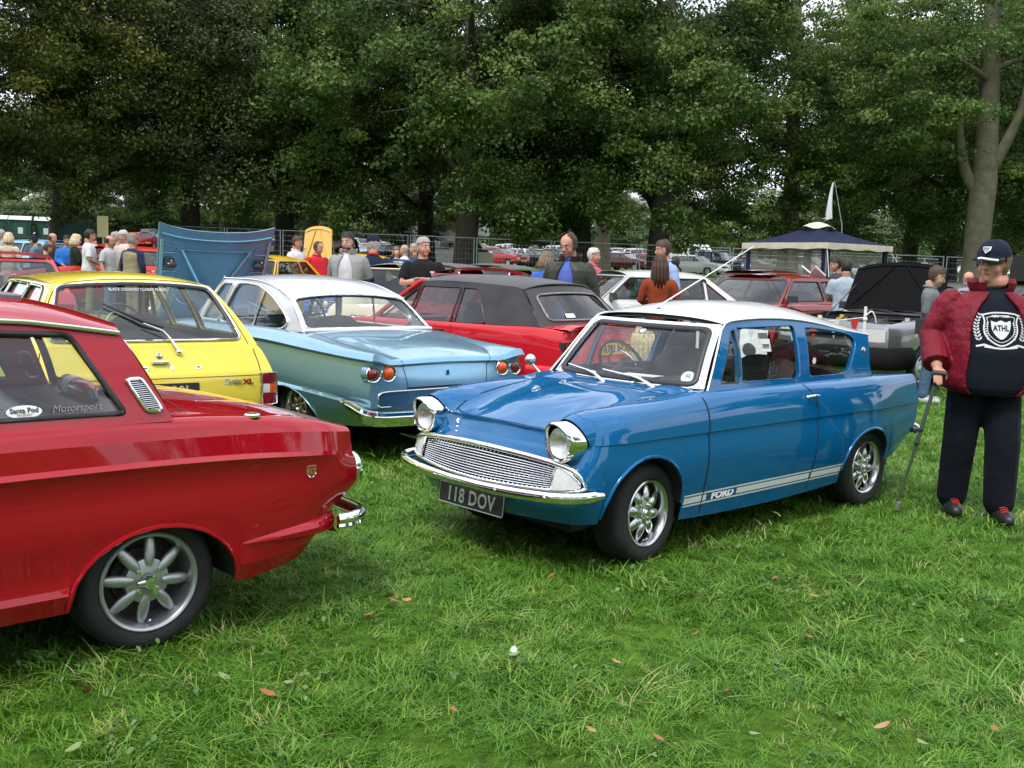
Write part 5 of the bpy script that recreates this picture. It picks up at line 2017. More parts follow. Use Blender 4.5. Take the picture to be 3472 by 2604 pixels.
 # tail lamps in three colours
 for sg in (1,-1):
  base = None
  for nm,z0,z1,cols in (('upper',.662,.733,M_RED),('mid',.592,.660,None),('lower',.512,.590,M_RED)):
   def lens(ya,yb,m):
    q = MB()
    P = []
    for y in np.linspace(ya,yb,6):
     x = -.985+max(0,(y-.80)) ** 1.5*3.0
     P.append([(x+.03,y*sg,z0),(x-.004,y*sg,z0+.003),(x-.006,y*sg,(z0+z1)/2),(x-.004,y*sg,z1-.003),(x+.03,y*sg,z1)])
    q.grid(P)
    for row in (P[0],P[-1]):
     q.add(row,[tuple(range(5))])
    return q.obj('tail_light',m,root,angle=50)
   if cols:
    lens(.733,.853,cols)
   else:
    lens(.733,.788,M_CLEAR)
    lens(.788,.853,M_AMBER)
  fr = MB()
  fr.tube([(-.985+max(0,(y-.80)) ** 1.5*3.0-.004,y*sg,z) for y,z in [(.732,.510),(.80,.510),(.853,.512),(.853,.60),(.853,.733),(.80,.735),(.732,.735),(.732,.62)]],.0055,n=6,closed=True)
  fr.obj('tail_light_frame',M_CHROME,root,angle=60)
 # letters, badges, plate, handle
 for ch,y in zip('FORD',(.24,.068,-.108,-.284)):
  p,n = S.rear(y,.785)
  put_text(ch,.040,M_CHROME,root,p+n*.004,(0,-1,0),Vector((.25,0,1)),name='tailgate_letter',depth=.006,bold=.0012,scale_x=1.35)
 p,n = S.rear(-.51,.683)
 put_text('Cortina',.060,M_CHROME,root,p+n*.005,(0,-1,0),(0,0,1),name='model_script',depth=.003,shear=.5,bold=.0002,scale_x=.72)
 p,n = S.rear(-.63,.678)
 put_text('XL',.048,M_RED,root,p+n*.005,(0,-1,0),(0,0,1),name='model_script',depth=.003,bold=.0018,scale_x=1.25)
 p,n = S.rear(-.03,.822)
 hm = MB()
 hm.tube([p+n*.016+Vector((0,y,0)) for y in (-.058,-.05,0,.05,.058)],[.008,.014,.016,.014,.008],n=8,ell=(.8,1))
 hm.obj('tailgate_handle',M_CHROME,root,angle=60)
 p,n = S.rear(-.03,.868)
 lk = MB()
 lk.lathe([(.001,-.016),(.018,-.014),(.024,-.004),(.026,.01)],n=20,axis='X',c=p)
 lk.obj('lock',M_CHROME,root,angle=50)
 p,n = S.rear(.0,.632)
 number_plate(root,'OKV 980L',.1,M_PLATEB,M_LETTERG,Vector((-1.005,-.02,.632)),(0,-1,0),(0,0,1),w=.52,h=.112,tsize=.105)
 # rear wiper
 wb = S.rear(-.165,.885)[0]+Vector((-.012,0,.008))
 wt = T(.60*-.45,.50)+nT*.02
 w1_ = T(.12,.17)+nT*.03
 tip = T(-.42,.60)+nT*.016
 wp = MB()
 wp.tube([wb,wb.lerp(w1_,.5)+nT*.012,w1_,T(-.05,.29)+nT*.028],[.012,.009,.007,.005],n=6)
 wp.ball(wb,.020,10,6)
 wo = wp.obj('rear_wiper',M_CHROME,root,angle=60)
 wl = MB()
 wl.tube([T(.14,.24)+nT*.018,T(-.05,.33)+nT*.022,tip],[.006,.012,.006],n=6)
 wl.obj('wiper_blade',M_SEAL,wo,angle=60)
 lt = MB()
 pm = T(0,.845)+nT*.004
 put_text('BLACK COUNTRY CLASSIC FORDS',.040,principled('white window film',(.55,.57,.57),rough=.5),root,pm-nT*.006,(0,-1,0),T(0,.9)-T(0,.8),name='window_lettering',depth=.0006,bold=.0002,scale_x=.63)
 # bumper
 rb = MB()
 rb.tube([(x,y,.405) for y,x in smooth2([(-.86,-.70),(-.86,-.95),(-.80,-1.03),(-.4,-1.06),(0,-1.065),(.4,-1.06),(.80,-1.03),(.86,-.95),(.86,-.70)],4)],.05,n=8,ell=(1,.45),up=(0,0,1))
 rb.obj('rear_bumper',M_CHROME,root,angle=60)
 W = quad_patch((2.02,-.70,.905),(2.02,.70,.905),(1.42,.545,1.325),(1.42,-.545,1.325),bow=.10,bulge=.06)
 screen(root,W,(.07,.04,.05),M_GLASS,'windscreen',P_YEL,trim=True)
 it = MB()
 it.box((.7,0,.40),(2.9,1.3,.06))
 for sg in (1,-1):
  it.box((1.15,sg*.74,.65),(1.55,.03,.5))
  it.box((-.2,sg*.70,.80),(1.2,.03,.26))
 it.obj('cabin_lining',M_TRIMG,root,smooth=False)
 seats(root,1.0,.22,M_TRIMG,z=.32,top=1.05,rear_top=.96,rear_w=1.25)
 MB().box((1.85,0,.86),(.3,1.35,.16)).obj('dashboard',M_TRIM,root,smooth=False)
 steering(root,1.55,-.36,.93)
 for sg in (1,-1):
  p,n = S.front(.55*sg,.62)
  hl = MB()
  hl.lathe([(.001,.02),(.05,.015),(.085,0),(.09,-.02)],n=20,axis='X',c=p)
  hl.obj('headlight',M_CLEAR,root,angle=60)
 w = wheel_proto('steel',.29,.18,.17,M_ALLOYP)
 put_wheels(root,w,[(0,.72,.275,0),(2.578,.72,.275,0),(0,-.72,.275,0),(2.578,-.72,.275,0)])
 return root
build_estate()
# ---------------------------------------------------------------- light blue coupe with white roof and fins
def build_coupe():
 P_LB = paint('light metallic blue paint',(0.21,0.42,0.57),metal=0.6,rough=0.28)
 P_W = paint('silver white roof paint',(0.62,0.63,0.67),metal=0.25)
 zr = float(gz(-1.27,9.05))
 root = thing('light_blue_coupe_car','light metallic blue coupe with white roof and rear fins, bonnet raised','car',(-1.273,9.055,zr),R(130.69))
 rows = [
  dict(y=[(-1.12,.62),(-.5,.70),(2.3,.70),(3.1,.62)],z=[(-1.12,.27),(-.45,.22),(.5,.17),(2,.17),(3.1,.25)],f=0,r=.02,fb=.06,rb=-.06),
  dict(y=[(-1.12,.70),(-.5,.765),(2.3,.765),(3.1,.68)],z=[(-1.12,.36),(0,.34),(3.1,.34)],f=.02,r=-.02,fb=.06,rb=-.06),
  dict(y=[(-1.12,.73),(-.9,.775),(-.5,.80),(.6,.80),(2.3,.79),(3.1,.70)],z=[(-1.12,.435),(-.41,.468),(.6,.48),(3.1,.47)],f=.03,r=-.05,fb=.06,rb=-.04,c=True),
  dict(y=[(-1.12,.72),(-.9,.762),(-.5,.783),(.6,.783),(2.3,.775),(3.1,.69)],z=[(-1.12,.455),(-.41,.492),(.6,.505),(3.1,.49)],f=.03,r=-.05,fb=.06,rb=-.04,c=True),
  dict(y=[(-1.12,.735),(-.9,.775),(-.3,.79),(2.3,.79),(3.1,.70)],z=[(-1.12,.515),(-.3,.55),(.6,.585),(3.1,.58)],f=.03,r=-.05,fb=.05,rb=-.03),
  dict(y=[(-1.12,.725),(-.9,.76),(-.3,.772),(2.3,.775),(3.1,.70)],z=[(-1.12,.66),(-.3,.68),(.6,.71),(3.1,.68)],f=.02,r=-.055,fb=.05,rb=-.02),
  dict(y=[(-1.12,.715),(-.9,.745),(-.3,.757),(2.3,.765),(3.1,.69)],z=[(-1.12,.765),(-.3,.788),(.6,.812),(3.1,.77)],f=.0,r=-.06,fb=.05,rb=.02,c=True),
  dict(y=[(-1.12,.752),(-.9,.782),(-.3,.792),(2.3,.785),(3.1,.70)],z=[(-1.12,.792),(-.3,.818),(.6,.845),(3.1,.80)],f=.0,r=-.11,fb=.05,rb=.09,c=True),
  dict(y=[(-1.12,.725),(-.9,.745),(-.3,.745),(.4,.72),(2.3,.71),(3.1,.64)],z=[(-1.12,.842),(-.6,.868),(-.125,.905),(.5,.925),(2.1,.92),(3.1,.83)],f=.0,r=-.09,fb=.05,rb=.10),
 ]
 deck = [
  (.90,[(-1.12,-.012),(-.6,.0),(.0,.012),(2.1,.005),(3.1,.0)]),
  (.76,[(-1.12,-.050),(-.9,-.025),(-.6,-.004),(.0,.022),(2.1,.01),(3.1,.0)]),
  (.52,[(-1.12,-.055),(-.9,-.015),(-.6,.012),(.0,.03),(2.1,.02),(3.1,.0)]),
  (.26,[(-1.12,-.052),(-.9,-.008),(-.6,.022),(.0,.036),(2.1,.03),(3.1,.0)]),
  (0,[(-1.12,-.050),(-.9,-.005),(-.6,.025),(.0,.038),(2.1,.03),(3.1,.0)]),
 ]
 arches = [(.03,.22,.43,.262),(2.515,.26,.35,.27)]
 mb,info = shell(dict(x0=-1.12,x1=3.1,rows=rows,deck=deck,arches=arches,kc=2,lf=.4,lr=.42,open=(-.03,2.1,.93),cols=66,sub=3))
 S = Surf(mb)
 body_obj(mb,info,P_LB,root)
 arch_parts(root,info,arches,P_LB,lip=.006)
 MB().box((1.0,0,.28),(3.4,1.0,.08)).obj('underbody',M_UNDER,root,smooth=False)
 k = .30
 def PS(sg,off=0.0):
  return lambda x,z: (x,sg*(.652-k*(z-.93)+.014*math.sin(PI*min(1,max(0,(z-.93)/.4)))-off),z)
 gut = [(1.70,.535,1.335),(1.35,.537,1.340),(1.0,.543,1.335),(.7,.555,1.30),(.45,.575,1.235),(.33,.588,1.195)]
 gl = [(p.x,p.z) for p in smooth_line(gut,5)]
 outline = [(2.12,.925),(1.74,1.315)]+gl[1:]+[(.17,1.075),(-.02,.925),(.4,.915),(1.2,.915)]
 win = smooth_loop([(.30,.955),(.27,1.00),(.36,1.07),(.62,1.19),(.92,1.275),(1.10,1.296),(1.30,1.30),(1.40,1.27),(1.46,1.15),(1.54,.98),(1.52,.932),(1.2,.922),(.95,.922),(.65,.921),(.40,.925)],4)
 qv = rounded([(1.60,.935),(1.98,.935),(1.70,1.29),(1.47,1.295)],.03,4)
 for sg in (1,-1):
  cdt_panel(outline,[win,qv],PS(sg),step=.10,edge_step=.05,reveal=.03,rv=lambda u,v: (0,-sg,0)).obj('cabin_side',P_W,root,angle=30)
  for nm,h in (('side_window',win),('quarter_light',qv)):
   g = cdt_panel(h,[],PS(sg,.012),step=.2,edge_step=.08).obj(nm,M_GLASS,root,angle=60)
   t = MB()
   t.tube([PS(sg,-.004)(*q) for q in densify(h,.04)],.013,n=8,closed=True)
   t.obj('window_trim',M_CHROME,g,angle=60)
   if nm == 'side_window':
    t = MB()
    t.tube([PS(sg,.0)(.90,.92),PS(sg,.0)(.83,1.25)],.010,n=6)
    t.obj('window_divider',M_CHROME,g,angle=60)
  t = MB()
  t.tube([(q.x,(q.y+.006)*sg,q.z) for q in smooth_line([(2.10,.655,.94),(1.74,.54,1.318)]+gut,4)],.006,n=6)
  t.obj('drip_rail',M_CHROME,root,angle=60)
 crown = [(1.80,1.345),(1.5,1.378),(1.2,1.388),(1.0,1.384),(.7,1.355),(.5,1.305),(.36,1.242),(.28,1.20)]
 roof_patch(gut,crown,fbow=.06,rbow=.02,power=2.3,sub=5).obj('roof',P_W,root,angle=40)
 roof_patch([(x,y-.03,z-.03) for x,y,z in gut],[(a,b-.03) for a,b in crown],fbow=.03,rbow=.02,power=2.3,n=6,sub=2).obj('roof_lining',principled('pale roof lining',(.30,.30,.29),rough=.8),root)
 B = quad_patch((-.035,.665,.925),(-.035,-.665,.925),(.335,-.588,1.197),(.335,.588,1.197),bow=-.02,bulge=.03)
 def B2(u,v):
  return B(u,v)+Vector((0,0,.045*(1-abs(u) ** 2.4)*v))
 screen(root,B2,(.055,.075,.06),M_GLASS,'rear_window',P_W,trim=True,seal=False,r=.10,ax=(-.6,0,.8),trim_r=.010)
 wb = MB()
 wb.tube([B2(u,.02)+Vector((-.012,0,.008)) for u in np.linspace(-.98,.98,15)],.016,n=8,ell=(1,.6))
 wb.obj('rear_window_sill',M_WHITE,root,angle=60)
 W = quad_patch((2.15,-.66,.925),(2.15,.66,.925),(1.76,.535,1.335),(1.76,-.535,1.335),bow=.12,bulge=.06)
 screen(root,W,(.05,.04,.05),M_GLASS,'windscreen',P_W,trim=True)
 it = MB()
 it.box((.95,0,.32),(2.2,1.3,.06))
 for sg in (1,-1):
  it.box((1.25,sg*.66,.62),(1.5,.03,.58))
  it.box((.22,sg*.63,.80),(.6,.03,.24))
 it.box((.12,0,.90),(.42,1.2,.03))
 it.obj('cabin_lining',principled('blue grey trim',(.10,.15,.19),rough=.6),root,smooth=False)
 seats(root,1.25,.42,principled('dark blue seat',(.055,.075,.095),rough=.5),z=.32,top=.99,rear_top=.92,rear_w=1.2)
 dm = MB()
 dm.box((2.02,0,.86),(.25,1.25,.14))
 dm.obj('dashboard',principled('blue grey trim',(.1,.15,.19)),root,smooth=False)
 steering(root,1.68,.0-.33+.66*0,.98,r=.21)
 # boot lid line
 gp = MB()
 bl = smooth2([(-.07,.60),(-.5,.60),(-.85,.56),(-1.02,.50),(-1.14,.45)],4)
 for sg in (1,-1):
  addm(gp,ribbon([S.top(x,y*sg) for x,y in bl],.006))
  q = [S.rear(y*sg,z) for y,z in smooth2([(.45,.80),(.415,.72),(.395,.62),(.388,.575)],3)]
  addm(gp,ribbon(q,.006))
  addm(gp,ribbon([S.side(.82,z,sg) for z in np.linspace(.83,.22,30)],.007,.002))
  addm(gp,ribbon([S.side(1.95,z,sg) for z in np.linspace(.83,.22,30)],.007,.002))
 addm(gp,ribbon([S.rear(y,.566) for y in np.linspace(-.40,.40,17)],.014))
 gp.obj('shut_line',M_GAP,root)
 # number plate recess: dark blue panel with bright frame
 rc = rounded([(-.66,.432),(.66,.432),(.66,.535),(.60,.548),(-.60,.548),(-.66,.535)],.03,4)
 def RF(y,z,d=0):
  p,n = S.rear(y,z)
  return Vector((p.x-d,p.y,p.z))
 pn = cdt_panel(rc,[],lambda y,z: RF(y,z,.004),step=.10).obj('rear_panel',paint('deep blue paint',(.03,.10,.18),metal=.5),root,angle=60)
 MB().tube([RF(y,z,.006) for y,z in rc],.006,n=6,closed=True).obj('rear_panel_trim',M_CHROME,pn,angle=60)
 # round lamps
 for sg in (1,-1):
  for y,m in ((.700,M_RED),(.565,M_AMBER)):
   p,n = S.rear(y*sg,.688)
   c = Vector((-1.165,y*sg,.688))
   q = MB()
   q.lathe([(.001,-.028),(.02,-.026),(.04,-.016),(.056,.0),(.06,.03)],n=28,axis='X',c=c)
   l = q.obj('tail_light',m,root,angle=70)
   q = MB()
   q.lathe([(.056,-.008),(.062,-.012),(.068,-.004),(.070,.05)],n=28,axis='X',c=c)
   q.obj('tail_light_rim',M_CHROME,l,angle=60)
   if m is M_RED:
    q = MB()
    q.lathe([(.001,-.032),(.010,-.032),(.013,-.024)],n=14,axis='X',c=c+Vector((0,-.008*sg,.012)))
    q.obj('reflector',M_CHROME,l)
   q = MB()
   q.lathe([(.070,.0),(.074,.06)],n=24,axis='X',c=c)
   q.obj('lamp_pod',P_LB,l,angle=70)
 # boot badge / lock
 p,n = S.rear(0,.672)
 q = MB()
 q.box((p.x-.008,0,.672),(.018,.036,.036),taper=.8)
 q.obj('boot_lock',M_CHROME,root,angle=40)
 # bumper with turned up ends
 rb = MB()
 pth = smooth_line([(-.90,.80,.455),(-1.02,.80,.425),(-1.15,.765,.375),(-1.23,.68,.355),(-1.265,.5,.352),(-1.285,.25,.350),(-1.29,0,.350),(-1.285,-.25,.350),(-1.265,-.5,.352),(-1.23,-.68,.355),(-1.15,-.765,.375),(-1.02,-.80,.425),(-.90,-.80,.455)],5)
 P = []
 for i,q in enumerate(pth):
  a,b = pth[max(0,i-1)],pth[min(len(pth)-1,i+1)]
  t = (b-a)
  nn = Vector((-t.y,t.x,0)).normalized()
  if nn.dot(Vector((q.x+.5,q.y,0))) < 0:
   nn = -nn
  e = min(1,.35+6.0*min(i,len(pth)-1-i)/len(pth))
  P.append([q+nn*s+Vector((0,0,w*e)) for s,w in ((-.02,.052),(.004,.055),(.018,.046),(.022,.020),(.030,.014),(.026,-.020),(.008,-.060),(-.02,-.062))])
 rb.grid(P)
 rb.obj('rear_bumper',M_CHROME,root,angle=40)
 for sg in (1,-1):
  bt = MB()
  bt.ball((-1.292,.40*sg,.305),.010,8,6)
  bt.obj('bumper_bolt',M_CHROME,root)
 ex = MB()
 ex.lathe([(.026,.2),(.034,.0),(.034,-.05),(.028,-.052),(.026,.02),(.001,.03)],n=20,axis='X',c=(-1.10,.245,.165))
 ex.obj('exhaust_pipe',M_CHROME,root,angle=40)
 # raised bonnet, hinged at the nose, underside towards the cabin
 bn = MB()
 h0,ang = Vector((3.28,.03,.80)),R(73)
 L = 1.06
 def BN(u,v,d=0.0):
  """u across -1..1, v from hinge 0 to free edge 1, d towards the cabin"""
  w = .575+.085*v
  vv = v*L
  curl = .06*(v ** 2)
  edge = .085*abs(u) ** 2.6*v ** 6
  s = vv+edge-.02
  x = -math.cos(ang)*s*.9-d*math.sin(ang)+.05*(1-u*u)*-.4-curl
  z = math.sin(ang)*s-d*math.cos(ang)
  return h0+Vector((x,u*w,z))
 def skin(d,n=(24,20)):
  return [[BN(-1+2*i/n[0],j/n[1],d) for j in range(n[1]+1)] for i in range(n[0]+1)]
 A,Bk = skin(0),skin(-.02)
 bn.grid(A)
 bn.grid(Bk,flip=True)
 for row in ([r[-1] for r in A],),:
  pass
 ea,eb = [r[-1] for r in A],[r[-1] for r in Bk]
 bn.grid([ea,eb])
 bn.grid([[A[0][j] for j in range(21)],[Bk[0][j] for j in range(21)]])
 bn.grid([[A[-1][j] for j in range(21)],[Bk[-1][j] for j in range(21)]])
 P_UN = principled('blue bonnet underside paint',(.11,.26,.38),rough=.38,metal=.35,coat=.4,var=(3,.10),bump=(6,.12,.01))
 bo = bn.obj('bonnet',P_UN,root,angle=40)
 fr = MB()
 fr.tube([BN(u,.90+.02*abs(u) ** 2+.01,.012) for u in np.linspace(-.95,.95,25)],.022,n=8,ell=(.5,1))
 fr.tube([BN(u,.80,.010) for u in np.linspace(-.62,.62,17)],.016,n=8,ell=(.5,1))
 vline = smooth2([(-.62,.80),(-.58,.76),(-.16,.36),(0,.28),(.16,.36),(.58,.76),(.62,.80)],5)
 fr.tube([BN(u,v,.012) for u,v in vline],.032,n=8,ell=(.55,1))
 for sg in (1,-1):
  fr.tube([BN(sg*u,v,.010) for u,v in smooth2([(.93,.58),(.74,.58),(.64,.54),(.28,.18)],4)],.014,n=6,ell=(.5,1))
  fr.tube([BN(sg*.95,v,.010) for v in np.linspace(.02,.88,12)],.020,n=6,ell=(.5,1))
  fr.tube([BN(sg*u,v,.010) for u,v in [(.92,.84),(.70,.82),(.70,.77),(.92,.76)]],.010,n=6,ell=(.5,1))
 fr.obj('bonnet_brace',principled('blue brace paint',(.20,.40,.54),rough=.22,metal=.35,coat=1),bo,angle=70)
 for sg in (1,-1):
  br_ = MB()
  br_.box(BN(.82*sg,.67,.03),(.04,.10,.10))
  br_.ball(BN(.78*sg,.66,.055),(.03,.05,.04),10,6)
  b_ = br_.obj('bonnet_bracket',M_PLASTIC,bo,angle=40)
  bt = MB()
  for du,dv in ((-.02,.03),(.03,.0),(0,-.03)):
   bt.ball(BN(.82*sg+du,.67+dv,.055),.010,8,5)
  bt.obj('bracket_bolt',M_CHROME,b_)
 st = MB()
 st.tube([BN(-.6,.3,.0),Vector((2.6,-.5,.90))],.008,n=6)
 st.obj('bonnet_stay',M_STEEL,root)
 # engine bay seen when stepping aside
 eb_ = MB()
 eb_.box((2.62,0,.80),(.9,1.1,.02))
 eb_.box((2.6,0,.86),(.5,.3,.16))
 eb_.lathe([(.12,.92),(.13,.95),(.12,1.0),(.001,1.01)],n=20,axis='Z',c=(2.6,0,0))
 eb_.obj('engine',M_UNDER,root,angle=40)
 for sg in (1,-1):
  p,n = S.front(.50*sg,.64)
  hl = MB()
  hl.lathe([(.001,.02),(.04,.015),(.07,0),(.08,-.02)],n=20,axis='X',c=p)
  hl.obj('headlight',M_CLEAR,root,angle=60)
 fb = MB()
 fb.tube([(3.05,-.74,.42),(3.22,-.5,.42),(3.26,0,.42),(3.22,.5,.42),(3.05,.74,.42)],.045,n=8,ell=(1,.5))
 fb.obj('front_bumper',M_CHROME,root,angle=60)
 w = wheel_proto('petal',.285,.182,.185,M_ALLOY)
 put_wheels(root,w,[(0,.62,.272,0),(2.515,.60,.272,0),(0,-.62,.272,0),(2.515,-.60,.272,0)])
 return root
build_coupe()
# ---------------------------------------------------------------- red cabriolet with black hood up
def build_cabrio():
 P_R = paint('bright red paint',(0.52,0.010,0.018),metal=0.0)
 M_HOOD = principled('black hood cloth',(0.040,0.040,0.043),rough=0.95,spec=0.2,sheen=0.3,bump=(160,0.3,0.002),var=(5,0.22))
 zr = float(gz(.35,10.5))
 root = thing('red_cabriolet_car','bright red cabriolet with its black fabric hood up and a boot spoiler','car',(.353,10.525,zr),R(140.08))
 rows = [
  dict(y=[(-.76,.70),(-.3,.74),(2.3,.74),(3.05,.66)],z=[(-.76,.36),(-.3,.24),(.5,.20),(2,.2),(3.05,.26)],f=0,r=0,fb=.05,rb=-.04),
  dict(y=[(-.76,.77),(-.3,.80),(2.3,.80),(3.05,.72)],z=[(-.76,.45),(3.05,.42)],f=.04,r=-.05,fb=.06,rb=-.05),
  dict(y=[(-.76,.775),(-.3,.815),(2.3,.815),(3.05,.73)],z=[(-.76,.54),(3.05,.52)],f=.04,r=-.05,fb=.06,rb=-.05,c=True),
  dict(y=[(-.76,.775),(-.3,.82),(2.3,.82),(3.05,.73)],z=[(-.76,.68),(0,.70),(3.05,.62)],f=.0,r=-.03,fb=.05,rb=-.05),
  dict(y=[(-.76,.76),(-.3,.812),(2.3,.81),(3.05,.71)],z=[(-.76,.84),(0,.85),(2,.83),(3.05,.68)],f=-.01,r=.0,fb=.05,rb=-.05),
  dict(y=[(-.76,.725),(-.3,.775),(.3,.785),(2.3,.775),(3.05,.67)],z=[(-.76,.905),(-.4,.932),(.1,.922),(1.8,.915),(3.05,.72)],f=-.02,r=.015,fb=.05,rb=-.05),
 ]
 deck = [(.94,[(-.76,.004),(3.05,.004)]),(.6,[(-.76,.012),(1.9,.02),(3.05,.01)]),(0,[(-.76,.014),(1.9,.03),(3.05,.015)])]
 arches = [(0,.28,.33,.29),(2.40,.28,.33,.29)]
 mb,info = shell(dict(x0=-.76,x1=3.05,rows=rows,deck=deck,arches=arches,kc=2,lf=.4,lr=.30,open=(-.42,1.75,.95),cols=56,sub=3))
 S = Surf(mb)
 body_obj(mb,info,P_R,root)
 arch_parts(root,info,arches,P_R,lip=.008)
 MB().box((1.1,0,.24),(3.3,1.1,.10)).obj('underbody',M_UNDER,root,smooth=False)
 def PS(sg,off=0.0):
  return lambda x,z: (x,sg*(.725-.40*(z-.92)-off),z)
 # hood: sides, top and rear
 gut = [(1.24,.560,1.318),(1.0,.565,1.330),(.70,.567,1.328),(.35,.565,1.318),(.02,.55,1.300),(-.12,.54,1.275)]
 crown = [(1.35,1.362),(1.1,1.395),(.7,1.402),(.3,1.390),(0,1.362),(-.18,1.33)]
 rp = roof_patch(gut,crown,fbow=.05,rbow=-.06,power=2.6,sub=5)
 hood = rp.obj('hood',M_HOOD,root,angle=50)
 gl = [(p.x,p.z) for p in smooth_line(gut,4)]
 so = [(1.25,1.268),(.46,1.262),(.43,1.22),(.24,.96),(.22,.925),(-.20,.935),(-.455,.94),(-.33,1.08),(-.12,1.275)]+gl[::-1][1:-1]+[(1.25,1.315)]
 wnd1 = rounded([(1.275,.925),(.700,.920),(.685,1.268),(1.215,1.268)],.025,3)
 wnd2 = rounded([(.645,.920),(.225,.930),(.44,1.262),(.635,1.268)],[.02,.05,.06,.02],4)
 qv = rounded([(1.69,.925),(1.32,.925),(1.265,1.25)],.02,3)
 for sg in (1,-1):
  cdt_panel(so,[],PS(sg),step=.12,edge_step=.06).obj('hood_side',M_HOOD,hood,angle=50)
  for nm,h in (('door_window',wnd1),('rear_side_window',wnd2),('quarter_light',qv)):
   g = cdt_panel(h,[],PS(sg,.010),step=.2,edge_step=.08).obj(nm,M_GLASSD,root,angle=60)
   t = MB()
   t.tube([PS(sg,.004)(*q) for q in densify(h,.05)],.009,n=6,closed=True)
   t.obj('window_seal',M_SEAL,g,angle=60)
  t = MB()
  t.tube([PS(sg,.0)(*q) for q in [(1.80,.92),(1.55,1.12),(1.30,1.295),(1.24,1.325)]],.026,n=8,ell=(1,.8))
  t.obj('windscreen_pillar',P_R,root,angle=60)
  p,n = S.side(.76,.825,sg)
  MB().box(p+n*.006,(.13,.02,.05)).obj('door_handle',M_PLASTIC,root,angle=40)
 B = quad_patch((-.455,.72,.938),(-.455,-.72,.938),(-.125,-.545,1.272),(-.125,.545,1.272),bow=-.06,bulge=-.055)
 def B2(u,v):
  return B(u,v)+Vector((0,0,.045*(1-abs(u) ** 2.6)*v))
 hole = rounded([(-.80,.13),(.80,.13),(.86,.80),(-.86,.80)],.13,6)
 cdt_panel(densify(FULL,.08),[hole],B2,step=.18,edge_step=.06).obj('hood_rear',M_HOOD,hood,angle=50)
 g = cdt_panel(hole,[],lambda u,v: B2(u,v)+Vector((.004,0,0)),step=.2,edge_step=.1).obj('rear_window',M_GLASSD,root,angle=60)
 MB().tube([B2(u,v)+Vector((-.006,0,.006)) for u,v in densify(hole,.04)],.010,n=6,closed=True).obj('window_trim',principled('grey rubber',(.22,.22,.21),rough=.5),g,angle=60)
 t = MB()
 t.grid([[B2(u,v)+Vector((-.003,0,.003)) for u in np.linspace(-.42,-.22,4)] for v in (.20,.27,.30)])
 t.obj('window_sticker',M_PAPER,g)
 # piping over the rear bow
 pi = MB()
 pi.tube([Vector(PS(1,-.004)(-.12,1.277)) ,]+[Vector((q[0]-.002,q[1],q[2]+.004)) for q in [rp.v[i] for i in range(len(rp.v)-25,len(rp.v))]],.008,n=5)
 pi.obj('hood_seam',M_HOOD,hood)
 W = quad_patch((1.82,-.70,.92),(1.82,.70,.92),(1.26,.555,1.33),(1.26,-.555,1.33),bow=.10,bulge=.06)
 screen(root,W,(.07,.04,.06),M_GLASS,'windscreen',P_R,seal=True)
 it = MB()
 it.box((.7,0,.32),(2.2,1.4,.06))
 for sg in (1,-1):
  it.box((1.05,sg*.73,.62),(1.3,.03,.58))
  it.box((.05,sg*.72,.80),(.8,.03,.24))
 it.obj('cabin_lining',M_TRIM,root,smooth=False)
 seats(root,.85,.10,M_TRIMG,z=.32,top=1.10,rear_top=.95,rear_w=1.1)
 MB().box((1.62,0,.84),(.3,1.35,.16)).obj('dashboard',M_TRIM,root,smooth=False)
 steering(root,1.32,-.36,.93)
 gp = MB()
 for sg in (1,-1):
  for x in (.61,1.75):
   addm(gp,ribbon([S.side(x,z,sg) for z in np.linspace(.90,.24,30)],.008,.002))
  addm(gp,ribbon([S.rear(y*sg,z) for y,z in [(.60,.88),(.59,.75),(.585,.60)]],.006))
 gp.obj('shut_line',M_GAP,root)
 # spoiler
 sp = MB()
 P = []
 for u in np.linspace(-1,1,17):
  y = u*.70
  h = .045*(1-abs(u) ** 10)+.003
  P.append([(-.42,y,.938),(-.60,y,.925+h*.8),(-.76-.03*(1-u*u),y,.925+h),(-.80-.03*(1-u*u),y,.915+h),(-.79-.03*(1-u*u),y,.900+h*.6),(-.74,y,.895)])
 sp.grid(P)
 spo = sp.obj('boot_spoiler',P_R,root,angle=40)
 for sg in (1,-1):
  for z0,z1,m in ((.69,.80,M_RED),(.63,.69,M_AMBER),(.57,.63,M_RED)):
   q = MB()
   q.box((-.785,.675*sg,(z0+z1)/2),(.05,.17,z1-z0-.002))
   q.obj('tail_light',m,root,angle=30)
  q = MB()
  q.box((-.765,.675*sg,.685),(.06,.20,.255))
  q.obj('tail_light_housing',M_PLASTIC,root,smooth=False)
 number_plate(root,'A781 NOC',.1,M_PLATEY,M_INK,Vector((-.845,0,.735)),(0,-1,0),(0,0,1),w=.52,h=.112,tsize=.105)
 p,n = S.rear(.47,.86)
 put_text('ESCORT',.040,M_INK,root,p+n*.004,(0,-1,0),(0,0,1),name='boot_lettering',depth=.002,bold=.001,scale_x=1.1)
 bp = MB()
 bp.tube([(x,y,.52) for y,x in smooth2([(-.82,-.40),(-.82,-.72),(-.77,-.85),(-.4,-.89),(0,-.90),(.4,-.89),(.77,-.85),(.82,-.72),(.82,-.40)],4)],.07,n=10,ell=(1,.5),up=(0,0,1))
 bp.obj('rear_bumper',P_R,root,angle=60)
 st = MB()
 st.tube([(x-.036,y,.53) for y,x in smooth2([(-.80,-.80),(-.77,-.85),(-.4,-.89),(0,-.90),(.4,-.89),(.77,-.85),(.80,-.80)],4)],.014,n=6)
 st.obj('bumper_strip',M_PLASTIC,root,angle=60)
 for sg in (1,-1):
  p,n = S.front(.52*sg,.60)
  MB().box(p,(.04,.26,.13)).obj('headlight',M_CLEAR,root,angle=40)
 w = wheel_proto('steel',.29,.19,.18,M_ALLOYP)
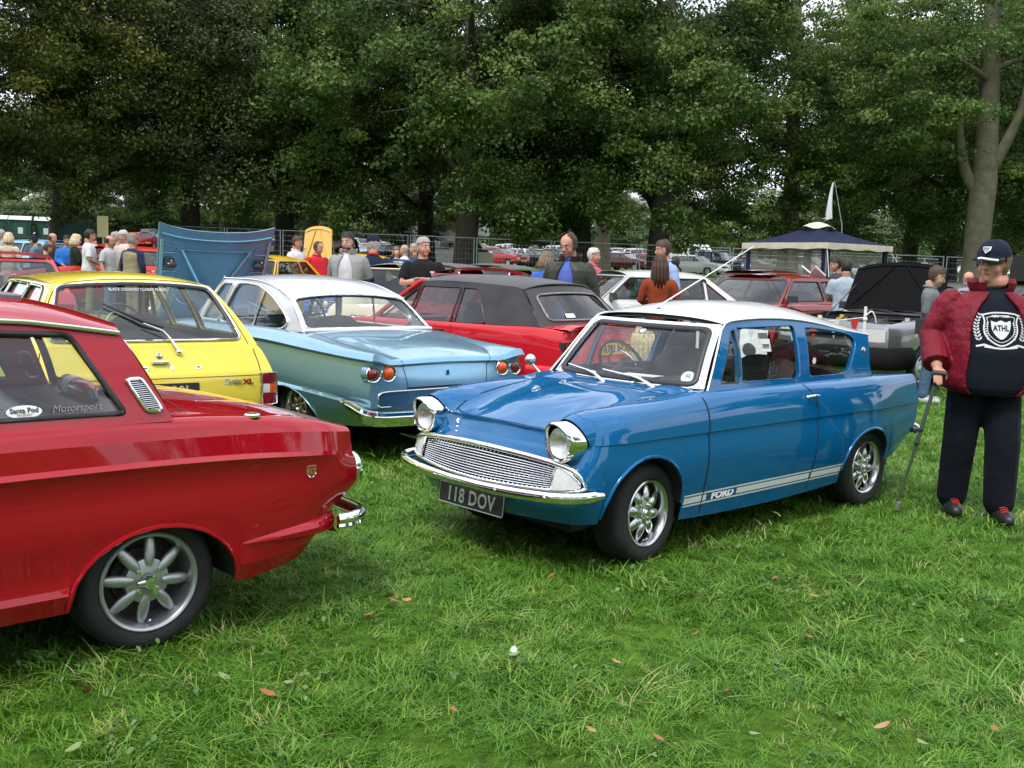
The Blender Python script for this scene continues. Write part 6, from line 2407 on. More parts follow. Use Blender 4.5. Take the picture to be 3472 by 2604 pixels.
 put_wheels(root,w,[(0,.69,.275,0),(2.40,.69,.275,0),(0,-.69,.275,0),(2.40,-.69,.275,0)])
 return root
build_cabrio()
# ---------------------------------------------------------------- other cars: boxier makes of the seventies to nineties
def boxcar(name,p,mat,loc,yaw,label,group=None,lod=1,dark=True,cat='car'):
 """p: L front overhang F, wheelbase B, rear overhang E, W width, heights; origin under the rear axle"""
 root = thing(name,label,cat,loc,yaw,group)
 F,Bw,E_,W = p.get('F',.75),p.get('B',2.4),p.get('E',.75),p.get('W',1.62)
 hw = W/2
 zb,zh,zt = p.get('belt',.90),p.get('hood',.80),p.get('tail',.90)
 x1,x0 = Bw+F-.05,-E_+.05
 xw0,xw1 = p.get('ws',(1.75,1.25))           # windscreen foot and head
 xr1,xr0 = p.get('rw',(-.1,-.55))            # rear window head and foot
 H = p.get('H',1.36)
 sill = p.get('sill',.22)
 wz,wr = p.get('wheel',(.29,.29))
 rows = [
  dict(y=[(x0,hw-.09),(x0+.4,hw-.05),(x1-.5,hw-.05),(x1,hw-.12)],z=[(x0,sill+.12),(x0+.5,sill),(x1-.6,sill),(x1,sill+.04)],f=0,r=0,fb=.07,rb=-.04),
  dict(y=[(x0,hw-.04),(x0+.4,hw),(x1-.5,hw),(x1,hw-.07)],z=[(x0,.45),(x1,.42)],f=.04,r=-.04,fb=.07,rb=-.05),
  dict(y=[(x0,hw-.03),(x0+.4,hw),(x1-.5,hw),(x1,hw-.06)],z=[(x0,.62),(x1,.58)],f=.05,r=-.05,fb=.06,rb=-.05,c=True),
  dict(y=[(x0,hw-.05),(x0+.4,hw-.01),(x1-.5,hw-.01),(x1,hw-.08)],z=[(x0,zt-.08),(0,zb-.08),(xw0,zb-.09),(x1,zh-.10)],f=.02,r=-.02,fb=.06,rb=-.04),
  dict(y=[(x0,hw-.10),(x0+.4,hw-.05),(xw0,hw-.05),(x1,hw-.13)],z=[(x0,zt),(max(xr0,x0+.05),zb),(xw0,zb),(x1,zh-.03)],f=-.02,r=.02,fb=.06,rb=-.04),
 ]
 deck = [(.92,[(x0,.006),(x1,.006)]),(.5,[(x0,.016),(xw0,.02),(x1,.02)]),(0,[(x0,.018),(xw0,.03),(x1,.025)])]
 arches = [(0,wz,wr+.055,wr+.03),(Bw,wz,wr+.055,wr+.03)]
 op = (max(xr0,x0),xw0,.94)
 if p.get('bonnet_up'):
  op = (max(xr0,x0),x1-.12,.93)
 mb,info = shell(dict(x0=x0,x1=x1,rows=rows,deck=deck,arches=arches,kc=2,lf=.35,lr=.3,open=op,cols=p.get('cols',30 if lod else 16),sub=2 if lod else 1,arch_n=12 if lod else 8))
 S = Surf(mb)
 body_obj(mb,info,mat,root)
 arch_parts(root,info,arches,mat,lip=0)
 MB().box(((Bw)/2,0,.30),(Bw+.6,W*.66,.10)).obj('underbody',M_UNDER,root,smooth=False)
 y0 = hw-.055
 ry = p.get('roofw',hw-.24)
 kk = (y0-ry)/(H-.06-zb)
 zg = H-.06
 def PS(sg,off=0.0):
  return lambda x,z: (x,sg*(y0-kk*(z-zb)-off),z)
 gut = [(xw1,ry,zg-.02),(xw1-.3,ry,zg),((xw1+xr1)/2,ry,zg+.004),(xr1+.2,ry,zg-.005),(xr1,ry,zg-.03)]
 gl = [(q.x,q.z) for q in smooth_line(gut,3)]
 if p.get('open_top'):
  gl = []
 cols = p.get('pillars',[.62])
 zl,zu = zb+.045,zg-.055
 slope_f = (xw0-xw1)/(zg-zb)
 slope_r = (xr1-xr0)/(zg-zb)
 xf = lambda z: xw0-slope_f*(z-zb)
 xb = lambda z: xr0+slope_r*(z-zb)
 edges = [None]+list(cols)+[None]
 wins = []
 for i in range(len(edges)-1):
  a,b = edges[i],edges[i+1]          # front edge, rear edge
  fa = (lambda z: xf(z)-.09) if a is None else (lambda z,a=a: a-.03)
  fb_ = (lambda z: xb(z)+p.get('cpil',.16)) if b is None else (lambda z,b=b: b+.03)
  wins.append(rounded([(fb_(zl),zl),(fa(zl),zl),(fa(zu),zu),(fb_(zu),zu)],.035,3))
 gm = M_GLASSD if dark else M_GLASS
 if not p.get('open_top'):
  outline = [(xw0,zb-.005)]+gl+[(xr0,zb-.005)]
  for sg in (1,-1):
   cs = cdt_panel(outline,wins,PS(sg),step=.25,edge_step=.15,reveal=.02,rv=lambda u,v: (0,-sg,0)).obj('cabin_side',mat,root,angle=30)
   for h in wins:
    g = cdt_panel(h,[],PS(sg,.012),step=.4,edge_step=.15).obj('side_window',gm,root,angle=60)
    if lod:
     MB().tube([PS(sg,.002)(*q) for q in densify(h,.12)],.011,n=5,closed=True).obj('window_seal',M_SEAL,g,angle=60)
  crown = [(xw1+.08,H-.025),(xw1-.3,H-.002),((xw1+xr1)/2,H+.006),(xr1+.2,H-.008),(xr1-.05,H-.035)]
  roof_patch(gut,crown,fbow=.06,rbow=-.04,power=3,n=6,sub=3).obj('roof',p.get('roof_mat',mat),root,angle=40)
 Wp = quad_patch((xw0,-y0+.02,zb),(xw0,y0-.02,zb),(xw1,ry,zg-.02),(xw1,-ry,zg-.02),bow=.10,bulge=.06)
 g,hole = screen(root,Wp,(.06,.04,.06),gm,'windscreen',p.get('frame_mat',mat),seal=lod > 0,gm=gm)
 if not p.get('open_top'):
  Bp = quad_patch((xr0,y0-.02,zb),(xr0,-y0+.02,zb),(xr1,-ry,zg-.03),(xr1,ry,zg-.03),bow=-.04,bulge=-.04)
  screen(root,Bp,(.09,.08,.08),gm,'rear_window',mat,seal=lod > 0,gm=gm,ax=(-1,0,0))
 if p.get('soft_top'):
  cloth = principled('black hood cloth',(.040,.040,.043),rough=.95)
  roof_patch(gut,[(xw1+.08,H-.01),(xw1-.4,H+.02),(xr1,H)],fbow=.06,rbow=-.1,power=3,n=6,sub=3).obj('hood',cloth,root,angle=40)
  Bp = quad_patch((xr0,y0-.02,zb),(xr0,-y0+.02,zb),(xr1,-ry,zg-.03),(xr1,ry,zg-.03),bow=-.04,bulge=-.10)
  cdt_panel(densify(FULL,.2),[],Bp,step=.3).obj('hood_rear',cloth,root)
  for sg in (1,-1):
   cdt_panel([(xr0,zb),(xr0+.55,zb),(xr1+.35,zg),(xr1,zg-.02)],[],PS(sg),step=.3).obj('hood_side',cloth,root)
 MB().box(((xw0+xr0)/2,0,.42),(xw0-xr0-.2,W-.3,.05)).obj('cabin_floor',M_TRIM,root,smooth=False)
 if lod:
  seats(root,(xw0+xr0)/2+.1,xr0+.55,M_TRIM,z=.34,top=zb+.18,rear_top=zb+.08,rear_w=W-.5)
  MB().box((xw0-.22,0,zb-.08),(.3,W-.3,.14)).obj('dashboard',M_TRIM,root,smooth=False)
  steering(root,xw0-.55,-.36,zb+.03,ring=False)
  for sg in (1,-1):
   m = MB()
   q = Vector(PS(sg,0)(xf(zb+.05)-.12,zb+.06))
   m.box(q+Vector((0,.09*sg,.02)),(.07,.16,.10),taper=.85)
   m.obj('door_mirror',M_PLASTIC,root,angle=40)
   for c in cols:
    pp,n = S.side(c+.10,zb-.12,sg)
    MB().box(pp+n*.008,(.12,.02,.03)).obj('door_handle',M_PLASTIC,root)
    gp = ribbon([S.side(c-.03,z,sg) for z in np.linspace(zb-.02,sill+.03,8)],.007)
    gp.obj('shut_line',M_GAP,root)
  for dy in (-.1,.35):
   m = MB()
   a,b,c = Wp(dy-.1,0)+Vector((.06,0,.0)),Wp(dy-.35,.06)+Vector((.03,0,.012)),Wp(dy-.85,.12)+Vector((.015,0,.01))
   m.tube([a,b,c],[.010,.008,.006],n=5)
   m.obj('wiper',M_PLASTIC,root)
 # front: lamps, grille, bumper, plate
 zl_ = p.get('lampz',.62)
 lamps = p.get('lamps','rect')
 xfr = lambda y,z: S.front(y,z)[0].x
 for sg in (1,-1):
  if lamps == 'rect':
   m = MB()
   yy = np.linspace(hw-.44,hw-.10,6)
   m.grid([[(xfr(y*sg,zl_)+.012,y*sg,zl_+dz) for y in yy] for dz in (-.075,.075)])
   h = m.obj('headlight',M_CLEAR,root)
  elif lamps == 'twin':
   for yy in (hw-.22,hw-.42):
    m = MB()
    m.lathe([(.001,.03),(.04,.022),(.065,.004),(.07,-.03)],n=16,axis='X',c=(xfr(yy*sg,zl_),yy*sg,zl_))
    h = m.obj('headlight',M_CLEAR,root,angle=60)
    if lod:
     m = MB()
     m.lathe([(.068,.006),(.078,.008),(.082,-.03)],n=16,axis='X',c=(xfr(yy*sg,zl_),yy*sg,zl_))
     m.obj('headlight_rim',M_CHROME,h,angle=60)
  else:
   m = MB()
   yy = hw-.28
   m.lathe([(.001,.03),(.05,.022),(.085,.0),(.092,-.03)],n=18,axis='X',c=(xfr(yy*sg,zl_),yy*sg,zl_))
   m.obj('headlight',M_CLEAR,root,angle=60)
  # rear lamp clusters
  m = MB()
  zz = p.get('tlz',(.62,.78))
  m.grid([[(S.rear(y*sg,z)[0].x-.012,y*sg,z) for y in np.linspace(hw-.30,hw-.07,4)] for z in zz])
  m.obj('tail_light',M_RED,root)
 yy = np.linspace(-(hw-.48),hw-.48,9)
 m = MB()
 m.grid([[(xfr(y,zl_)+.008,y,zl_+dz) for y in yy] for dz in (-.07,.07)])
 gr = m.obj('grille',M_PLASTIC,root)
 if lod:
  for k in range(4):
   MB().tube([(xfr(y,zl_)+.014,y,zl_-.055+.037*k) for y in yy],.005,n=4).obj('grille_bar',M_CHROME if p.get('chrome') else M_PLASTIC,gr)
 bm_ = p.get('bumper_mat',M_PLASTIC)
 zbm = p.get('bumperz',.44)
 for nm,s in (('front_bumper',1),('rear_bumper',-1)):
  xe = (x1+.05) if s > 0 else (x0-.05)
  pts = smooth_line([(xe-s*.45,hw+.01,zbm),(xe-s*.12,hw-.01,zbm),(xe+s*.03,hw-.16,zbm),(xe+s*.09,0,zbm),(xe+s*.03,-hw+.16,zbm),(xe-s*.12,-hw+.01,zbm),(xe-s*.45,-hw-.01,zbm)],3)
  m = MB()
  m.tube(pts,p.get('bumperh',.075),n=8,ell=(1,.45),up=(0,0,1))
  m.obj(nm,bm_,root,angle=60)
 number_plate(root,p.get('plate','') if lod else '',.1,M_PLATEW,M_INK,Vector((x1+.17,p.get('platey',0),p.get('platez',zbm-.0))),(0,1,0),(0,0,1),w=.52,h=.11)
 number_plate(root,'',.1,M_PLATEY,M_INK,Vector((x0-.17,0,zbm+.1)),(0,-1,0),(0,0,1),w=.52,h=.11)
 w = wheel_proto('steel',wr,wr*.63,.18,p.get('rim',M_ALLOYP)) if lod else far_wheel(wr)
 yw = hw-.10
 put_wheels(root,w,[(0,yw,wz-.01,0),(Bw,yw,wz-.01,0),(0,-yw,wz-.01,0),(Bw,-yw,wz-.01,0)])
 return root,dict(S=S,H=H,hw=hw,x1=x1,xw0=xw0,zb=zb,zh=zh,PS=PS,W=Wp)
def far_wheel(wr):
 m = MB()
 m.lathe([(wr*.62,.075),(wr*.8,.085),(wr-.02,.08),(wr,.06),(wr,-.08),(wr*.6,-.085)],n=18)
 t = m.obj('wheel',M_RUBBER,angle=50)
 m = MB()
 m.lathe([(.001,.06),(wr*.3,.062),(wr*.62,.072)],n=14)
 m.obj('rim',M_ALLOYP,t,angle=50)
 return t
def raised_bonnet(root,info,mat,under,ang,L=1.0,hinge='rear',trim=None):
 """bonnet panel standing open; hinge at the windscreen (rear) or at the nose"""
 hw = info['hw']-.12
 m = MB()
 h0 = Vector((info['xw0']+.02,0,info['zb']+.02)) if hinge == 'rear' else Vector((info['x1']-.05,0,info['zh']+.02))
 s = 1 if hinge == 'rear' else -1
 def Bn(u,v,d=0.0):
  w = hw*(1-.10*v if hinge == 'rear' else .92+.10*v)
  e = .06*abs(u) ** 3*(1 if v > .5 else 0)*(2*v-1)
  x = math.cos(ang)*(v*L-e)*s+math.sin(ang)*d*s
  z = math.sin(ang)*(v*L-e)-math.cos(ang)*d
  return h0+Vector((x,u*w,z+.03*(1-u*u)))
 A = [[Bn(-1+2*i/10,j/8) for j in range(9)] for i in range(11)]
 K = [[Bn(-1+2*i/10,j/8,.025) for j in range(9)] for i in range(11)]
 m.grid(A)
 bo = m.obj('bonnet',mat,root,angle=50)
 m = MB()
 m.grid(K)
 m.grid([A[0],K[0]])
 m.grid([A[-1],K[-1]])
 m.grid([[r[-1] for r in A],[r[-1] for r in K]])
 m.obj('bonnet_underside',under,bo,angle=40)
 m = MB()
 m.tube([Bn(u,.93,.03) for u in np.linspace(-.9,.9,9)],.012,n=5)
 m.tube([Bn(-.85+.7*t,.1+.8*t,.03) for t in np.linspace(0,1,5)],.016,n=5)
 m.tube([Bn(.85-.7*t,.1+.8*t,.03) for t in np.linspace(0,1,5)],.016,n=5)
 m.obj('bonnet_brace',under,bo)
 m = MB()
 a = Bn(-.9,.55,.02)
 m.tube([a,Vector((h0.x+s*.55,-hw*.92,info['zh']+.0))],.007,n=5)
 m.obj('bonnet_stay',M_PLASTIC,root)
 return bo,Bn
def engine_bay(root,info,colour=None):
 """what shows under an open bonnet"""
 x0,x1,hw,z = info['xw0']+.05,info['x1']-.12,info['hw']-.16,info['zh']-.10
 m = MB()
 m.box(((x0+x1)/2,0,z-.22),(x1-x0,2*hw,.04))
 m.box((x0+.02,0,z-.05),(.04,2*hw,.36))
 m.box((x1+.02,0,z-.08),(.04,2*hw,.28))
 for sg in (1,-1):
  m.box(((x0+x1)/2,sg*hw,z-.06),(x1-x0,.04,.32))
 b = m.obj('engine_bay',M_UNDER,root,smooth=False)
 m = MB()
 m.box(((x0+x1)/2,.05,z-.06),(.50,.34,.20))
 m.box(((x0+x1)/2+.05,-.02,z+.06),(.34,.20,.07))
 m.obj('engine',principled('engine grey',(.10,.10,.10),rough=.5,metal=.5,var=(20,.5)),b,angle=30)
 m = MB()
 m.lathe([(.001,z+.10),(.10,z+.10),(.13,z+.07),(.13,z+.02)],n=18,axis='Z',c=((x0+x1)/2-.1,.1,0))
 m.obj('air_filter',M_PLASTIC,b,angle=40)
 for (dx,dy,w,c,nm) in ((.35,-.45,.14,(.62,.58,.48),'coolant_bottle'),(.30,.45,.20,(.05,.05,.05),'battery'),(-.25,-.5,.12,(.55,.40,.06),'fluid_cap'),(-.28,.42,.12,(.5,.5,.5),'washer_bottle')):
  m = MB()
  m.box(((x0+x1)/2+dx,dy,z+.0),(w,w,.18),taper=.8)
  m.lathe([(.001,z+.13),(.03,z+.13),(.03,z+.09)],n=10,axis='Z',c=((x0+x1)/2+dx,dy,0))
  m.obj(nm,principled(nm,c,rough=.45),b,angle=30)
 m = MB()
 for k in range(5):
  y = -.3+k*.14
  m.tube(smooth_line([((x0+x1)/2+.25,y,z),((x0+x1)/2+.05,y+.05,z+.12),((x0+x1)/2-.2,y+.1*(-1) ** k,z+.02)],4),.011,n=5)
 m.obj('hoses',M_SEAL,b)
 m = MB()
 m.grid([[(x0-.02+t*.16,y,z+.09+.01*math.sin(y*3)) for y in np.linspace(-hw,hw,7)] for t in (0,1)])
 m.obj('scuttle_panel',principled('pale grey scuttle',(.4,.4,.4),rough=.35,coat=.5),b)
# ---------------------------------------------------------------- people
def skin(name,col):
 m = principled(name,col,rough=.5,spec=.35,var=(7,.10),bump=(60,.12,.002))
 b = m.node_tree.nodes['Principled BSDF']
 b.inputs['Subsurface Weight'].default_value = .12
 b.inputs['Subsurface Radius'].default_value = (.012,.005,.003)
 return m
SKIN = skin('fair skin',(.56,.32,.235))
SKINR = skin('ruddy skin',(.52,.255,.185))
SKINT = skin('tanned skin',(.42,.225,.15))
def cloth(name,col,wr=.5,sc=11,rough=.9):
 return principled(name,col,rough=rough,spec=.15,sheen=.03,bump=(sc,wr,.035),var=(6,.10))
def hairm(name,col):
 return principled(name,col,rough=.6,spec=.4,bump=(70,.7,.006),var=(40,.35))
HAIR = {'brown': hairm('brown hair',(.055,.032,.018)),'grey': hairm('grey hair',(.30,.29,.28)),'white': hairm('white hair',(.48,.46,.43)),
  'blonde': hairm('blonde hair',(.52,.42,.24)),'auburn': hairm('dark auburn hair',(.05,.020,.012)),'dark': hairm('dark hair',(.018,.013,.010)),'mousy': hairm('mousy hair',(.16,.11,.065))}
DENIM = cloth('blue denim',(.075,.13,.22),sc=14)
NAVY = cloth('navy cloth',(.012,.016,.032))
BLACK = cloth('black cloth',(.012,.012,.013))
KHAKI = cloth('khaki cloth',(.20,.16,.10))
SHOE = principled('black shoe',(.02,.02,.02),rough=.5)
M_EYEW = principled('eye white',(.62,.60,.57),rough=.2)
M_IRIS = principled('dark iris',(.03,.025,.02),rough=.15)
M_LIP = principled('lips',(.42,.17,.14),rough=.45)
HEADR = [(.866,.012,.040,.012),(.872,.021,.047,-.004),(.884,.030,.0505,-.024),(.902,.0365,.0500,-.045),(.922,.0405,.0485,-.056),(.945,.0425,.0500,-.060),(.966,.0410,.0480,-.058),(.983,.033,.037,-.048),(.995,.019,.020,-.032),(1.0,.004,.002,-.012)]
TORSO = [(.455,.060,.050,0),(.48,.088,.062,-.004),(.52,.095,.068,-.006),(.56,.092,.066,-.002),(.61,.086,.062,.004),(.67,.093,.064,.006),(.73,.103,.067,.004),(.775,.106,.062,0),(.805,.092,.052,-.004),(.822,.060,.042,-.008),(.835,.040,.038,-.008)]
ARMS = {
 'hang': ((-.015,.150,.645),(.025,.155,.500)),
 'crossed': ((.035,.150,.660),(.118,-.045,.690)),
 'hips': ((-.055,.215,.665),(.030,.112,.575)),
 'back': ((-.060,.150,.660),(-.085,.030,.570)),
 'pocket': ((-.030,.165,.660),(.035,.112,.535)),
 'hold': ((.0,.145,.660),(.150,.060,.690)),
 'reach': ((.090,.120,.700),(.230,.060,.690)),
 'low': ((.010,.140,.650),(.120,.065,.590)),
 'chin': ((.070,.110,.660),(.095,.020,.800)),
 'camera': ((-.02,.130,.665),(.110,.075,.545)),
}
def ring_solid(mb,rings,n=16,sq=2.3):
 """rings: (z, hw, xfront, xback, yc) -> closed loft"""
 P = []
 for z,w,xf,xb,xc,yc in rings:
  row = []
  for k in range(n):
   a = 2*PI*k/n
   ca,sa = math.cos(a),math.sin(a)
   ex = math.copysign(abs(ca) ** (2/sq),ca)
   ey = math.copysign(abs(sa) ** (2/sq),sa)
   x = xc+(xf*ex if ca > 0 else -xb*ex if False else xb*ex)
   row.append((x,yc+w*ey,z))
  P.append(row)
 base = len(mb.v)
 m = n
 fs = []
 for i in range(len(P)-1):
  for k in range(n):
   k2 = (k+1) % n
   fs.append((i*m+k,i*m+k2,(i+1)*m+k2,(i+1)*m+k))
 fs.append(tuple(range(n))[::-1])
 fs.append(tuple((len(P)-1)*m+k for k in range(n)))
 mb.add([q for r in P for q in r],fs)
def limb(mb,pts,rad,n=10,ell=None):
 """rounded tapered limb"""
 pts = [Vector(p) for p in pts]
 q,r = [],[]
 d0 = (pts[0]-pts[1]).normalized()
 d1 = (pts[-1]-pts[-2]).normalized()
 for f,s in ((.9,.35),(.55,.75)):
  q.append(pts[0]+d0*rad[0]*f)
  r.append(rad[0]*s)
 for i,p in enumerate(pts):
  q.append(p)
  r.append(rad[i])
 for f,s in ((.55,.75),(.9,.35)):
  q.append(pts[-1]+d1*rad[-1]*f)
  r.append(rad[-1]*s)
 mb.tube(q,r,n=n,ell=ell)
def remeshed(mb,name,vox,sm=4,fac=.5,angle=180):
 me = mb.mesh(name,fixn=True)
 me = evaluated(me,[('REMESH',dict(mode='VOXEL',voxel_size=vox,use_smooth_shade=True)),('SMOOTH',dict(factor=fac,iterations=sm))])
 me.shade_smooth()
 return me
def person(label,loc,yaw,H=1.75,g=1.0,belly=0.0,arms=('hang','hang'),top=None,sleeve=.55,trousers=None,hair=('short','brown'),sk=None,
  head=(0,0),lod=1,jacket=None,collar=None,group=None,sex='m',bend=0.0,legs='stand',shoes=None,cap=None,vest=None,extras=None,lateral=1.0,hem=.50,vox=None,sleevej=.97):
 sk = sk or SKIN
 root = thing('person',label,'person',loc,yaw,group)
 vb = vox or (.020,.013,.0085)[lod]
 bendM = Matrix.Translation((0,0,.52*H)) @ Matrix.Rotation(bend,4,'Y') @ Matrix.Translation((0,0,-.52*H))
 hM = Matrix.Translation((0,0,.855*H)) @ Matrix.Rotation(head[0],4,'Z') @ Matrix.Rotation(head[1],4,'Y') @ Matrix.Translation((0,0,-.855*H))
 sw = (1.0 if sex == 'm' else .88)*lateral
 U = lambda x,y,z: Vector((x*H,y*H,z*H))
 def rings(off,z0=0,z1=2,gx=1.0):
  out = []
  for z,w,d,xc in TORSO:
   if z < z0 or z > z1:
    continue
   zq = max(z,.585) if (g > 1.25 and off > 0) else z
   k = 1+(g-1)*math.exp(-((zq-.60)/.12) ** 2)+(g-1)*.45
   if sex == 'f' and z > .58:
    k *= .90
   bel = belly*math.exp(-((zq-.60)/.085) ** 2)
   out.append((z*H,(w*k*sw+off)*H,(d*k+off+bel)*H,(d*k+off)*H,xc*H,0))
  return out
 def bend_mb(mb,n0):
  if bend:
   for i in range(n0,len(mb.v)):
    v = Vector(mb.v[i])
    if v.z > .50*H:
     mb.v[i] = tuple(bendM @ v)
 sh,arm = {},{}
 gsh = 1+(g-1)*.55
 for s,key in ((1,arms[0]),(-1,arms[1])):
  e,w = ARMS[key] if isinstance(key,str) else key
  arm[s] = (U(-.004,.108*sw*gsh*s,.796),U(e[0],e[1]*s*(1+(g-1)*.9),e[2]),U(w[0],w[1]*s*(1+(g-1)*(.9 if abs(w[1]) > .1 else .3)),w[2]))
  if bend:
   arm[s] = tuple(bendM @ q for q in arm[s])
 sit = legs == 'sit'
 leg = {}
 for s in (1,-1):
  hp = U(-.002,.050*g ** .5*s,.495)
  if sit:
   leg[s] = (hp,U(.235,.07*s,.50),U(.22,.07*s,.27),U(.20,.07*s,.275))
  elif legs == 'walk':
   st = .055*s
   leg[s] = (hp,U(.012+st*.6,.056*g ** .5*s,.275),U(-.010+st,.058*g ** .5*s,.045))
  else:
   leg[s] = (hp,U(.012,.054*g ** .5*s,.278),U(-.012,.054*g ** .5*s,.045))
 # ---- the body, one surface
 mb = MB()
 ring_solid(mb,[(z,w,a,b,c,y) for z,w,a,b,c,y in rings(-.006)])
 ring_solid(mb,[(.815*H,.040*H*gsh,.036*H,-.042*H*-1,-.010*H,0),(.845*H,.033*H*gsh,.032*H,.036*H,-.010*H,0),(.89*H,.033*H*gsh,.030*H,.036*H,-.012*H,0)],n=14,sq=2)
 bend_mb(mb,0)
 n0 = len(mb.v)
 fat = 1+(g-1)*.42
 ring_solid(mb,[(z*H,w*H*fat,(xf-(.0 if z > .9 else 0))*H,-(xb)*H,0,0) for z,w,xf,xb in HEADR],n=18,sq=2.25)
 mb.tube([U(.046,0,.944),U(.058,0,.926),U(.0665,0,.914),U(.052,0,.908)],[.0055*H,.0075*H,.0095*H,.008*H],n=8)
 mb.tube([U(.047,-.020,.948),U(.0525,0,.950),U(.047,.020,.948)],[.005*H,.0055*H,.005*H],n=6)      # brow
 mb.tube([U(.044,-.012,.893),U(.0525,0,.894),U(.044,.012,.893)],[.004*H,.006*H,.004*H],n=6)        # mouth
 mb.ball(U(.044,0,.874),.0125*H,10,6)                                                                        # chin
 for s in (1,-1):
  mb.ball(U(-.004,.0425*fat*s,.920),(.010*H,.006*H,.017*H),8,6)
  mb.ball(U(.036,.024*fat*s,.908),(.013*H,.013*H,.016*H),8,6)
 if g > 1.25:
  ring_solid(mb,[(.845*H,.043*H*fat,.046*H,.050*H,-.006*H,0),(.868*H,.044*H*fat,.050*H,.05*H,-.006*H,0),(.892*H,.036*H*fat,.042*H,.045*H,-.008*H,0)],n=14,sq=2)
 for i in range(n0,len(mb.v)):
  v = hM @ Vector(mb.v[i])
  mb.v[i] = tuple(bendM @ v if bend else v)
 HM = (bendM @ hM) if bend else hM
 af = 1+(g-1)*.7
 for s in (1,-1):
  a,e,w = arm[s]
  limb(mb,[a,a.lerp(e,.5),e,e.lerp(w,.35),w],[.020*H*af,.026*H*af,.0225*H*af,.0225*H*af,.0158*H*af],n=10)
  # hand: palm, four fingers, thumb
  d = (w-e).normalized()
  key = arms[0] if s > 0 else arms[1]
  side = Vector((0,-s,0))
  if key in ('hang',):
   side = Vector((1,0,0))
  side = (side-d*side.dot(d)).normalized()
  nrm = d.cross(side)*s
  pc = w+d*.026*H
  limb(mb,[w,pc,w+d*.047*H],[.0125*H,.018*H,.016*H],n=10,ell=(1,.55) if abs(nrm.z) < .5 else (.6,1))
  if lod >= 1:
   grip = key in ('stick','hold','low','camera')
   for k in range(4):
    b = w+d*.045*H+side*(.0125-.0085*k)*H
    L = (.036,.041,.038,.030)[k]*H
    cur = 1.15 if grip else .45
    f1 = b+(d*math.cos(cur*.4)+nrm*math.sin(cur*.4))*L*.5
    f2 = f1+(d*math.cos(cur*1.3)+nrm*math.sin(cur*1.3))*L*.5
    limb(mb,[b,f1,f2],[.0052*H,.0048*H,.0042*H],n=6)
   tb = w+d*.015*H+side*.014*H
   limb(mb,[tb,tb+(d*.7+side*.7)*.020*H,tb+(d*.95+side*.45+nrm*.3)*.038*H],[.0072*H,.0062*H,.0052*H],n=6)
  L = leg[s]
  limb(mb,[L[0],L[0].lerp(L[1],.5),L[1],L[1].lerp(L[2],.4),L[2]],[.052*H*g ** .4,.047*H*g ** .4,.034*H,.034*H,.022*H],n=10)
  limb(mb,[L[2],L[2]+U(.035,0,-.020),L[2]+U(.085,.004*s,-.030)],[.022*H,.020*H,.016*H],n=8)
 bm_ = remeshed(mb,'body',vb,sm=3 if lod else 2,fac=.4)
 mobj('body',bm_,sk,root)
 T = lambda x,y,z: HM @ U(x,y,z)
 # ---- face
 if lod >= 1:
  for s in (1,-1):
   m = MB()
   m.ball(T(.0440,.0180*s,.930),.0068*H,10,8)
   eo = m.obj('eye',M_EYEW,root,angle=180)
   m = MB()
   c = T(.0445,.0180*s,.930)
   m.ball(c+(T(.053,.0180*s,.930)-c).normalized()*.0042*H,.0040*H,8,6)
   m.obj('iris',M_IRIS,eo,angle=180)
   if lod >= 2 or True:
    m = MB()
    m.tube([T(.0515,.0075*s,.9445),T(.0535,.017*s,.9480),T(.0465,.028*s,.9445)],[.0016*H,.0024*H,.0012*H],n=5)
    m.obj('eyebrow',HAIR[hair[1]] if hair[1] in HAIR else HAIR['brown'],root)
  m = MB()
  m.tube([T(.0500,-.0135,.8945),T(.0568,-.005,.8950),T(.0580,0,.8945),T(.0568,.005,.8950),T(.0500,.0135,.8945)],[.0016*H,.0028*H,.0026*H,.0028*H,.0016*H],n=5)
  m.obj('mouth',M_LIP,root)
 # ---- hair
 hs,hc = hair
 if hs != 'none':
  m = MB()
  if hs == 'bald':
   zs,lim = (.900,.958),lambda x,z: x < .008 and z < .957
  elif hs == 'receding':
   zs,lim = (.900,1.0),lambda x,z: (x < .012 and z < .97) or (z >= .955 and x < .016)
  elif hs == 'cap':
   zs,lim = (.885,.955),lambda x,z: x < .010
  else:
   zs,lim = (.885,1.0),lambda x,z: z > .972 or (x < .006) or (z > .955 and x < .034)
  R_ = [(z,w,xf,xb) for z,w,xf,xb in HEADR]
  zz = np.linspace(zs[0],1.0,20)
  P = []
  arr = np.array(R_)
  off = .0075 if hs in ('short','cap','bald','receding') else .012
  n = 28
  grid = []
  for z in zz:
   w,xf,xb = (np.interp(z,arr[:,0],arr[:,i]) for i in (1,2,3))
   row = []
   for k in range(n):
    a = 2*PI*k/n
    ca,sa = math.cos(a),math.sin(a)
    ex = math.copysign(abs(ca) ** .89,ca)
    ey = math.copysign(abs(sa) ** .89,sa)
    o = off*(1+.25*math.sin(a*9+z*90))
    x = ((xf+o)*ex if ca > 0 else -(xb-o)*ex)
    row.append((x,(w*fat+o)*ey,z+(o if z > .985 else 0)))
   grid.append(row)
  for i in range(len(zz)-1):
   for k in range(n):
    k2 = (k+1) % n
    q = [grid[i][k],grid[i][k2],grid[i+1][k2],grid[i+1][k]]
    cx,cz = sum(p[0] for p in q)/4,sum(p[2] for p in q)/4
    if lim(cx,cz) and not (hs == 'cap' and cz > .955):
     m.add([T(*p) for p in q],[(0,1,2,3)])
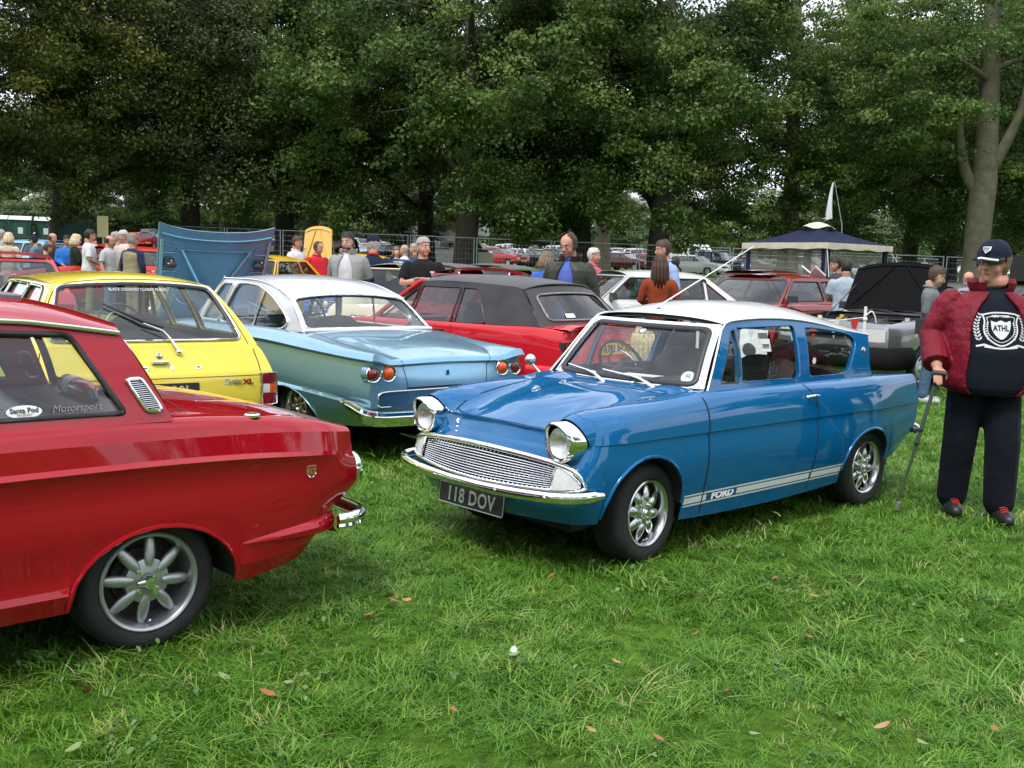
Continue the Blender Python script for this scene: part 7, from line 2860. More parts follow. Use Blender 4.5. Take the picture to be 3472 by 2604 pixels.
  if hs in ('long','bob'):
   zl = .74 if hs == 'long' else .835
   for s in np.linspace(-1,1,9):
    a = s*1.9
    x0,yy = -.055*math.cos(a)-.004,.050*math.sin(a)
    if x0 > .02:
     continue
    m.tube([T(x0,yy,.955),T(x0-.006,yy*1.05,.90),T(x0-.008,yy*1.15,(.90+zl)/2),T(x0-.004,yy*1.05,zl+.02*abs(s))],[.016*H,.018*H,.017*H,.006*H],n=7)
  ho = m.obj('hair',HAIR[hc],root,angle=180,merge=1e-4,fixn=False)
 # ---- garments
 def sleeves(m,f,rx,cuff=1.0):
  for s in (1,-1):
   a,e,w = arm[s]
   pts,rr = [a+Vector((0,-s*.022*H,.006*H)),a+Vector((0,-s*.004*H,-.004*H)),a.lerp(e,.2)],[(.016+rx)*H*af,(.029+rx)*H*af,(.033+rx)*H*af]
   if f <= .5:
    q = a.lerp(e,f*2)
    pts += [q]
    rr += [(.031+rx*1.15)*H*af]
   else:
    pts += [a.lerp(e,.6),e,e.lerp(w,(f-.5)*2*.5),e.lerp(w,(f-.5)*2)]
    rr += [(.030+rx)*H*af,(.026+rx)*H*af,(.0245+rx)*H*af,(.0185+rx)*H*af*cuff]
   m.tube(pts,rr,n=12)
 if top is not None:
  m = MB()
  R0 = rings(.010,z0=hem-.03,z1=.81)
  zt = [r for r in R0]
  ring_solid(m,zt+[(.828*H,.058*H*gsh*sw,.046*H,.046*H,-.008*H,0),(.842*H,.040*H*gsh,.040*H,.042*H,-.010*H,0)],n=22)
  bend_mb(m,0)
  sleeves(m,sleeve,.007)
  mobj('shirt',remeshed(m,'shirt',vb*1.15,sm=3),top,root)
  if collar is not None:
   m = MB()
   m.tube([(bendM if bend else Matrix()) @ U(.046*math.cos(a)-.010,.042*gsh*math.sin(a),.846+.006*math.cos(a+PI)) for a in np.linspace(0,2*PI,17)[:-1]],.008*H,n=6,closed=True)
   m.obj('collar',collar,root)
 if trousers is not None:
  m = MB()
  ring_solid(m,[(z,w,a,b,c,y) for z,w,a,b,c,y in rings(.005,z1=.565)],n=18)
  for s in (1,-1):
   L = leg[s]
   k = g ** .45
   kb = g ** .9
   limb(m,[L[0],L[0].lerp(L[1],.5),L[1],L[1].lerp(L[2],.45),L[2]+U(.004,0,.006)],[.060*H*k,.057*H*k,.046*H*kb,.044*H*kb,.041*H*kb],n=12)
  mobj('trousers',remeshed(m,'trousers',vb*1.25,sm=4),trousers,root)
 for s in (1,-1):
  L = leg[s]
  m = MB()
  limb(m,[L[2]+U(-.022,0,-.026),L[2]+U(.03,.002*s,-.026),L[2]+U(.105,.008*s,-.030)],[.027*H,.031*H,.025*H],n=10,ell=(.95,1.0))
  m.obj('shoe',shoes or SHOE,root,angle=180)
 if jacket is not None:
  jm,gap,hemj = jacket[:3]
  m = MB()
  lv = [(z,w*(.80 if z > .80 else .95 if z > .77 else 1),d,c) for z,w,d,c in TORSO if z >= hemj-.02 and z < .81]+[(.826,.048,.046,-.008)]
  n = 30
  outer,inner = [],[]
  for z,w,d,xc in lv:
   zq = max(z,.575)
   k = 1+(g-1)*math.exp(-((zq-.60)/.12) ** 2)+(g-1)*.45
   bel = belly*math.exp(-((zq-.60)/.085) ** 2)
   ro,ri = [],[]
   gp = gap*(1.0 if z < .70 else max(.45,1-(z-.70)*5.0))
   for j in range(n+1):
    a = gp+(2*PI-2*gp)*j/n
    ca,sa = math.cos(a),math.sin(a)
    ex = math.copysign(abs(ca) ** .87,ca)
    ey = math.copysign(abs(sa) ** .87,sa)
    for o,L in ((.027,ro),(.013,ri)):
     fx = (d*k+o+bel*.9) if ca > 0 else (d*k+o)
     L.append(((xc+fx*ex)*H,(w*k*sw+o)*ey*H,z*H))
   outer.append(ro)
   inner.append(ri)
  m.grid(outer)
  m.grid(inner,flip=True)
  m.grid([[r[0] for r in outer],[r[0] for r in inner]])
  m.grid([[r[-1] for r in inner],[r[-1] for r in outer]])
  m.grid([outer[-1],inner[-1]])
  m.grid([inner[0],outer[0]])
  bend_mb(m,0)
  sleeves(m,sleevej,.012,1.25)
  me = remeshed(m,'jacket',min(vb*1.0,.012),sm=2)
  mobj('jacket',me,jm,root)
  if len(jacket) > 3 and jacket[3] is not None:
   c = MB()
   P = []
   for j in range(21):
    a = gap*.75+(2*PI-1.5*gap)*j/20
    ca,sa = math.cos(a),math.sin(a)
    P.append([U(-.012+(.040+o)*ca*(1.15 if ca > 0 else 1),(.046+o)*sa*gsh,z+(.012 if ca < 0 else -.004)) for o,z in ((.012,.820),(.022,.845),(.026,.862),(.020,.862),(.010,.845))])
   c.grid(P)
   c.obj('jacket_collar',jacket[3],root,angle=60)
 if vest is not None:
  m = MB()
  ring_solid(m,rings(.020,z0=.47,z1=.80)+[(.82*H,.066*H,.05*H,.05*H,-.008*H,0)],n=22)
  bend_mb(m,0)
  mobj('waistcoat',remeshed(m,'waistcoat',vb*1.2,sm=2),vest,root)
 if cap is not None:
  m = MB()
  cz = .952
  arr = np.array(HEADR)
  P = []
  for z in np.linspace(cz,1.0,10):
   w,xf,xb = (np.interp(z,arr[:,0],arr[:,i]) for i in (1,2,3))
   o = .009
   up = (z-cz)*.30
   P.append([T(((xf+o)*math.cos(a) if math.cos(a) > 0 else -(xb-o)*math.cos(a)),(w*fat+o)*math.sin(a),z+up) for a in np.linspace(0,2*PI,29)])
  m.grid(P)
  co = m.obj('cap',cap[0],root,angle=180,merge=1e-4)
  m = MB()
  P = []
  for r in np.linspace(0,1,6):
   P.append([T((.050+.045*r*math.cos(a))*1.0,(.0445*fat+.002*r)*math.sin(a),cz+.001+.010*r*(.4-abs(math.sin(a))*1.0)-.006*r) for a in np.linspace(-1.15,1.15,13)])
  m.grid(P)
  m.grid([[q+Vector((0,0,-.004*H)) for q in r] for r in P],flip=True)
  m.obj('cap_peak',cap[1],co,angle=60)
 return root,dict(T=T,U=U,H=H,arm=arm,bend=bendM,rings=rings,fat=fat)
# ---------------------------------------------------------------- placing by photo column and distance
_R = np.array([_right,_up,_f])
def ray_dir(u,v):
 x,y = (u-1736)/3472/1.0082,-(v-1302)/3472/1.0082
 return Vector(_R[0]*x+_R[1]*y+_R[2])
def at(u,v,d):
 """world point seen at photo pixel (u,v) at distance d along +Y"""
 r = ray_dir(u,v)
 return Vector((0,0,CAM_H))+r*(d/r.y)
def ground_at(u,d):
 r = ray_dir(u,950)
 x = r.x/r.y*d
 return G(x,d)
def stand(u,v,d,lo=1.5,hi=1.93):
 """standing spot and height of somebody whose head top is at (u,v), at distance d"""
 p = at(u,v,d)
 g = G(p.x,p.y)
 return g,min(hi,max(lo,p.z-g.z))
P_ = {}
def build_people():
 tee = lambda n,c: cloth(n,c)
 # ---------------- the big man with the stick
 loc = G(3.08,6.70,.018)
 H = 1.775
 jm = principled('dark red anorak',(.155,.004,.014),rough=.60,spec=.25,bump=(6,.9,.06),var=(5,.15))
 shirt = cloth('dark navy tee',(.007,.010,.018),wr=.45,sc=5)
 root,I = person('heavy man in dark red jacket, navy cap and sunglasses, leaning on a walking stick',loc,R(262),H,g=1.37,belly=.040,
     arms=('hang',((-.02,.142,.660),(.098,.148,.555))),top=shirt,sleeve=.1,trousers=cloth('navy track trousers',(.005,.007,.013),wr=.9,sc=4.5),
     hair=('cap','mousy'),sk=SKINR,head=(R(-42),R(4)),lod=2,jacket=(jm,.62,.44,jm),legs='walk',shoes=principled('black trainer',(.02,.02,.022),rough=.45),cap=(NAVY,NAVY),hem=.43)
 T,U = I['T'],I['U']
 # pale edge of the peak, crest, sunglasses
 m = MB()
 m.tube([T(.0955-.045+.045*math.cos(a)+.0 ,(.0465*I['fat'])*math.sin(a),.9525+.010*(.4-abs(math.sin(a)))-.0055) for a in np.linspace(-.2,1.15,9)],.0042*H,n=6)
 m.obj('peak_edge',M_PAPER,root,angle=60)
 m = MB()
 sh = [(-.012,.014),(.012,.014),(.012,-.002),(.0,-.016),(-.012,-.002)]
 m.prism(sh,lambda u,v: T(.0655-abs(u)*.5-v*.55,u+.004,.979+v*.8),lambda u,v: T(.058,u,.979+v*.8))
 cr = m.obj('cap_crest',M_PAPER,root,smooth=False)
 m = MB()
 m.prism([(x*.72,y*.72) for x,y in sh],lambda u,v: T(.067-abs(u)*.5-v*.55,u+.004,.979+v*.8),lambda u,v: T(.06,u,.979+v*.8))
 m.obj('crest_shield',principled('crest blue grey',(.22,.24,.32),rough=.6),cr,smooth=False)
 m = MB()
 P = []
 for a in np.linspace(-1.25,1.25,21):
  hgt = .011*(1-.25*abs(a))*(.35 if abs(a) < .1 else 1)
  P.append([T(.008+.052*math.cos(a),.049*math.sin(a)*1.0,.935+s*hgt) for s in (-1,-.3,.4,1)])
 m.grid(P)
 for s in (1,-1):
  m.tube([T(.024,.0475*s,.938),T(-.004,.0500*s,.936)],.0016*H,n=5)
 m.obj('sunglasses',principled('dark sunglasses',(.012,.012,.014),rough=.12,coat=1),root,angle=60)
 # print on the shirt
 sh_o = [c for c in kids(root) if c.name.startswith('shirt')][0]
 bt = BVHTree.FromPolygons([v.co for v in sh_o.data.vertices],[p.vertices for p in sh_o.data.polygons])
 def on(u,v,lift=.003):
  y0,z0 = u+.01,v
  l,n,i,d = bt.ray_cast(Vector((1,y0,z0)),Vector((-1,0,0)))
  return (l+n*lift) if l is not None else Vector((.2,y0,z0))
 zc = 1.235
 pr = MB()
 def poly(pts,lift=.003):
  pts = densify(pts,.02)
  c = (sum(p[0] for p in pts)/len(pts),sum(p[1] for p in pts)/len(pts))
  b = [on(p[0],p[1],lift) for p in pts]
  pr.add([on(*c,lift)]+b,[(0,i+1,(i+1) % len(b)+1) for i in range(len(b))])
 def line(pts,w,lift=.003):
  pts = densify(pts,.012,closed=False)
  L,Rr = [],[]
  for i in range(len(pts)):
   a,b = Vector(pts[max(0,i-1)]),Vector(pts[min(len(pts)-1,i+1)])
   t = (b-a).normalized()
   n = Vector((-t.y,t.x))*w/2
   p = Vector(pts[i])
   L.append(on(*(p+n),lift))
   Rr.append(on(*(p-n),lift))
  pr.grid([L,Rr])
 S1 = [(-.105,.085),(-.05,.098),(0,.100),(.05,.098),(.105,.085),(.095,.045),(.10,.0),(.09,-.045),(.05,-.085),(0,-.105),(-.05,-.085),(-.09,-.045),(-.10,.0),(-.095,.045),(-.105,.085)]
 off = lambda L,k=1.0: [(x*k,zc+y*k) for x,y in L]
 line(smooth2(off(S1),3),.009)
 line(smooth2(off(S1,.80),3),.004)
 S2 = [(-.058,.050),(-.03,.040),(0,.052),(.03,.040),(.058,.050),(.055,.0),(.035,-.04),(0,-.066),(-.035,-.04),(-.055,.0)]
 poly(smooth2(off(S2+S2[:1]),3)[:-1],.003)
 for i in range(9):
  for s in (1,-1):
   a = -1.05+i*.25
   x,y = s*.080*(1+.08*math.cos(a*2)),-.012+.060*math.sin(a)
   line([(x-s*.007,zc+y),(x+s*.007,zc+y-.003)],.005)
 for s in (1,-1):
  for i in range(9):
   t = i/8
   cx,cy = s*(.112+.030*math.sin(PI*(.15+t*.75))),zc-.075+.155*t
   for q in (1,-1):
    an = PI/2-s*(.25-.5*t)+q*.75
    L = .030*(1-.3*t)
    dx,dy = math.cos(an),math.sin(an)
    poly([(cx,cy),(cx+dx*L*.5-dy*.006,cy+dy*L*.5+dx*.006),(cx+dx*L,cy+dy*L),(cx+dx*L*.5+dy*.006,cy+dy*L*.5-dx*.006)])
  line([(s*.045,zc-.118),(s*.10,zc-.100),(s*.145,zc-.112)],.012)
 line([(-.10,zc-.112),(-.05,zc-.118),(0,zc-.122),(.05,zc-.118),(.10,zc-.112)],.010)
 po = pr.obj('shirt_print',principled('pale print ink',(.58,.60,.60),rough=.8),sh_o,angle=180,fixn=False)
 def wrap_text(s,size,cy,mat,lift,bold=.0008,sx=1.0):
  me = text_mesh(s,size,depth=0,bold=bold,scale_x=sx)
  bm = bmesh.new()
  bm.from_mesh(me)
  bmesh.ops.subdivide_edges(bm,edges=[e for e in bm.edges if e.calc_length() > .02],cuts=1)
  for v in bm.verts:
   v.co = on(v.co.x,zc+cy+v.co.y,lift)
  bm.to_mesh(me)
  bm.free()
  return mobj('print_lettering',me,mat,po)
 wrap_text('ATHL',.050,.002,shirt,.0045,.0016,.75)
 wrap_text('NEW YORK',.020,.077,M_LETTER,.0035,.0006)
 # zip edges and laces
 for s in (1,-1):
  for c in [c for c in kids(root) if c.name.startswith('shoe')]:
   pass
 for k,s in enumerate((1,-1)):
  a = U(-.010+.055*s,.058*1.2*s,.045)
  m = MB()
  for j in range(4):
   x = a.x+.075+.022*j
   z = .092-.009*j
   m.tube([(x,a.y-.024,z),(x+.004,a.y,z+.010),(x,a.y+.024,z)],.0045,n=5)
  m.obj('shoelaces',principled('red laces',(.50,.02,.02),rough=.8),root)
 # walking stick, held in the right hand
 st = thing('walking_stick','grey metal walking stick with black handle held by the heavy man','walking stick',(2.62,6.84,float(gz(2.6,6.8))))
 hnd = I['arm'][-1][2]
 hw_ = Matrix.Translation(root.location) @ Matrix.Rotation(R(262),4,'Z') @ (hnd+(hnd-I['arm'][-1][1]).normalized()*.085)
 tv = hw_-st.location
 m = MB()
 m.tube([(0,0,.03),tv*.52],.0105,n=10)
 m.tube([tv*.50,tv*.94],.0125,n=10)
 m.obj('shaft',principled('grey alloy tube',(.40,.41,.43),rough=.3,metal=.85),st,angle=60)
 m = MB()
 m.tube([(0,0,.0),(0,0,.012),tv*.045,tv*.06],[.018,.019,.016,.013],n=10)
 m.obj('ferrule',principled('grey rubber',(.22,.22,.21),rough=.6),st,angle=50)
 for f in (.50,.60):
  m = MB()
  m.tube([tv*f,tv*(f+.018)],.0155,n=10)
  m.obj('collar',M_PLASTIC,st,angle=40)
 m = MB()
 dirn = Vector((.35,-.1,0)).normalized()
 m.tube([tv*.93,tv*1.0+Vector((0,0,.005)),tv*1.0+dirn*-.03+Vector((0,0,.018)),tv+dirn*.05+Vector((0,0,.012))],[.016,.018,.018,.016],n=10)
 m.obj('handle',M_PLASTIC,st,angle=60)
 # ---------------- boy with the camera
 p,h = stand(3165,901,12.2)
 root,I = person('boy in a grey hooded top and jeans looking down at an open car',p,R(-25),h,g=.88,arms=('camera','camera'),top=cloth('grey marl hoodie',(.145,.155,.165)),
     sleeve=.78,trousers=DENIM,hair=('short','brown'),head=(R(5),R(22)),lod=1,collar=cloth('grey marl hoodie',(.145,.155,.165)),shoes=principled('pale trainer',(.4,.4,.4),rough=.5))
 U = I['U']
 b = MB()
 q = U(.10,-.02,.545)+Vector((.05,0,0))
 b.box(q,(.09,.14,.10))
 b.tube([q+Vector((.03,0,-.01)),q+Vector((.10,0,-.03))],[.045,.048],n=14)
 me = b.mesh('photo_camera',angle=30)
 cam_o = mobj('photo_camera',me,M_PLASTIC,None,loc=p,rot=(0,0,R(-25)))
 tag(cam_o,'black camera held at the waist by the boy in grey','camera')
 b = MB()
 b.box(U(-.02,-.155,.56),(.20,.11,.17))
 b.tube([U(-.02,-.155,.61),U(.0,-.10,.80),U(-.02,.03,.845),U(-.06,.08,.78),U(-.05,-.12,.60)],.010,n=6)
 bo = mobj('camera_bag',b.mesh('camera_bag',angle=40),M_PLASTIC,None,loc=p,rot=(0,0,R(-25)))
 tag(bo,'black shoulder bag hanging at the side of the boy in grey','bag')
 # ---------------- man in the green wax jacket
 p,h = stand(1936,790,11.9)
 wax = principled('dark green wax jacket',(.022,.027,.018),rough=.55,spec=.4,bump=(7,.6,.04),var=(6,.25))
 blue = cloth('blue shirt',(.085,.135,.42))
 root,I = person('tall balding man in a dark green wax jacket over a blue shirt, looking down',p,R(248),h,g=1.05,arms=('hang','hang'),top=blue,sleeve=.1,trousers=KHAKI,hair=('receding','brown'),
     sk=SKINR,head=(R(-12),R(20)),lod=1,jacket=(wax,.42,.44,cloth('brown cord collar',(.05,.028,.018))),collar=blue)
 # ---------------- others near the cars
 p,h = stand(1436,806,13.9)
 root,I = person('grey-haired man in a black tee shirt with his arms crossed',p,R(292),h,g=1.18,belly=.02,arms=('crossed','crossed'),top=BLACK,sleeve=.40,trousers=cloth('dark trousers',(.02,.022,.028)),hair=('short','grey'),sk=SKINR,head=(R(18),R(0)),lod=1)
 m = MB()
 U = I['U']
 m.box(U(.092,.045,.745),(.006,.06,.022))
 m.box(U(.092,.045,.728),(.006,.02,.03))
 m.obj('shirt_badge',M_LETTER,root)
 p,h = stand(1181,787,14.8)
 gm_ = cloth('pale grey hooded top',(.27,.28,.27))
 wt = cloth('white tee',(.52,.50,.54))
 root,I = person('bearded man in a pale grey zip hoodie over a printed white tee',p,R(262),h,g=1.02,arms=('back','back'),top=wt,sleeve=.1,trousers=DENIM,hair=('short','dark'),head=(R(-8),R(10)),lod=1,jacket=(gm_,.50,.46,gm_))
 U = I['U']
 for i,s in enumerate(('PARK TOWN','RALLY')):
  pass
 m = MB()
 rr = np.random.default_rng(4)
 for i in range(26):
  y = -.075+.15*(i % 13)/12
  z = .690-.022*(i // 13)
  m.box(U(.0775-abs(y)*.16,y,z),(.004,rr.uniform(.008,.016),rr.uniform(.010,.022)))
 m.obj('shirt_print',M_INK,root)
 m = MB()
 m.ball(I['T'](.024,0,.879),(.032*h,.0335*h,.0125*h),14,8)
 m.obj('beard',HAIR['dark'],root,angle=180)
 p,h = stand(1264,800,15.6)
 nav = cloth('navy polo',(.014,.022,.05))
 person('man in a navy polo with red collar and dark cap, back turned, hand on hip',p,R(118),h,g=1.15,belly=.01,arms=('hang','hips'),top=nav,sleeve=.42,trousers=DENIM,hair=('cap','grey'),sk=SKINR,head=(R(35),0),lod=1,cap=(NAVY,NAVY),collar=cloth('red cloth',(.42,.015,.02)))
 p,h = stand(1005,800,20.5)
 person('man in a white polo shirt with folded arms beside the raised yellow bonnet',p,R(-22),h,g=1.08,arms=('crossed','crossed'),top=cloth('white polo',(.58,.58,.57)),sleeve=.42,trousers=NAVY,hair=('short','brown'),sk=SKINR,head=(0,R(12)),lod=1,collar=cloth('white polo',(.6,.6,.59)))
 p,h = stand(1076,820,20)
 person('stout balding man in a red polo shirt with hands on hips before the yellow bonnet',p,R(-38),h,g=1.2,belly=.03,arms=('hips','hips'),top=cloth('bright red polo',(.50,.018,.03)),sleeve=.45,trousers=BLACK,hair=('receding','brown'),sk=SKINR,head=(R(10),R(14)),lod=1,collar=cloth('bright red polo',(.50,.018,.03)))
 p,h = stand(1850,856,15.5)
 person('short-haired woman in a bright blue cardigan next to the man in the wax jacket',p,R(60),h,g=1.08,arms=('low','low'),top=cloth('bright blue cardigan',(.05,.13,.50)),sleeve=.9,trousers=KHAKI,hair=('bob','mousy'),sk=SKIN,head=(R(-20),R(12)),lod=1,sex='f')
 p,h = stand(2013,842,16.8)
 pk = cloth('salmon pink shirt',(.50,.12,.14))
 person('white-haired man in a salmon pink shirt holding a paper',p,R(-30),h,g=1.12,belly=.015,arms=('hold','low'),top=pk,sleeve=.45,trousers=BLACK,hair=('short','white'),sk=SKINR,head=(R(5),R(4)),lod=1,collar=pk)
 p,h = stand(2255,815,14.6)
 lb = cloth('light blue shirt',(.26,.38,.62))
 person('man with glasses in a light blue shirt beside the auburn-haired woman',p,R(205),h,g=1.05,arms=('hang','hang'),top=lb,sleeve=.9,trousers=KHAKI,hair=('short','brown'),sk=SKINR,head=(R(-10),R(10)),lod=1,collar=lb)
 p,h = stand(2240,868,13.4)
 person('woman with long auburn hair in a rust red jumper, seen from behind',p,R(75),h,g=1.05,arms=('low','low'),top=cloth('rust red jumper',(.24,.045,.02)),sleeve=.95,trousers=DENIM,hair=('long','auburn'),sk=SKIN,head=(R(20),R(5)),lod=1,sex='f')
 p,h = stand(2290,872,17.5)
 person('man in a dark tee shirt half hidden behind the couple',p,R(60),h,arms=('hips','hang'),top=BLACK,sleeve=.45,trousers=DENIM,hair=('short','dark'),lod=1)
 p,h = stand(1345,838,24)
 person('woman with fair hair and her hand at her chin by the blue car',p,R(280),h,arms=('chin','hang'),top=cloth('pale pink blouse',(.48,.38,.38)),sleeve=.6,trousers=KHAKI,hair=('bob','mousy'),sex='f',lod=0)
 p,h = stand(1371,830,23.4)
 person('bald man in a white shirt sitting by the woman with fair hair',p,R(175),h,g=1.1,arms=('low','low'),top=cloth('white polo',(.58,.58,.57)),sleeve=.9,trousers=DENIM,hair=('bald','grey'),sk=SKINR,lod=0)
 p,h = stand(1404,826,25)
 person('man in a dark checked shirt behind the man with crossed arms',p,R(185),h,arms=('hang','hang'),top=cloth('dark grey shirt',(.06,.06,.07)),sleeve=.9,trousers=DENIM,hair=('short','grey'),sk=SKINR,lod=0)
 g_ = G(px(1500,d=18.5),18.5)
 person('man in a red and navy top bending over an open engine bay',g_,R(195),1.76,g=1.1,arms=('reach','reach'),top=cloth('red and navy top',(.40,.02,.03)),sleeve=.45,trousers=NAVY,hair=('short','brown'),sk=SKINR,lod=0,bend=R(62),vest=NAVY)
 p,h = stand(2842,871,17.2)
 person('man in dark glasses reading a ring binder behind the maroon car',p,R(190),h,g=1.05,arms=('hold','hold'),top=cloth('charcoal tee',(.05,.05,.055)),sleeve=.45,trousers=DENIM,hair=('short','dark'),sk=SKINT,head=(0,R(18)),lod=1)
 b = MB()
 bq = Matrix.Rotation(R(190),4,'Z')
 c = p+(bq @ Vector((.36,0,.72*h)))
 for s in (1,-1):
  e = Vector((0,s,0))
  b.prism([(0,0),(.24,.05),(.24,.32),(0,.27)],lambda u,v: c+bq @ Vector((.02+v*.7-.1,s*u,.06+v*.55+.08*(u/.24))),lambda u,v: c+bq @ Vector((.03+v*.7-.1,s*u,.04+v*.55+.08*(u/.24))))
 bo = b.obj('ring_binder',M_PAPER,None,smooth=False)
 tag(bo,'white ring binder held open over the roof of the maroon car','binder')
 p,h = stand(2872,881,15.8)
 person('man in a pale blue-grey tee shirt, back turned, beside the raised black bonnet',p,R(70),h,g=1.08,arms=('low','low'),top=cloth('pale blue grey tee',(.33,.40,.47)),sleeve=.42,trousers=BLACK,hair=('short','dark'),sk=SKINT,head=(0,R(20)),lod=1)
 p,h = stand(3290,918,15.5,lo=1.45)
 person('bald man in a peach shirt half hidden behind the heavy man',p,R(240),h,g=1.2,arms=('hang','hang'),top=cloth('peach shirt',(.52,.36,.24)),sleeve=.45,trousers=KHAKI,hair=('none','grey'),sk=SKINR,lod=1,bend=R(14))
 # couple sitting on the grass, seen through the windscreen of the blue car
 g_ = ground_at(2190,9.6)
 person('blonde woman sitting with her back turned behind the blue saloon',g_-Vector((0,0,.62)),R(75),1.62,arms=('low','low'),top=BLACK,sleeve=.9,trousers=DENIM,hair=('long','blonde'),sex='f',lod=1,legs='sit')
 g_ = ground_at(2318,10.0)
 r_,I = person('dark-haired man sitting reading papers behind the blue saloon',g_-Vector((0,0,.52)),R(175),1.75,arms=('hold','hold'),top=BLACK,sleeve=.45,trousers=DENIM,hair=('short','dark'),lod=1,legs='sit',head=(0,R(20)))
 b = MB()
 c = g_+Vector((-.36,-.03,.62))
 b.prism([(-.15,-.1),(.15,-.1),(.15,.11),(-.15,.11)],lambda u,v: c+Vector((v*.6,u,v*.8)),lambda u,v: c+Vector((v*.6+.004,u,v*.8)))
 tag(b.obj('paper_sheet',M_PAPER,None,smooth=False),'white paper in the hands of the man sitting behind the blue saloon','paper')
 for (u,d,s) in ((2190,9.6,.38),(2318,10.0,.42)):
  g_ = ground_at(u,d)
  b = MB()
  b.box(g_+Vector((.02,.05,.14)),(.46,.44,.06))
  b.box(g_+Vector((.05,-.20 if u < 2200 else .0,.0))+Vector((0,0,.10)),(.40,.04,.1))
  for sx in (-1,1):
   b.tube([g_+Vector((.02+.2*sx,-.15,0)),g_+Vector((.02+.2*sx,.25,.14))],.010,n=6)
   b.tube([g_+Vector((.02+.2*sx,.25,0)),g_+Vector((.02+.2*sx,-.15,.14))],.010,n=6)
  o = b.obj('folding_chair',NAVY,None,smooth=False)
  tag(o,'low navy folding chair under the '+('blonde woman' if u < 2200 else 'man reading papers'),'chair')
 # ---------------- the crowd at the left
 crowd = 'visitors strolling between the cars at the left'
 rows = [
  (6,779,24,200,1.1,('short','grey'),(.25,.27,.30),KHAKI,('hang','hang'),'grey-haired man in a pale grey shirt at the left edge'),
  (28,790,23,95,1.05,('bob','blonde'),(.52,.42,.30),KHAKI,('hang','hang'),'blonde woman in a cream top with her back turned'),
  (118,800,25,190,1.05,('cap','dark'),(.12,.17,.22),DENIM,('low','low'),'man in a dark cap and blue-grey shirt near the toilets'),
  (175,790,23,-15,1.1,('bald','brown'),(.09,.03,.022),DENIM,('hang','hang'),'bald man in a dark brown jacket facing right'),
  (157,826,22,30,1.0,('short','brown'),(.06,.045,.035),DENIM,('hang','hang'),'short child in brown in front of the bald man'),
  (226,798,23,-60,1.0,('short','dark'),(.03,.16,.50),NAVY,('low','low'),'dark-haired youth in a bright blue top'),
  (254,796,22,40,1.0,('bob','blonde'),(.016,.022,.014),DENIM,('low','low'),'fair-haired woman in a dark top with a lime green stripe'),
  (300,778,21.5,20,1.08,('short','dark'),(.58,.58,.60),KHAKI,('hang','low'),'tall man in a white polo shirt and khaki trousers'),
  (316,790,23.5,190,1.0,('short','brown'),(.42,.44,.42),KHAKI,('hang','hang'),'man behind the tall man in the white polo'),
  (368,798,21.5,-10,1.0,('bald','dark'),(.42,.42,.43),DENIM,('back','hang'),'shaven-headed man in a grey tee looking into a red car'),
  (396,787,22.5,200,1.05,('short','grey'),(.02,.02,.024),BLACK,('hang','hang'),'man in black behind the shaven-headed man'),
  (421,781,22,250,1.08,('short','white'),(.52,.44,.38),BLACK,('hang','hang'),'white-haired man in a cream jacket'),
 ]
 for i,(u,v,d,yw,g,hr,c,tr,am,lab) in enumerate(rows):
  p,h = stand(u,v,d,lo=1.3)
  sl = .45 if i in (7,9) else .9
  person(lab,p,R(yw),h,g=g,arms=am,top=cloth('crowd top %d' % i,c),sleeve=sl,trousers=tr,hair=hr,sk=SKINR if i % 2 else SKIN,lod=0,group=crowd,cap=(NAVY,NAVY) if i == 2 else None,head=(0,R(12)),vox=.018,sex='f' if i in (1,6) else 'm')
 p,h = stand(450,794,20)
 person('man in a flat cap and sand coloured waistcoat over a navy shirt, back turned',p,R(62),h,g=1.12,arms=('hang','hang'),top=cloth('navy shirt',(.02,.028,.06)),sleeve=.8,trousers=KHAKI,hair=('short','grey'),sk=SKINR,lod=0,group=crowd,vest=cloth('sand waistcoat',(.26,.22,.14)),cap=(cloth('tweed',(.22,.19,.13)),cloth('tweed',(.22,.19,.13))))
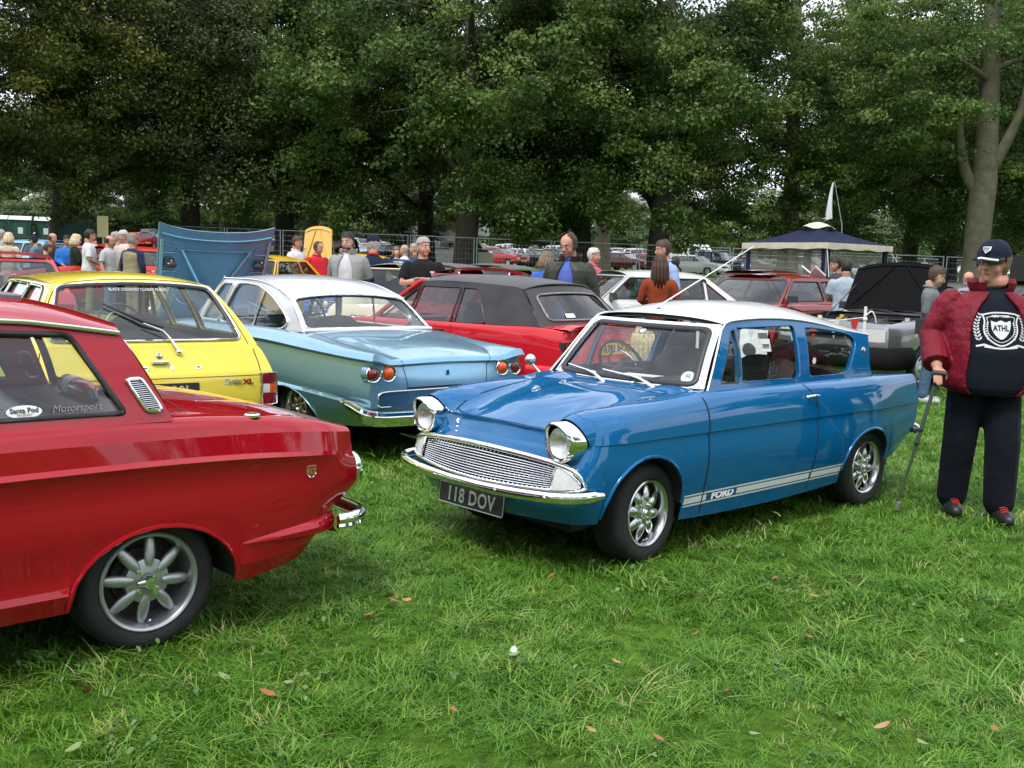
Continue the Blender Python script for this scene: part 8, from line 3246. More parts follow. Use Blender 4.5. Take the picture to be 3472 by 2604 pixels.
def build_mid_cars():
 Y = lambda u,d: (px(u,d=d),d)
 def spot(u,d,dz=.01):
  x,y = Y(u,d)
  return G(x,y,dz)
 P_MAR = paint('dark maroon paint',(.095,.010,.010))
 P_MAR2 = paint('rust red paint',(.22,.022,.014))
 P_SIL = paint('silver paint',(.24,.245,.25),metal=.7,rough=.32)
 P_WH = paint('silver white paint',(.62,.61,.58),metal=.1)
 P_YE = paint('golden yellow paint',(.72,.42,.02))
 P_BL = paint('strong blue paint',(.02,.13,.45))
 P_CR = paint('cream paint',(.68,.62,.46))
 P_PK = paint('faded red paint',(.50,.045,.06))
 P_SKY = paint('pale sky blue paint',(.25,.48,.68))
 BUN = principled('black bonnet underside',(.008,.008,.009),rough=.9,spec=.1,bump=(5,.6,.03))
 coupe = dict(F=.80,B=2.5,E=.95,W=1.66,H=1.36,belt=.90,hood=.80,tail=.93,ws=(1.85,1.28),rw=(-.05,-.75),pillars=[.45],lamps='rect')
 saloon = dict(F=.78,B=2.45,E=.95,W=1.64,H=1.38,belt=.92,hood=.82,tail=.92,ws=(1.80,1.28),rw=(.05,-.45),pillars=[.62],lamps='rect')
 hatch = dict(F=.72,B=2.40,E=.72,W=1.62,H=1.38,belt=.92,hood=.80,tail=.90,ws=(1.72,1.18),rw=(-.15,-.62),pillars=[.55],lamps='rect')
 old = dict(F=.72,B=2.40,E=.95,W=1.58,H=1.37,belt=.90,hood=.84,tail=.90,ws=(1.70,1.30),rw=(.15,-.30),pillars=[.55],lamps='twin',chrome=True,bumper_mat=M_CHROME,bumperh=.055)
 # maroon pair right of centre
 boxcar('maroon_car',dict(coupe,plate='0 GSE',platey=-.1),P_MAR2,spot(2690,17.4),R(226),'rust red two-door car parked behind the white roof of the blue saloon')
 boxcar('maroon_car',dict(coupe),P_MAR,spot(2640,21.5),R(222),'dark maroon car parked behind the rust red one')
 # silver car with the black-lined bonnet up
 r,I = boxcar('silver_car',dict(hatch,bonnet_up=True,F=.78,hood=.86,lampz=.70,plate='A36',platey=.0,platez=.47,bumperz=.43,bumperh=.135,bumper_mat=principled('matt black bumper',(.012,.012,.012),rough=.9,spec=.1),H=1.36,W=1.66),P_SIL,spot(3225,14.9),R(221),'silver car facing us with its black-lined bonnet propped open')
 raised_bonnet(r,I,P_SIL,BUN,R(108),L=.66)
 bo = [c for c in kids(r) if c.name.startswith('bonnet')][0]
 engine_bay(r,I)
 # white saloon side-on
 boxcar('white_car',dict(saloon,ws=(1.80,1.30),pillars=[.80,.10],W=1.64),P_WH,spot(2330,15.9),R(197),'silver white saloon side-on behind the auburn-haired woman')
 # cream twin-lamp saloon, blue car, soft tops facing us
 boxcar('cream_car',dict(old),P_CR,spot(1400,16.3),R(268),'cream saloon with twin round headlamps facing us')
 r,I = boxcar('blue_car',dict(old,bonnet_up=False),P_BL,spot(1345,19.2),R(262),'bright blue saloon facing us beside the man in the navy polo')
 b = MB()
 c = at(1368,930,17.0)
 b.prism([(-.16,-.1),(.16,-.1),(.16,.1),(-.16,.1)],lambda u,v: c+Vector((u,v*.5,v*.6)),lambda u,v: c+Vector((u,v*.5,v*.6-.004)))
 tag(b.obj('paper_sheet',principled('pale green paper',(.55,.68,.60),rough=.8),None,smooth=False),'pale green sheet of paper on the bonnet of the bright blue saloon','paper')
 boxcar('soft_top_car',dict(old,open_top=True,soft_top=True,H=1.32,frame_mat=M_WHITE),P_WH,spot(1560,18.8),R(248),'white sports car with black soft top and pale windscreen frame')
 boxcar('soft_top_car',dict(old,open_top=True,soft_top=True,H=1.32,frame_mat=M_WHITE),paint('deep red paint',(.30,.01,.03)),spot(1730,19.6),R(245),'deep red sports car with black soft top behind the cabriolet')
 boxcar('red_classic_car',dict(old),paint('deep red paint',(.30,.01,.03)),spot(1660,14.6),R(262),'deep red classic car facing us, seen through the cabriolet side windows')
 # yellow pair
 r,I = boxcar('yellow_car',dict(old,bonnet_up=False),P_YE,spot(955,19.3),R(255),'golden yellow saloon facing us left of the man in the white polo')
 r,I = boxcar('yellow_car',dict(old,bonnet_up=True),P_YE,spot(1290,24.2),R(219),'golden yellow saloon with its bonnet raised behind the man in red')
 raised_bonnet(r,I,P_YE,P_YE,R(93),L=1.0)
 engine_bay(r,I)
 # left
 boxcar('pink_red_car',dict(coupe,H=1.42),P_PK,spot(10,13.6),R(118),'faded red fastback behind the yellow estate at the left edge')
 r,I = boxcar('red_car',dict(hatch,bonnet_up=True),paint('orange red paint',(.50,.03,.02)),spot(330,24.5),R(-35),'red hatchback with its bonnet open, people gathered beside it')
 engine_bay(r,I)
 r,I = boxcar('red_car',dict(hatch,bonnet_up=True),paint('orange red paint',(.50,.03,.02)),spot(520,23.5),R(215),'red hatchback with black bumper left of the raised blue bonnet')
 engine_bay(r,I)
 boxcar('pale_blue_car',dict(hatch),P_SKY,spot(95,27.5),R(-25),'pale sky blue car behind the crowd at the left')
 boxcar('black_car',dict(hatch),paint('black paint',(.012,.012,.013)),spot(170,30.5),R(200),'black hatchback in front of the portable toilets')
 boxcar('black_car',dict(saloon),paint('black paint',(.012,.012,.013)),spot(3640,17.5),R(205),'black car with white trim at the right edge behind the heavy man')
def build_far_cars():
 cols = {}
 for n,c,me in (('far silver paint',(.45,.46,.47),.6),('far white paint',(.72,.72,.72),0),('far black paint',(.014,.014,.016),.1),('far navy paint',(.018,.028,.07),.2),('far red paint',(.34,.016,.022),0),('far maroon paint',(.13,.012,.022),.2),('far green paint',(.016,.05,.035),.2),('far grey paint',(.12,.125,.13),.5),('far gold paint',(.34,.30,.20),.5),('far blue paint',(.03,.11,.30),.3)):
  cols[n.split()[1]] = paint(n,c,metal=me)
 base = cols['silver']
 kinds = {
  'hatchback': dict(F=.80,B=2.45,E=.65,W=1.68,H=1.46,belt=.95,hood=.86,tail=.96,ws=(1.95,1.20),rw=(-.25,-.55),pillars=[.50],wheel=(.30,.30),bumper_mat=base,bumperh=.10),
  'saloon': dict(F=.85,B=2.6,E=1.0,W=1.74,H=1.42,belt=.94,hood=.84,tail=.98,ws=(2.05,1.30),rw=(.0,-.60),pillars=[1.15,.35],wheel=(.31,.31),bumper_mat=base,bumperh=.10),
  'estate_car': dict(F=.85,B=2.6,E=.95,W=1.74,H=1.46,belt=.95,hood=.86,tail=.96,ws=(2.05,1.30),rw=(-.60,-.86),pillars=[1.15,.35,-.25],wheel=(.31,.31),bumper_mat=base,bumperh=.10),
  'off_roader': dict(F=.80,B=2.6,E=.80,W=1.80,H=1.80,belt=1.15,hood=1.06,tail=1.15,ws=(1.85,1.45),rw=(-.62,-.75),pillars=[.95,.15],wheel=(.37,.37),sill=.42,bumperz=.58,lampz=.82,roofw=.70),
  'people_carrier': dict(F=.85,B=2.75,E=.85,W=1.80,H=1.72,belt=1.02,hood=.98,tail=1.02,ws=(2.35,1.35),rw=(-.62,-.80),pillars=[1.15,.30,-.2],wheel=(.32,.32),bumper_mat=base,bumperh=.10,roofw=.66),
 }
 protos = {}
 first = {}
 for k,p in kinds.items():
  r,I = boxcar(k,dict(p),base,(0,0,0),0,'parked car',lod=0)
  protos[k] = r
 cm = child_map()
 grp = 'modern cars parked in the field beyond the fence'
 named = {'silver': 'silver','white': 'white','black': 'black','navy': 'dark blue','red': 'red','maroon': 'maroon','green': 'dark green','grey': 'dark grey','gold': 'beige','blue': 'mid blue'}
 words = {'hatchback': 'hatchback','saloon': 'saloon','estate_car': 'estate','off_roader': 'off-roader','people_carrier': 'people carrier'}
 def put(k,u,d,yaw,col,label):
  r = protos[k]
  if k not in first:
   c = r
   first[k] = True
   if cols[col] is not base:
    for ch in cm.get(r,[]):
     for sl in ch.material_slots:
      if sl.material is base:
       sl.link = 'OBJECT'
       sl.material = cols[col]
  else:
   c = copy_tree(r,None,{base: cols[col]},cm)
   # copies of a recoloured first car carry its colour per object
   for ch in [o for o in bpy.data.objects if o.parent == c]:
    for i,sl in enumerate(ch.material_slots):
     if ch.data.materials[i] is base:
      sl.link = 'OBJECT'
      sl.material = cols[col]
  c.location = G(px(u,d=d),d,0)
  c.rotation_euler = (0,0,yaw)
  tag(c,label,'car',grp)
  taken.append((u,d))
 taken = []
 hero = [
  ('hatchback',1655,80,-42,'red','red hatchback facing right beside the thick dark trunk'),
  ('saloon',1705,86,-50,'green','dark green car just right of the red hatchback'),
  ('off_roader',1728,92,-55,'white','white off-roader behind the dark green car'),
  ('hatchback',1775,84,140,'white','white hatchback seen from behind, next to a black one'),
  ('hatchback',1835,80,135,'black','black hatchback left of the man in the wax jacket'),
  ('saloon',1890,84,-50,'black','black saloon partly behind the man in the wax jacket'),
  ('saloon',2060,82,-38,'maroon','maroon saloon right of the white-haired man'),
  ('estate_car',2092,90,-40,'red','red estate behind the maroon saloon'),
  ('saloon',2160,84,-40,'red','small red classic by the fence post'),
  ('off_roader',2190,88,-42,'green','dark green off-roader with pale roof by the fence post'),
  ('estate_car',2305,76,-45,'white','white car behind the man with glasses'),
  ('off_roader',2372,78,-38,'navy','dark blue off-roader facing right in the open field'),
  ('hatchback',2440,84,-45,'silver','silver car tucked behind the dark blue off-roader'),
  ('saloon',2500,80,-42,'green','dark green saloon left of the navy gazebo'),
  ('saloon',2568,82,-42,'silver','silver saloon half hidden by the gazebo'),
  ('people_carrier',2680,80,-42,'silver','silver people carrier seen through the gazebo netting'),
  ('saloon',2770,82,-42,'white','white saloon seen through the gazebo netting'),
  ('hatchback',905,66,205,'silver','silver hatchback right of the raised blue bonnet'),
  ('people_carrier',905,76,-55,'red','red van-like car above the silver hatchback'),
  ('people_carrier',1165,66,190,'black','black people carrier behind the young man in the hoodie'),
  ('estate_car',1255,72,-50,'silver','silver car left of the man in the navy polo'),
  ('hatchback',1345,64,150,'black','dark hatchback behind the pair by the blue car'),
  ('people_carrier',1090,84,-50,'red','dark red car seen above the yellow bonnet'),
 ]
 for k,u,d,yw,c,lab in hero:
  put(k,u,d,R(yw),c,lab)
 rr = np.random.default_rng(21)
 kk = list(kinds)
 cc = ['silver','white','silver','black','navy','red','grey','silver','white','blue','gold','maroon']
 n = 0
 count = {}
 for d,u0,u1,st in ((92,470,1640,62),(100,500,2240,58),(108,520,2500,66),(116,880,2350,70)):
  u = u0
  while u < u1:
   uu = u+rr.uniform(-10,10)
   if not any(abs(uu-a) < 46 and abs(d-b) < 7 for a,b in taken):
    k = kk[rr.choice(5,p=[.38,.22,.16,.12,.12])]
    c = cc[rr.integers(len(cc))]
    key = (named[c],words[k])
    put(k,uu,d,R(rr.choice([-45,-48,138,-42]))+rr.normal(0,.05),c,'%s %s in the %s row of far parked cars, %s' % (*key,{92: 'nearest',100: 'second',108: 'third',116: 'last'}[d],'towards the left' if uu < 1000 else 'near the middle' if uu < 1700 else 'towards the right'))
   u += st*rr.uniform(.9,1.25)
def build_motorhome():
 p = G(px(1495,d=63),63)
 r = thing('motorhome','cream motorhome parked beside the thick dark tree trunk','motorhome',p,R(-35))
 cr = paint('motorhome cream paint',(.58,.56,.48))
 m = MB()
 poly = [(-3.0,.45),(2.9,.45),(2.95,1.1),(2.2,1.35),(1.85,1.9),(2.6,2.1),(2.5,2.85),(-2.9,2.85),(-3.0,2.6)]
 m.prism(poly,lambda x,z: Vector((x,1.05,z)),lambda x,z: Vector((x,-1.05,z)))
 m.obj('body',cr,r,angle=30)
 for sg in (1,-1):
  for x0,x1,z0,z1 in ((-2.3,-1.2,1.5,2.2),(-.6,.6,1.5,2.2)):
   m = MB()
   m.prism(rounded([(x0,z0),(x1,z0),(x1,z1),(x0,z1)],.08,3),lambda x,z: Vector((x,1.065*sg,z)),lambda x,z: Vector((x,1.04*sg,z)))
   m.obj('window',M_GLASSD if False else principled('dark acrylic window',(.02,.022,.025),rough=.1,coat=1),r,angle=30)
  m = MB()
  m.prism([(1.2,1.15),(2.15,1.2),(1.80,1.85),(1.2,1.85)],lambda x,z: Vector((x,1.065*sg,z)),lambda x,z: Vector((x,1.04*sg,z)))
  m.obj('cab_window',principled('dark acrylic window',(.02,.022,.025)),r,angle=30)
 m = MB()
 m.add([(2.215,-.9,1.36),(2.215,.9,1.36),(1.87,.8,1.88),(1.87,-.8,1.88)],[(0,1,2,3)])
 m.obj('windscreen',principled('dark acrylic window',(.02,.022,.025)),r)
 m = MB()
 m.box((0,0,1.28),(5.8,2.125,.05))
 m.obj('side_stripe',principled('brown stripe',(.12,.07,.04)),r)
 w = far_wheel(.34)
 put_wheels(r,w,[(-1.5,.95,.34,0),(1.9,.95,.34,0),(-1.5,-.95,.34,0),(1.9,-.95,.34,0)])
 for i,(u,d,yw,L,hh,nm,lab) in enumerate([(1520,74,-60,5.0,2.2,'white_van','white van behind the dark tree trunks'),(2330,84,-60,4.8,2.3,'white_van','white van beyond the man with glasses')]):
  r = thing(nm,lab,'van',G(px(u,d=d),d),R(yw))
  m = MB()
  poly = [(-2.4,.40),(2.4,.40),(2.45,.95),(1.75,1.15),(1.2,2.0),(.9,hh),(-2.3,hh),(-2.4,hh-.2)]
  poly = rounded(poly,.12,3)
  m.prism(poly,lambda x,z: Vector((x,.9-.06*max(0,z-1.1),z)),lambda x,z: Vector((x,-.9+.06*max(0,z-1.1),z)))
  m.obj('body',cols_white(),r,angle=40)
  for sg in (1,-1):
   m = MB()
   m.prism([(.75,1.2),(1.62,1.22),(1.12,1.85),(.75,1.85)],lambda x,z: Vector((x,(.915-.06*max(0,z-1.1))*sg,z)),lambda x,z: Vector((x,.85*sg,z)))
   m.obj('cab_window',principled('dark acrylic window',(.02,.022,.025)),r)
  m = MB()
  m.add([(1.76,-.78,1.17),(1.76,.78,1.17),(1.23,.72,1.95),(1.23,-.72,1.95)],[(0,1,2,3)])
  m.obj('windscreen',principled('dark acrylic window',(.02,.022,.025)),r)
  w = far_wheel(.33)
  put_wheels(r,w,[(-1.4,.82,.33,0),(1.5,.82,.33,0),(-1.4,-.82,.33,0),(1.5,-.82,.33,0)])
def cols_white():
 return paint('far white paint',(.72,.72,.72))
def build_fence():
 posts = [(560,47),(760,46.5),(948,46),(1119,45.6),(1377,45),(1600,44.6),(1860,44),(2148,43),(2461,42),(2800,41.2),(3010,40.8),(3180,40.2),(3420,39.6),(3620,39)]
 grp = 'temporary steel fence panels between trees and field'
 first = None
 names = ['left of the raised blue bonnet','behind the raised blue bonnet','behind the man in the white polo','behind the yellow bonnets','behind the young man in the hoodie','in front of the motorhome','left of the man in the wax jacket','right of the man in the wax jacket','behind the couple by the white saloon','behind the navy gazebo','right of the navy gazebo','behind the boy in grey','behind the big pale trunk']
 for i in range(len(posts)-1):
  (u0,d0),(u1,d1) = posts[i],posts[i+1]
  a,b = G(px(u0,d=d0),d0),G(px(u1,d=d1),d1)
  t = thing('fence_panel','steel mesh fence panel '+names[i],'fence panel',a,0,grp)
  v = b-a
  e = v.normalized()*.06
  h = 1.95
  for q in (e,v-e):
   m = MB()
   m.tube([q,q+Vector((0,0,h))],.024,n=8)
   m.obj('post',M_STEEL,t)
  for z in (.12,h-.03):
   m = MB()
   m.tube([e+Vector((0,0,z)),v-e+Vector((0,0,z))],.021,n=6)
   m.obj('rail',M_STEEL,t)
  m = MB()
  L = v.length
  n = int(L/.14)
  for k in range(1,n):
   q = v*(k/n)
   m.tube([q+Vector((0,0,.12)),q+Vector((0,0,h-.03))],.0022,n=3,caps=False)
  for k in range(1,8):
   z = Vector((0,0,.12+k*(h-.15)/8))
   m.tube([e+z,v-e+z],.0022,n=3,caps=False)
  w = m.obj('mesh_wires',M_STEEL,t)
  tag(w,kind='stuff')
  m = MB()
  m.box(Vector((0,0,.07)),(.22,.62,.14))
  m.obj('foot_block',principled('concrete foot',(.28,.27,.25),rough=.9),t,smooth=False)
 # dark screening at the right edge
 m = MB()
 a,b = G(px(3400,d=26),26),G(px(3800,d=25),25)
 m.box((a+b)/2+Vector((0,0,.95)),((b-a).length,.05,1.9),Matrix.Rotation(math.atan2((b-a).y,(b-a).x),3,'Z'))
 tag(m.obj('screen_panel',principled('black screening',(.015,.015,.016),rough=.9),None,smooth=False),'black screening panel at the right edge behind the heavy man','screen')
 # far fence beyond the car park
 m = MB()
 t = thing('far_fence','long dark wire fence running beyond the parked cars at the right','fence',G(px(2200,d=112),112))
 o = t.location
 m = MB()
 for k in range(9):
  q = G(px(2200+k*130,d=112-k),112-k)-o
  pm = MB()
  pm.tube([q,q+Vector((0,0,2.0))],.04,n=6)
  pm.obj('post',M_STEEL,t)
 for z in (.1,1.95):
  m.tube([G(px(2200+k*130,d=112-k),112-k)-o+Vector((0,0,z)) for k in range(9)],.03,n=5)
 m.obj('rail',M_STEEL,t)
 m = MB()
 m.grid([[G(px(2200+k*130,d=112-k),112-k)-o+Vector((0,.05,z)) for k in range(9)] for z in (.15,1.9)])
 m.obj('netting',netting('dark netting',(.05,.05,.05),.6),t)
def build_gazebo():
 A,B = at(2562,848,28.6),at(2803,860,26.6)
 t = thing('gazebo','navy blue gazebo with cream valance and netting sides','gazebo',G(B.x,B.y),0)
 o = t.location.copy()
 ztop = 1.98
 b0 = Vector((B.x,B.y,0))
 ex = Vector((A.x-B.x,A.y-B.y,0))
 L = 2.75
 ex = ex.normalized()*L
 C = at(3020,870,28.4)
 ey = Vector((C.x-B.x,C.y-B.y,0)).normalized()*L
 cs = [Vector((0,0,0)),ex,ex+ey,ey]
 navy = principled('navy gazebo cloth',(.010,.015,.042),rough=.85,spec=.2,bump=(5,.4,.05),var=(3,.15))
 cream = principled('cream cloth',(.52,.46,.38),rough=.85,bump=(6,.5,.04),var=(3,.12))
 net = netting('netting',(.30,.28,.25),.42)
 mid = (ex+ey)/2
 nm = ['front','left','back','right']
 for i in range(4):
  a,b = cs[i],cs[(i+1) % 4]
  m = MB()
  P = []
  for s in np.linspace(0,1,9):
   e = a.lerp(b,s)
   out = (e-mid).normalized()*.12
   row = []
   for v in np.linspace(0,.78,7):
    z = ztop+.065+.56*v-.08*math.sin(PI*v)*(1-abs(2*s-1)*.3)
    row.append((e+out).lerp(mid,v)+Vector((0,0,z)))
   P.append(row)
  m.grid(P)
  m.obj('roof_cloth',navy,t,angle=50)
  m = MB()
  P = []
  for s in np.linspace(0,1,21):
   e = a.lerp(b,s)
   out = (e-mid).normalized()*.13
   P.append([e+out+Vector((0,0,ztop+.07)),e+out*1.03+Vector((0,0,ztop)),e+out+Vector((0,0,ztop-.09+.015*math.sin(s*19)))])
  m.grid(P)
  m.obj('valance',cream,t,angle=60)
  m = MB()
  m.tube([a,a+Vector((0,0,ztop))],.022,n=8)
  m.obj('leg',M_STEEL,t)
  m = MB()
  d1,d2 = (cs[(i+1) % 4]-a).normalized()*.16,(cs[i-1]-a).normalized()*.16
  m.grid([[a+d1+Vector((0,0,z)),a+Vector((0,0,z))-(mid-a).normalized()*.03,a+d2+Vector((0,0,z))] for z in (.05,.7,1.4,ztop)])
  m.obj('corner_strip',navy,t)
  m = MB()
  P = []
  opn = (i in (0,3))
  for s in np.linspace(.06,.94,15):
   e = a.lerp(b,s)
   wv = .05*math.sin(s*40)
   P.append([e+(mid-e).normalized()*(wv+(.25*(1-z/ztop)*math.sin(PI*s) if opn else 0))+Vector((0,0,z)) for z in np.linspace(.05,ztop,6)])
  m.grid(P)
  m.obj('netting_side',net,t,angle=180)
 m = MB()
 P = []
 for a in np.linspace(0,2*PI,25):
  P.append([mid+Vector((math.cos(a)*r,math.sin(a)*r,ztop+z+.05*math.sin(4*a)*(r/.6))) for r,z in ((.46,.52),(.3,.60),(.12,.66),(.02,.68))])
 m.grid(P)
 m.obj('roof_vent',cream,t,angle=60)
 for i in (0,1,3):
  a = cs[i]
  out = (a-mid).normalized()
  m = MB()
  m.tube([a+Vector((0,0,ztop)),a+out*1.5],.006,n=5)
  m.obj('guy_rope',M_PAPER,t)
 # white flag on a thin pole beyond
 top,bot = at(2829,618,30),at(2800,748,30)
 g = G(px(2826,d=30),30)
 f = thing('flag','white flag drooping from a thin pole above the gazebo','flag',g)
 m = MB()
 m.tube([(0,0,0),(.0,0,2.6),Vector((top.x-g.x,0,top.z-g.z+.05))],[.02,.014,.008],n=6)
 m.obj('pole',M_STEEL,f)
 m = MB()
 P = []
 hh = top.z-bot.z
 for s in np.linspace(0,1,15):
  w = .03+.20*s ** .9*(1-.25*max(0,s-.8)/.2)
  P.append([Vector((top.x-g.x-.01-w*q,.05*math.sin(q*7+s*4),top.z-g.z-hh*s*(.94+.06*q) )) for q in np.linspace(0,1,7)])
 m.grid(P)
 m.obj('flag_cloth',principled('white flag cloth',(.62,.63,.66),rough=.8),f,angle=180)
def build_left_things():
 grn = principled('dark green plastic',(.015,.07,.06),rough=.5)
 wht = principled('grey white roof plastic',(.55,.57,.58),rough=.5)
 for i,(u,lab) in enumerate(((72,'dark green portable toilet with pale domed roof, left of the pair'),(124,'dark green portable toilet with pale domed roof, right of the pair'),(-8,'dark green portable toilet at the left edge'))):
  t = thing('portable_toilet',lab,'portable toilet',G(px(u,d=60)+(0 if i != 1 else .15),60+(.9 if i == 1 else 0),-.15),R(20),'portable toilets under the trees')
  m = MB()
  m.box((0,0,1.05),(1.1,1.1,2.1))
  m.obj('cabin',grn,t,smooth=False)
  m = MB()
  m.grid([[(x,y,2.1+.24*(1-(y/.6) ** 2)) for x in np.linspace(-.6,.6,3)] for y in np.linspace(-.6,.6,9)])
  m.grid([[(sx*.6,y,z*(2.1+.24*(1-(y/.6) ** 2))+(1-z)*2.08) for y in np.linspace(-.6,.6,9)] for sx in (-1,1) for z in (0,1)][:2])
  m.obj('roof',wht,t,angle=60)
  m = MB()
  m.box((0,-.56,1.0),(.72,.03,1.85))
  d = m.obj('door',principled('green door',(.02,.09,.08),rough=.5),t,smooth=False)
  MB().box((.02,-.58,1.5),(.26,.01,.36)).obj('door_notice',M_PAPER,d,smooth=False)
  if i == 1:
   for k in range(2):
    c = copy_tree(t)
    c.location = t.location+Vector((1.25*(k+1),.45*(k+1),-.02))
    c['label'] = 'dark green portable toilet, %s of the row behind the crowd' % ('third' if k == 0 else 'last')
 # dark green pyramid tent
 t = thing('tent','small dark green pointed tent behind the crowd','tent',G(px(292,d=44),44))
 m = MB()
 b = [(-.85,-.85),(.85,-.85),(.85,.85),(-.85,.85)]
 m.add([(x,y,0) for x,y in b]+[(x*.95,y*.95,1.55) for x,y in b]+[(0,0,2.45)],[(0,1,5,4),(1,2,6,5),(2,3,7,6),(3,0,4,7),(4,5,8),(5,6,8),(6,7,8),(7,4,8)])
 m.obj('canvas',principled('dark green canvas',(.012,.045,.038),rough=.85),t,smooth=False)
 MB().add([(-.25,-.86,0),(.25,-.86,0),(.0,-.83,1.6)],[(0,1,2)]).obj('tent_opening',principled('dark opening',(.01,.012,.012)),t,smooth=False)
 # red frame barrier
 t = thing('red_barrier','red metal frame with netting beside the portable toilets','barrier',G(px(215,d=50),50))
 red = principled('red oxide steel',(.30,.045,.02),rough=.5)
 for x in (-.65,0,.65):
  m = MB()
  m.tube([(x,0,0),(x,0,2.0)],.05,n=6)
  m.obj('post',red,t)
 for z in (.4,1.95):
  m = MB()
  m.tube([(-.65,0,z),(.65,0,z)],.045,n=6)
  m.obj('rail',red,t)
 m = MB()
 m.grid([[(x,.02,z) for x in (-.65,0,.65)] for z in (.1,1.9)])
 m.obj('mesh_sheet',netting('rusty netting',(.25,.05,.02),.6),t)
 t = thing('sign_board','yellowish board on a post behind the shaven-headed man','board',G(px(347,d=40),40))
 MB().box((0,0,1.75),(.42,.05,.80)).obj('panel',principled('faded yellow board',(.38,.34,.16),rough=.7),t,smooth=False)
 MB().tube([(0,.04,0),(0,.04,1.6)],.04,n=6).obj('post',M_STEEL,t)
def build_bunting():
 # rope on white posts in front of the rust red and silver cars
 pts = []
 posts = [(2100,11.3),(2361,11.2),(2924,11.6)]
 tops = []
 for i,(u,d) in enumerate(posts):
  g = G(px(u,d=d),d)
  t = thing('rope_post',['thin white rope post behind the far windscreen pillar','thin white rope post seen through the windscreen of the blue saloon','thin white rope post with a knotted cord by the silver car'][i],'post',g,0,'rope posts in front of the cars')
  MB().tube([(0,0,0),(0,0,1.14 if i == 2 else 1.0)],.017,n=8).obj('stake',M_WHITE,t)
  m = MB()
  m.tube(smooth_line([(0,-.02,1.04),(.06,-.03,1.09),(.10,-.03,1.03),(.12,-.02,.96)],4),.008,n=5)
  m.ball((0,0,1.0),.028,8,6)
  m.obj('knot',M_PAPER,t)
  tops.append(g+Vector((0,0,1.02 if i == 2 else .97)))
 red = principled('red pennant',(.52,.03,.03),rough=.7)
 for i in range(2):
  a,b = tops[i],tops[i+1]
  n = 24
  line = [a.lerp(b,k/n)-Vector((0,0,.06*math.sin(PI*k/n))) for k in range(n+1)]
  t = thing('bunting','string of red and white pennants '+('behind the windscreen of the blue saloon' if i == 0 else 'seen through the side windows of the blue saloon'),'bunting',a)
  m = MB()
  m.tube([q-a for q in line],.005,n=5)
  m.obj('cord',M_PAPER,t)
  L = (b-a).length
  k = int(L/.235)
  for j in range(k):
   s = (j+.5)/k
   q = a.lerp(b,s)-Vector((0,0,.06*math.sin(PI*s)))-a
   e = (b-a).normalized()*.06
   m = MB()
   sw_ = Vector((0,.015*math.sin(j*2.1),0))
   m.add([q-e,q+e,q+Vector((0,0,-.20))+sw_],[(0,1,2)])
   m.obj('pennant',red if j % 2 else M_PAPER,t,smooth=False)
 # display board leaning by the rust red car
 c = at(2566,1160,11.9)
 g = G(c.x,c.y)
 t = thing('display_board','leaning white display board with papers, seen through the door window of the blue saloon','display board',g,R(12))
 bs = basis((1,0,0),(.25,.45,1),(0,0,.0))
 m = MB()
 m.prism(rounded([(-.16,.35),(.20,.35),(.36,1.18),(.02,1.18)],.04,3),lambda u,v: bs @ Vector((u,v,.012)),lambda u,v: bs @ Vector((u,v,-.012)))
 m.obj('panel',principled('white board',(.66,.67,.66),rough=.5),t,angle=40)
 for (u,v,w,h,mt,nm) in ((.07,1.02,.19,.20,M_PAPER,'notice'),(.24,.68,.12,.16,M_PAPER,'notice'),(.22,.80,.12,.07,M_TRIMG,'photograph'),(.24,.665,.09,.06,M_TRIMG,'photograph')):
  m = MB()
  m.box(bs @ Vector((u,v,.016)),(w,h,.003),bs.to_3x3())
  m.obj(nm,mt,t,smooth=False)
 m = MB()
 m.add([bs @ Vector((.02+.085*math.cos(a),.62+.085*math.sin(a),.018)) for a in np.linspace(0,2*PI,25)[:-1]],[tuple(range(24))])
 m.obj('round_picture',M_TRIM,t)
 MB().tube([(.1,.3,0),bs @ Vector((.1,1.1,-.02))],.015,n=6).obj('prop',M_WHITE,t)
 m = MB()
 m.tube([(.52,.1,0),(.50,.12,1.0)],.008,n=6)
 tag(mobj('wooden_stake',m.mesh('wooden_stake'),principled('pale wood',(.40,.28,.14),rough=.8),None,loc=g),'thin wooden stake standing beside the leaning display board','stake')
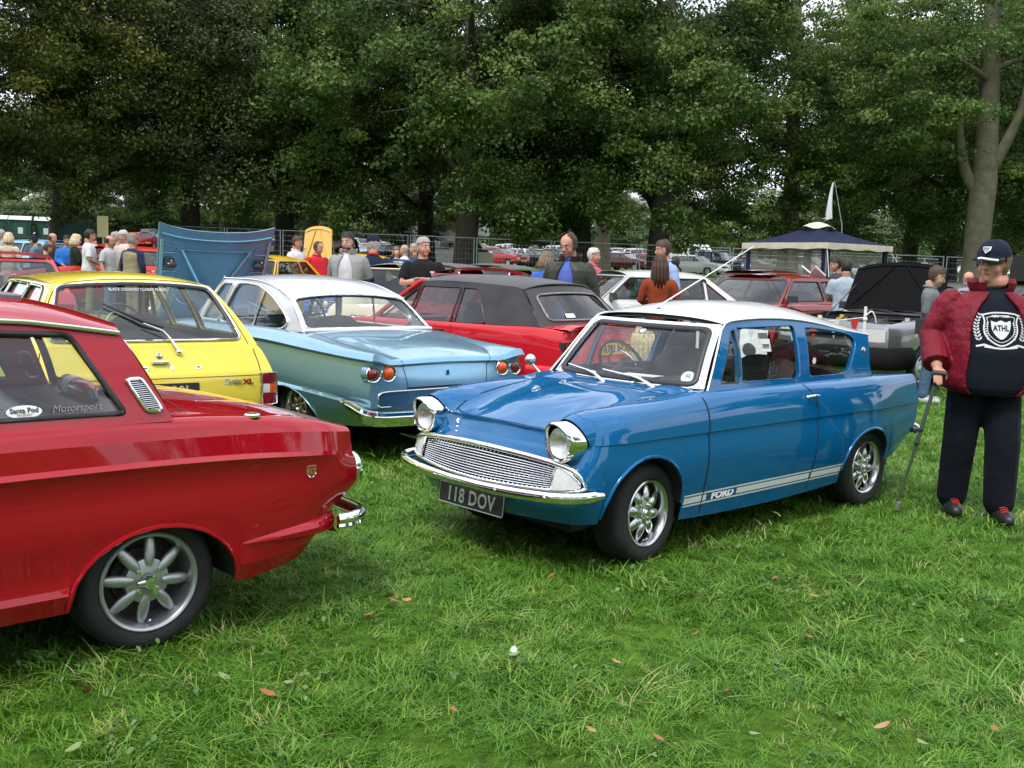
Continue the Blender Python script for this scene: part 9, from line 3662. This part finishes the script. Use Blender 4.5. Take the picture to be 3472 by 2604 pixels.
def build_leaves():
 r = np.random.default_rng(77)
 mats = [principled('brown fallen leaf',(.30,.10,.035),rough=.7),principled('tan fallen leaf',(.36,.20,.09),rough=.7),principled('pale fallen leaf',(.17,.25,.09),rough=.7)]
 spots = [(297,2381,0),(1250,2116,0),(1378,2065,1),(1870,1980,0),(2625,1990,0),(2455,2382,0),(2230,2542,0),(2000,2512,1),(1535,2447,0),(908,2388,0),(2740,2190,0),(2758,2050,1),(3370,2510,0),(3175,2430,2),(3255,2205,2),(1740,2255,2),(980,2350,2),(250,2580,2),(3125,2560,2),(2560,2530,2),(2990,2500,1),(2090,2280,1),(2350,2185,1),(3335,1480,1),(2185,1995,2),(1330,2065,0),(760,2330,2),(1440,1660,1),(1590,1795,0)]
 tones = ['russet','tan','pale green']
 for i,(u,v,k) in enumerate(spots):
  rd = ray_dir(u,v)
  p = Vector((0,0,CAM_H))+rd*(-CAM_H/rd.z)
  s = r.uniform(.022,.034)
  m = MB()
  P = []
  for t in np.linspace(-1,1,7):
   w = .42*(1-t*t) ** .7*s
   c = .25*s*t*t
   P.append([(t*s,w,c+.3*w),(t*s,0,c),(t*s,-w,c+.3*w)])
  m.grid(P)
  o = m.obj('fallen_leaf',mats[k],None,angle=180,fixn=False)
  o.location = G(p.x,p.y,.035)
  o.rotation_euler = (r.normal(0,.35),r.normal(0,.3),r.uniform(0,6.28))
  tag(o,'%s fallen leaf lying on the grass' % tones[k],'leaf','%s fallen leaves scattered on the grass' % tones[k])
 # crumpled white scrap in the grass
 rd = ray_dir(1741,2245)
 p = Vector((0,0,CAM_H))+rd*(-CAM_H/rd.z)
 m = MB()
 m.ball((0,0,0),(.014,.011,.018),9,6)
 m.v = [tuple(np.array(v)*r.uniform(.7,1.3)) for v in m.v]
 o = m.obj('paper_scrap',M_PAPER,None,smooth=False)
 o.location = G(p.x,p.y,.04)
 tag(o,'small crumpled white scrap in the grass at bottom centre','litter')
build_people()
build_mid_cars()
build_far_cars()
build_motorhome()
build_fence()
build_gazebo()
build_left_things()
build_bunting()
build_leaves()
def split_pieces():
 """give every separate piece of these part meshes an object of its own"""
 names = ('shut_line','wheel_arch_lip','wheel_arch_liner','windscreen_trim','side_stripe','shoelaces','hoses','bumper_bolt','side_stripe','bracket_bolt')
 for o in list(bpy.data.objects):
  if o.type != 'MESH' or o.name.split('.')[0] not in names:
   continue
  me = o.data
  n = len(me.vertices)
  par = list(range(n))
  def find(a):
   while par[a] != a:
    par[a] = par[par[a]]
    a = par[a]
   return a
  for e in me.edges:
   a,b = find(e.vertices[0]),find(e.vertices[1])
   if a != b:
    par[a] = b
  isl = {}
  for p in me.polygons:
   isl.setdefault(find(p.vertices[0]),[]).append(p)
  if not 1 < len(isl) < 40:
   continue
  mat = me.materials[0] if me.materials else None
  base = o.name.split('.')[0]
  for k,ps in isl.items():
   idx = {}
   vs_,fs = [],[]
   for p in ps:
    f = []
    for v in p.vertices:
     if v not in idx:
      idx[v] = len(vs_)
      vs_.append(tuple(me.vertices[v].co))
     f.append(idx[v])
    fs.append(tuple(f))
   q = MB()
   q.v,q.f = vs_,fs
   c = q.obj(base,mat,o.parent,angle=60)
   c.matrix_basis = o.matrix_basis.copy()
  bpy.data.objects.remove(o)
split_pieces()
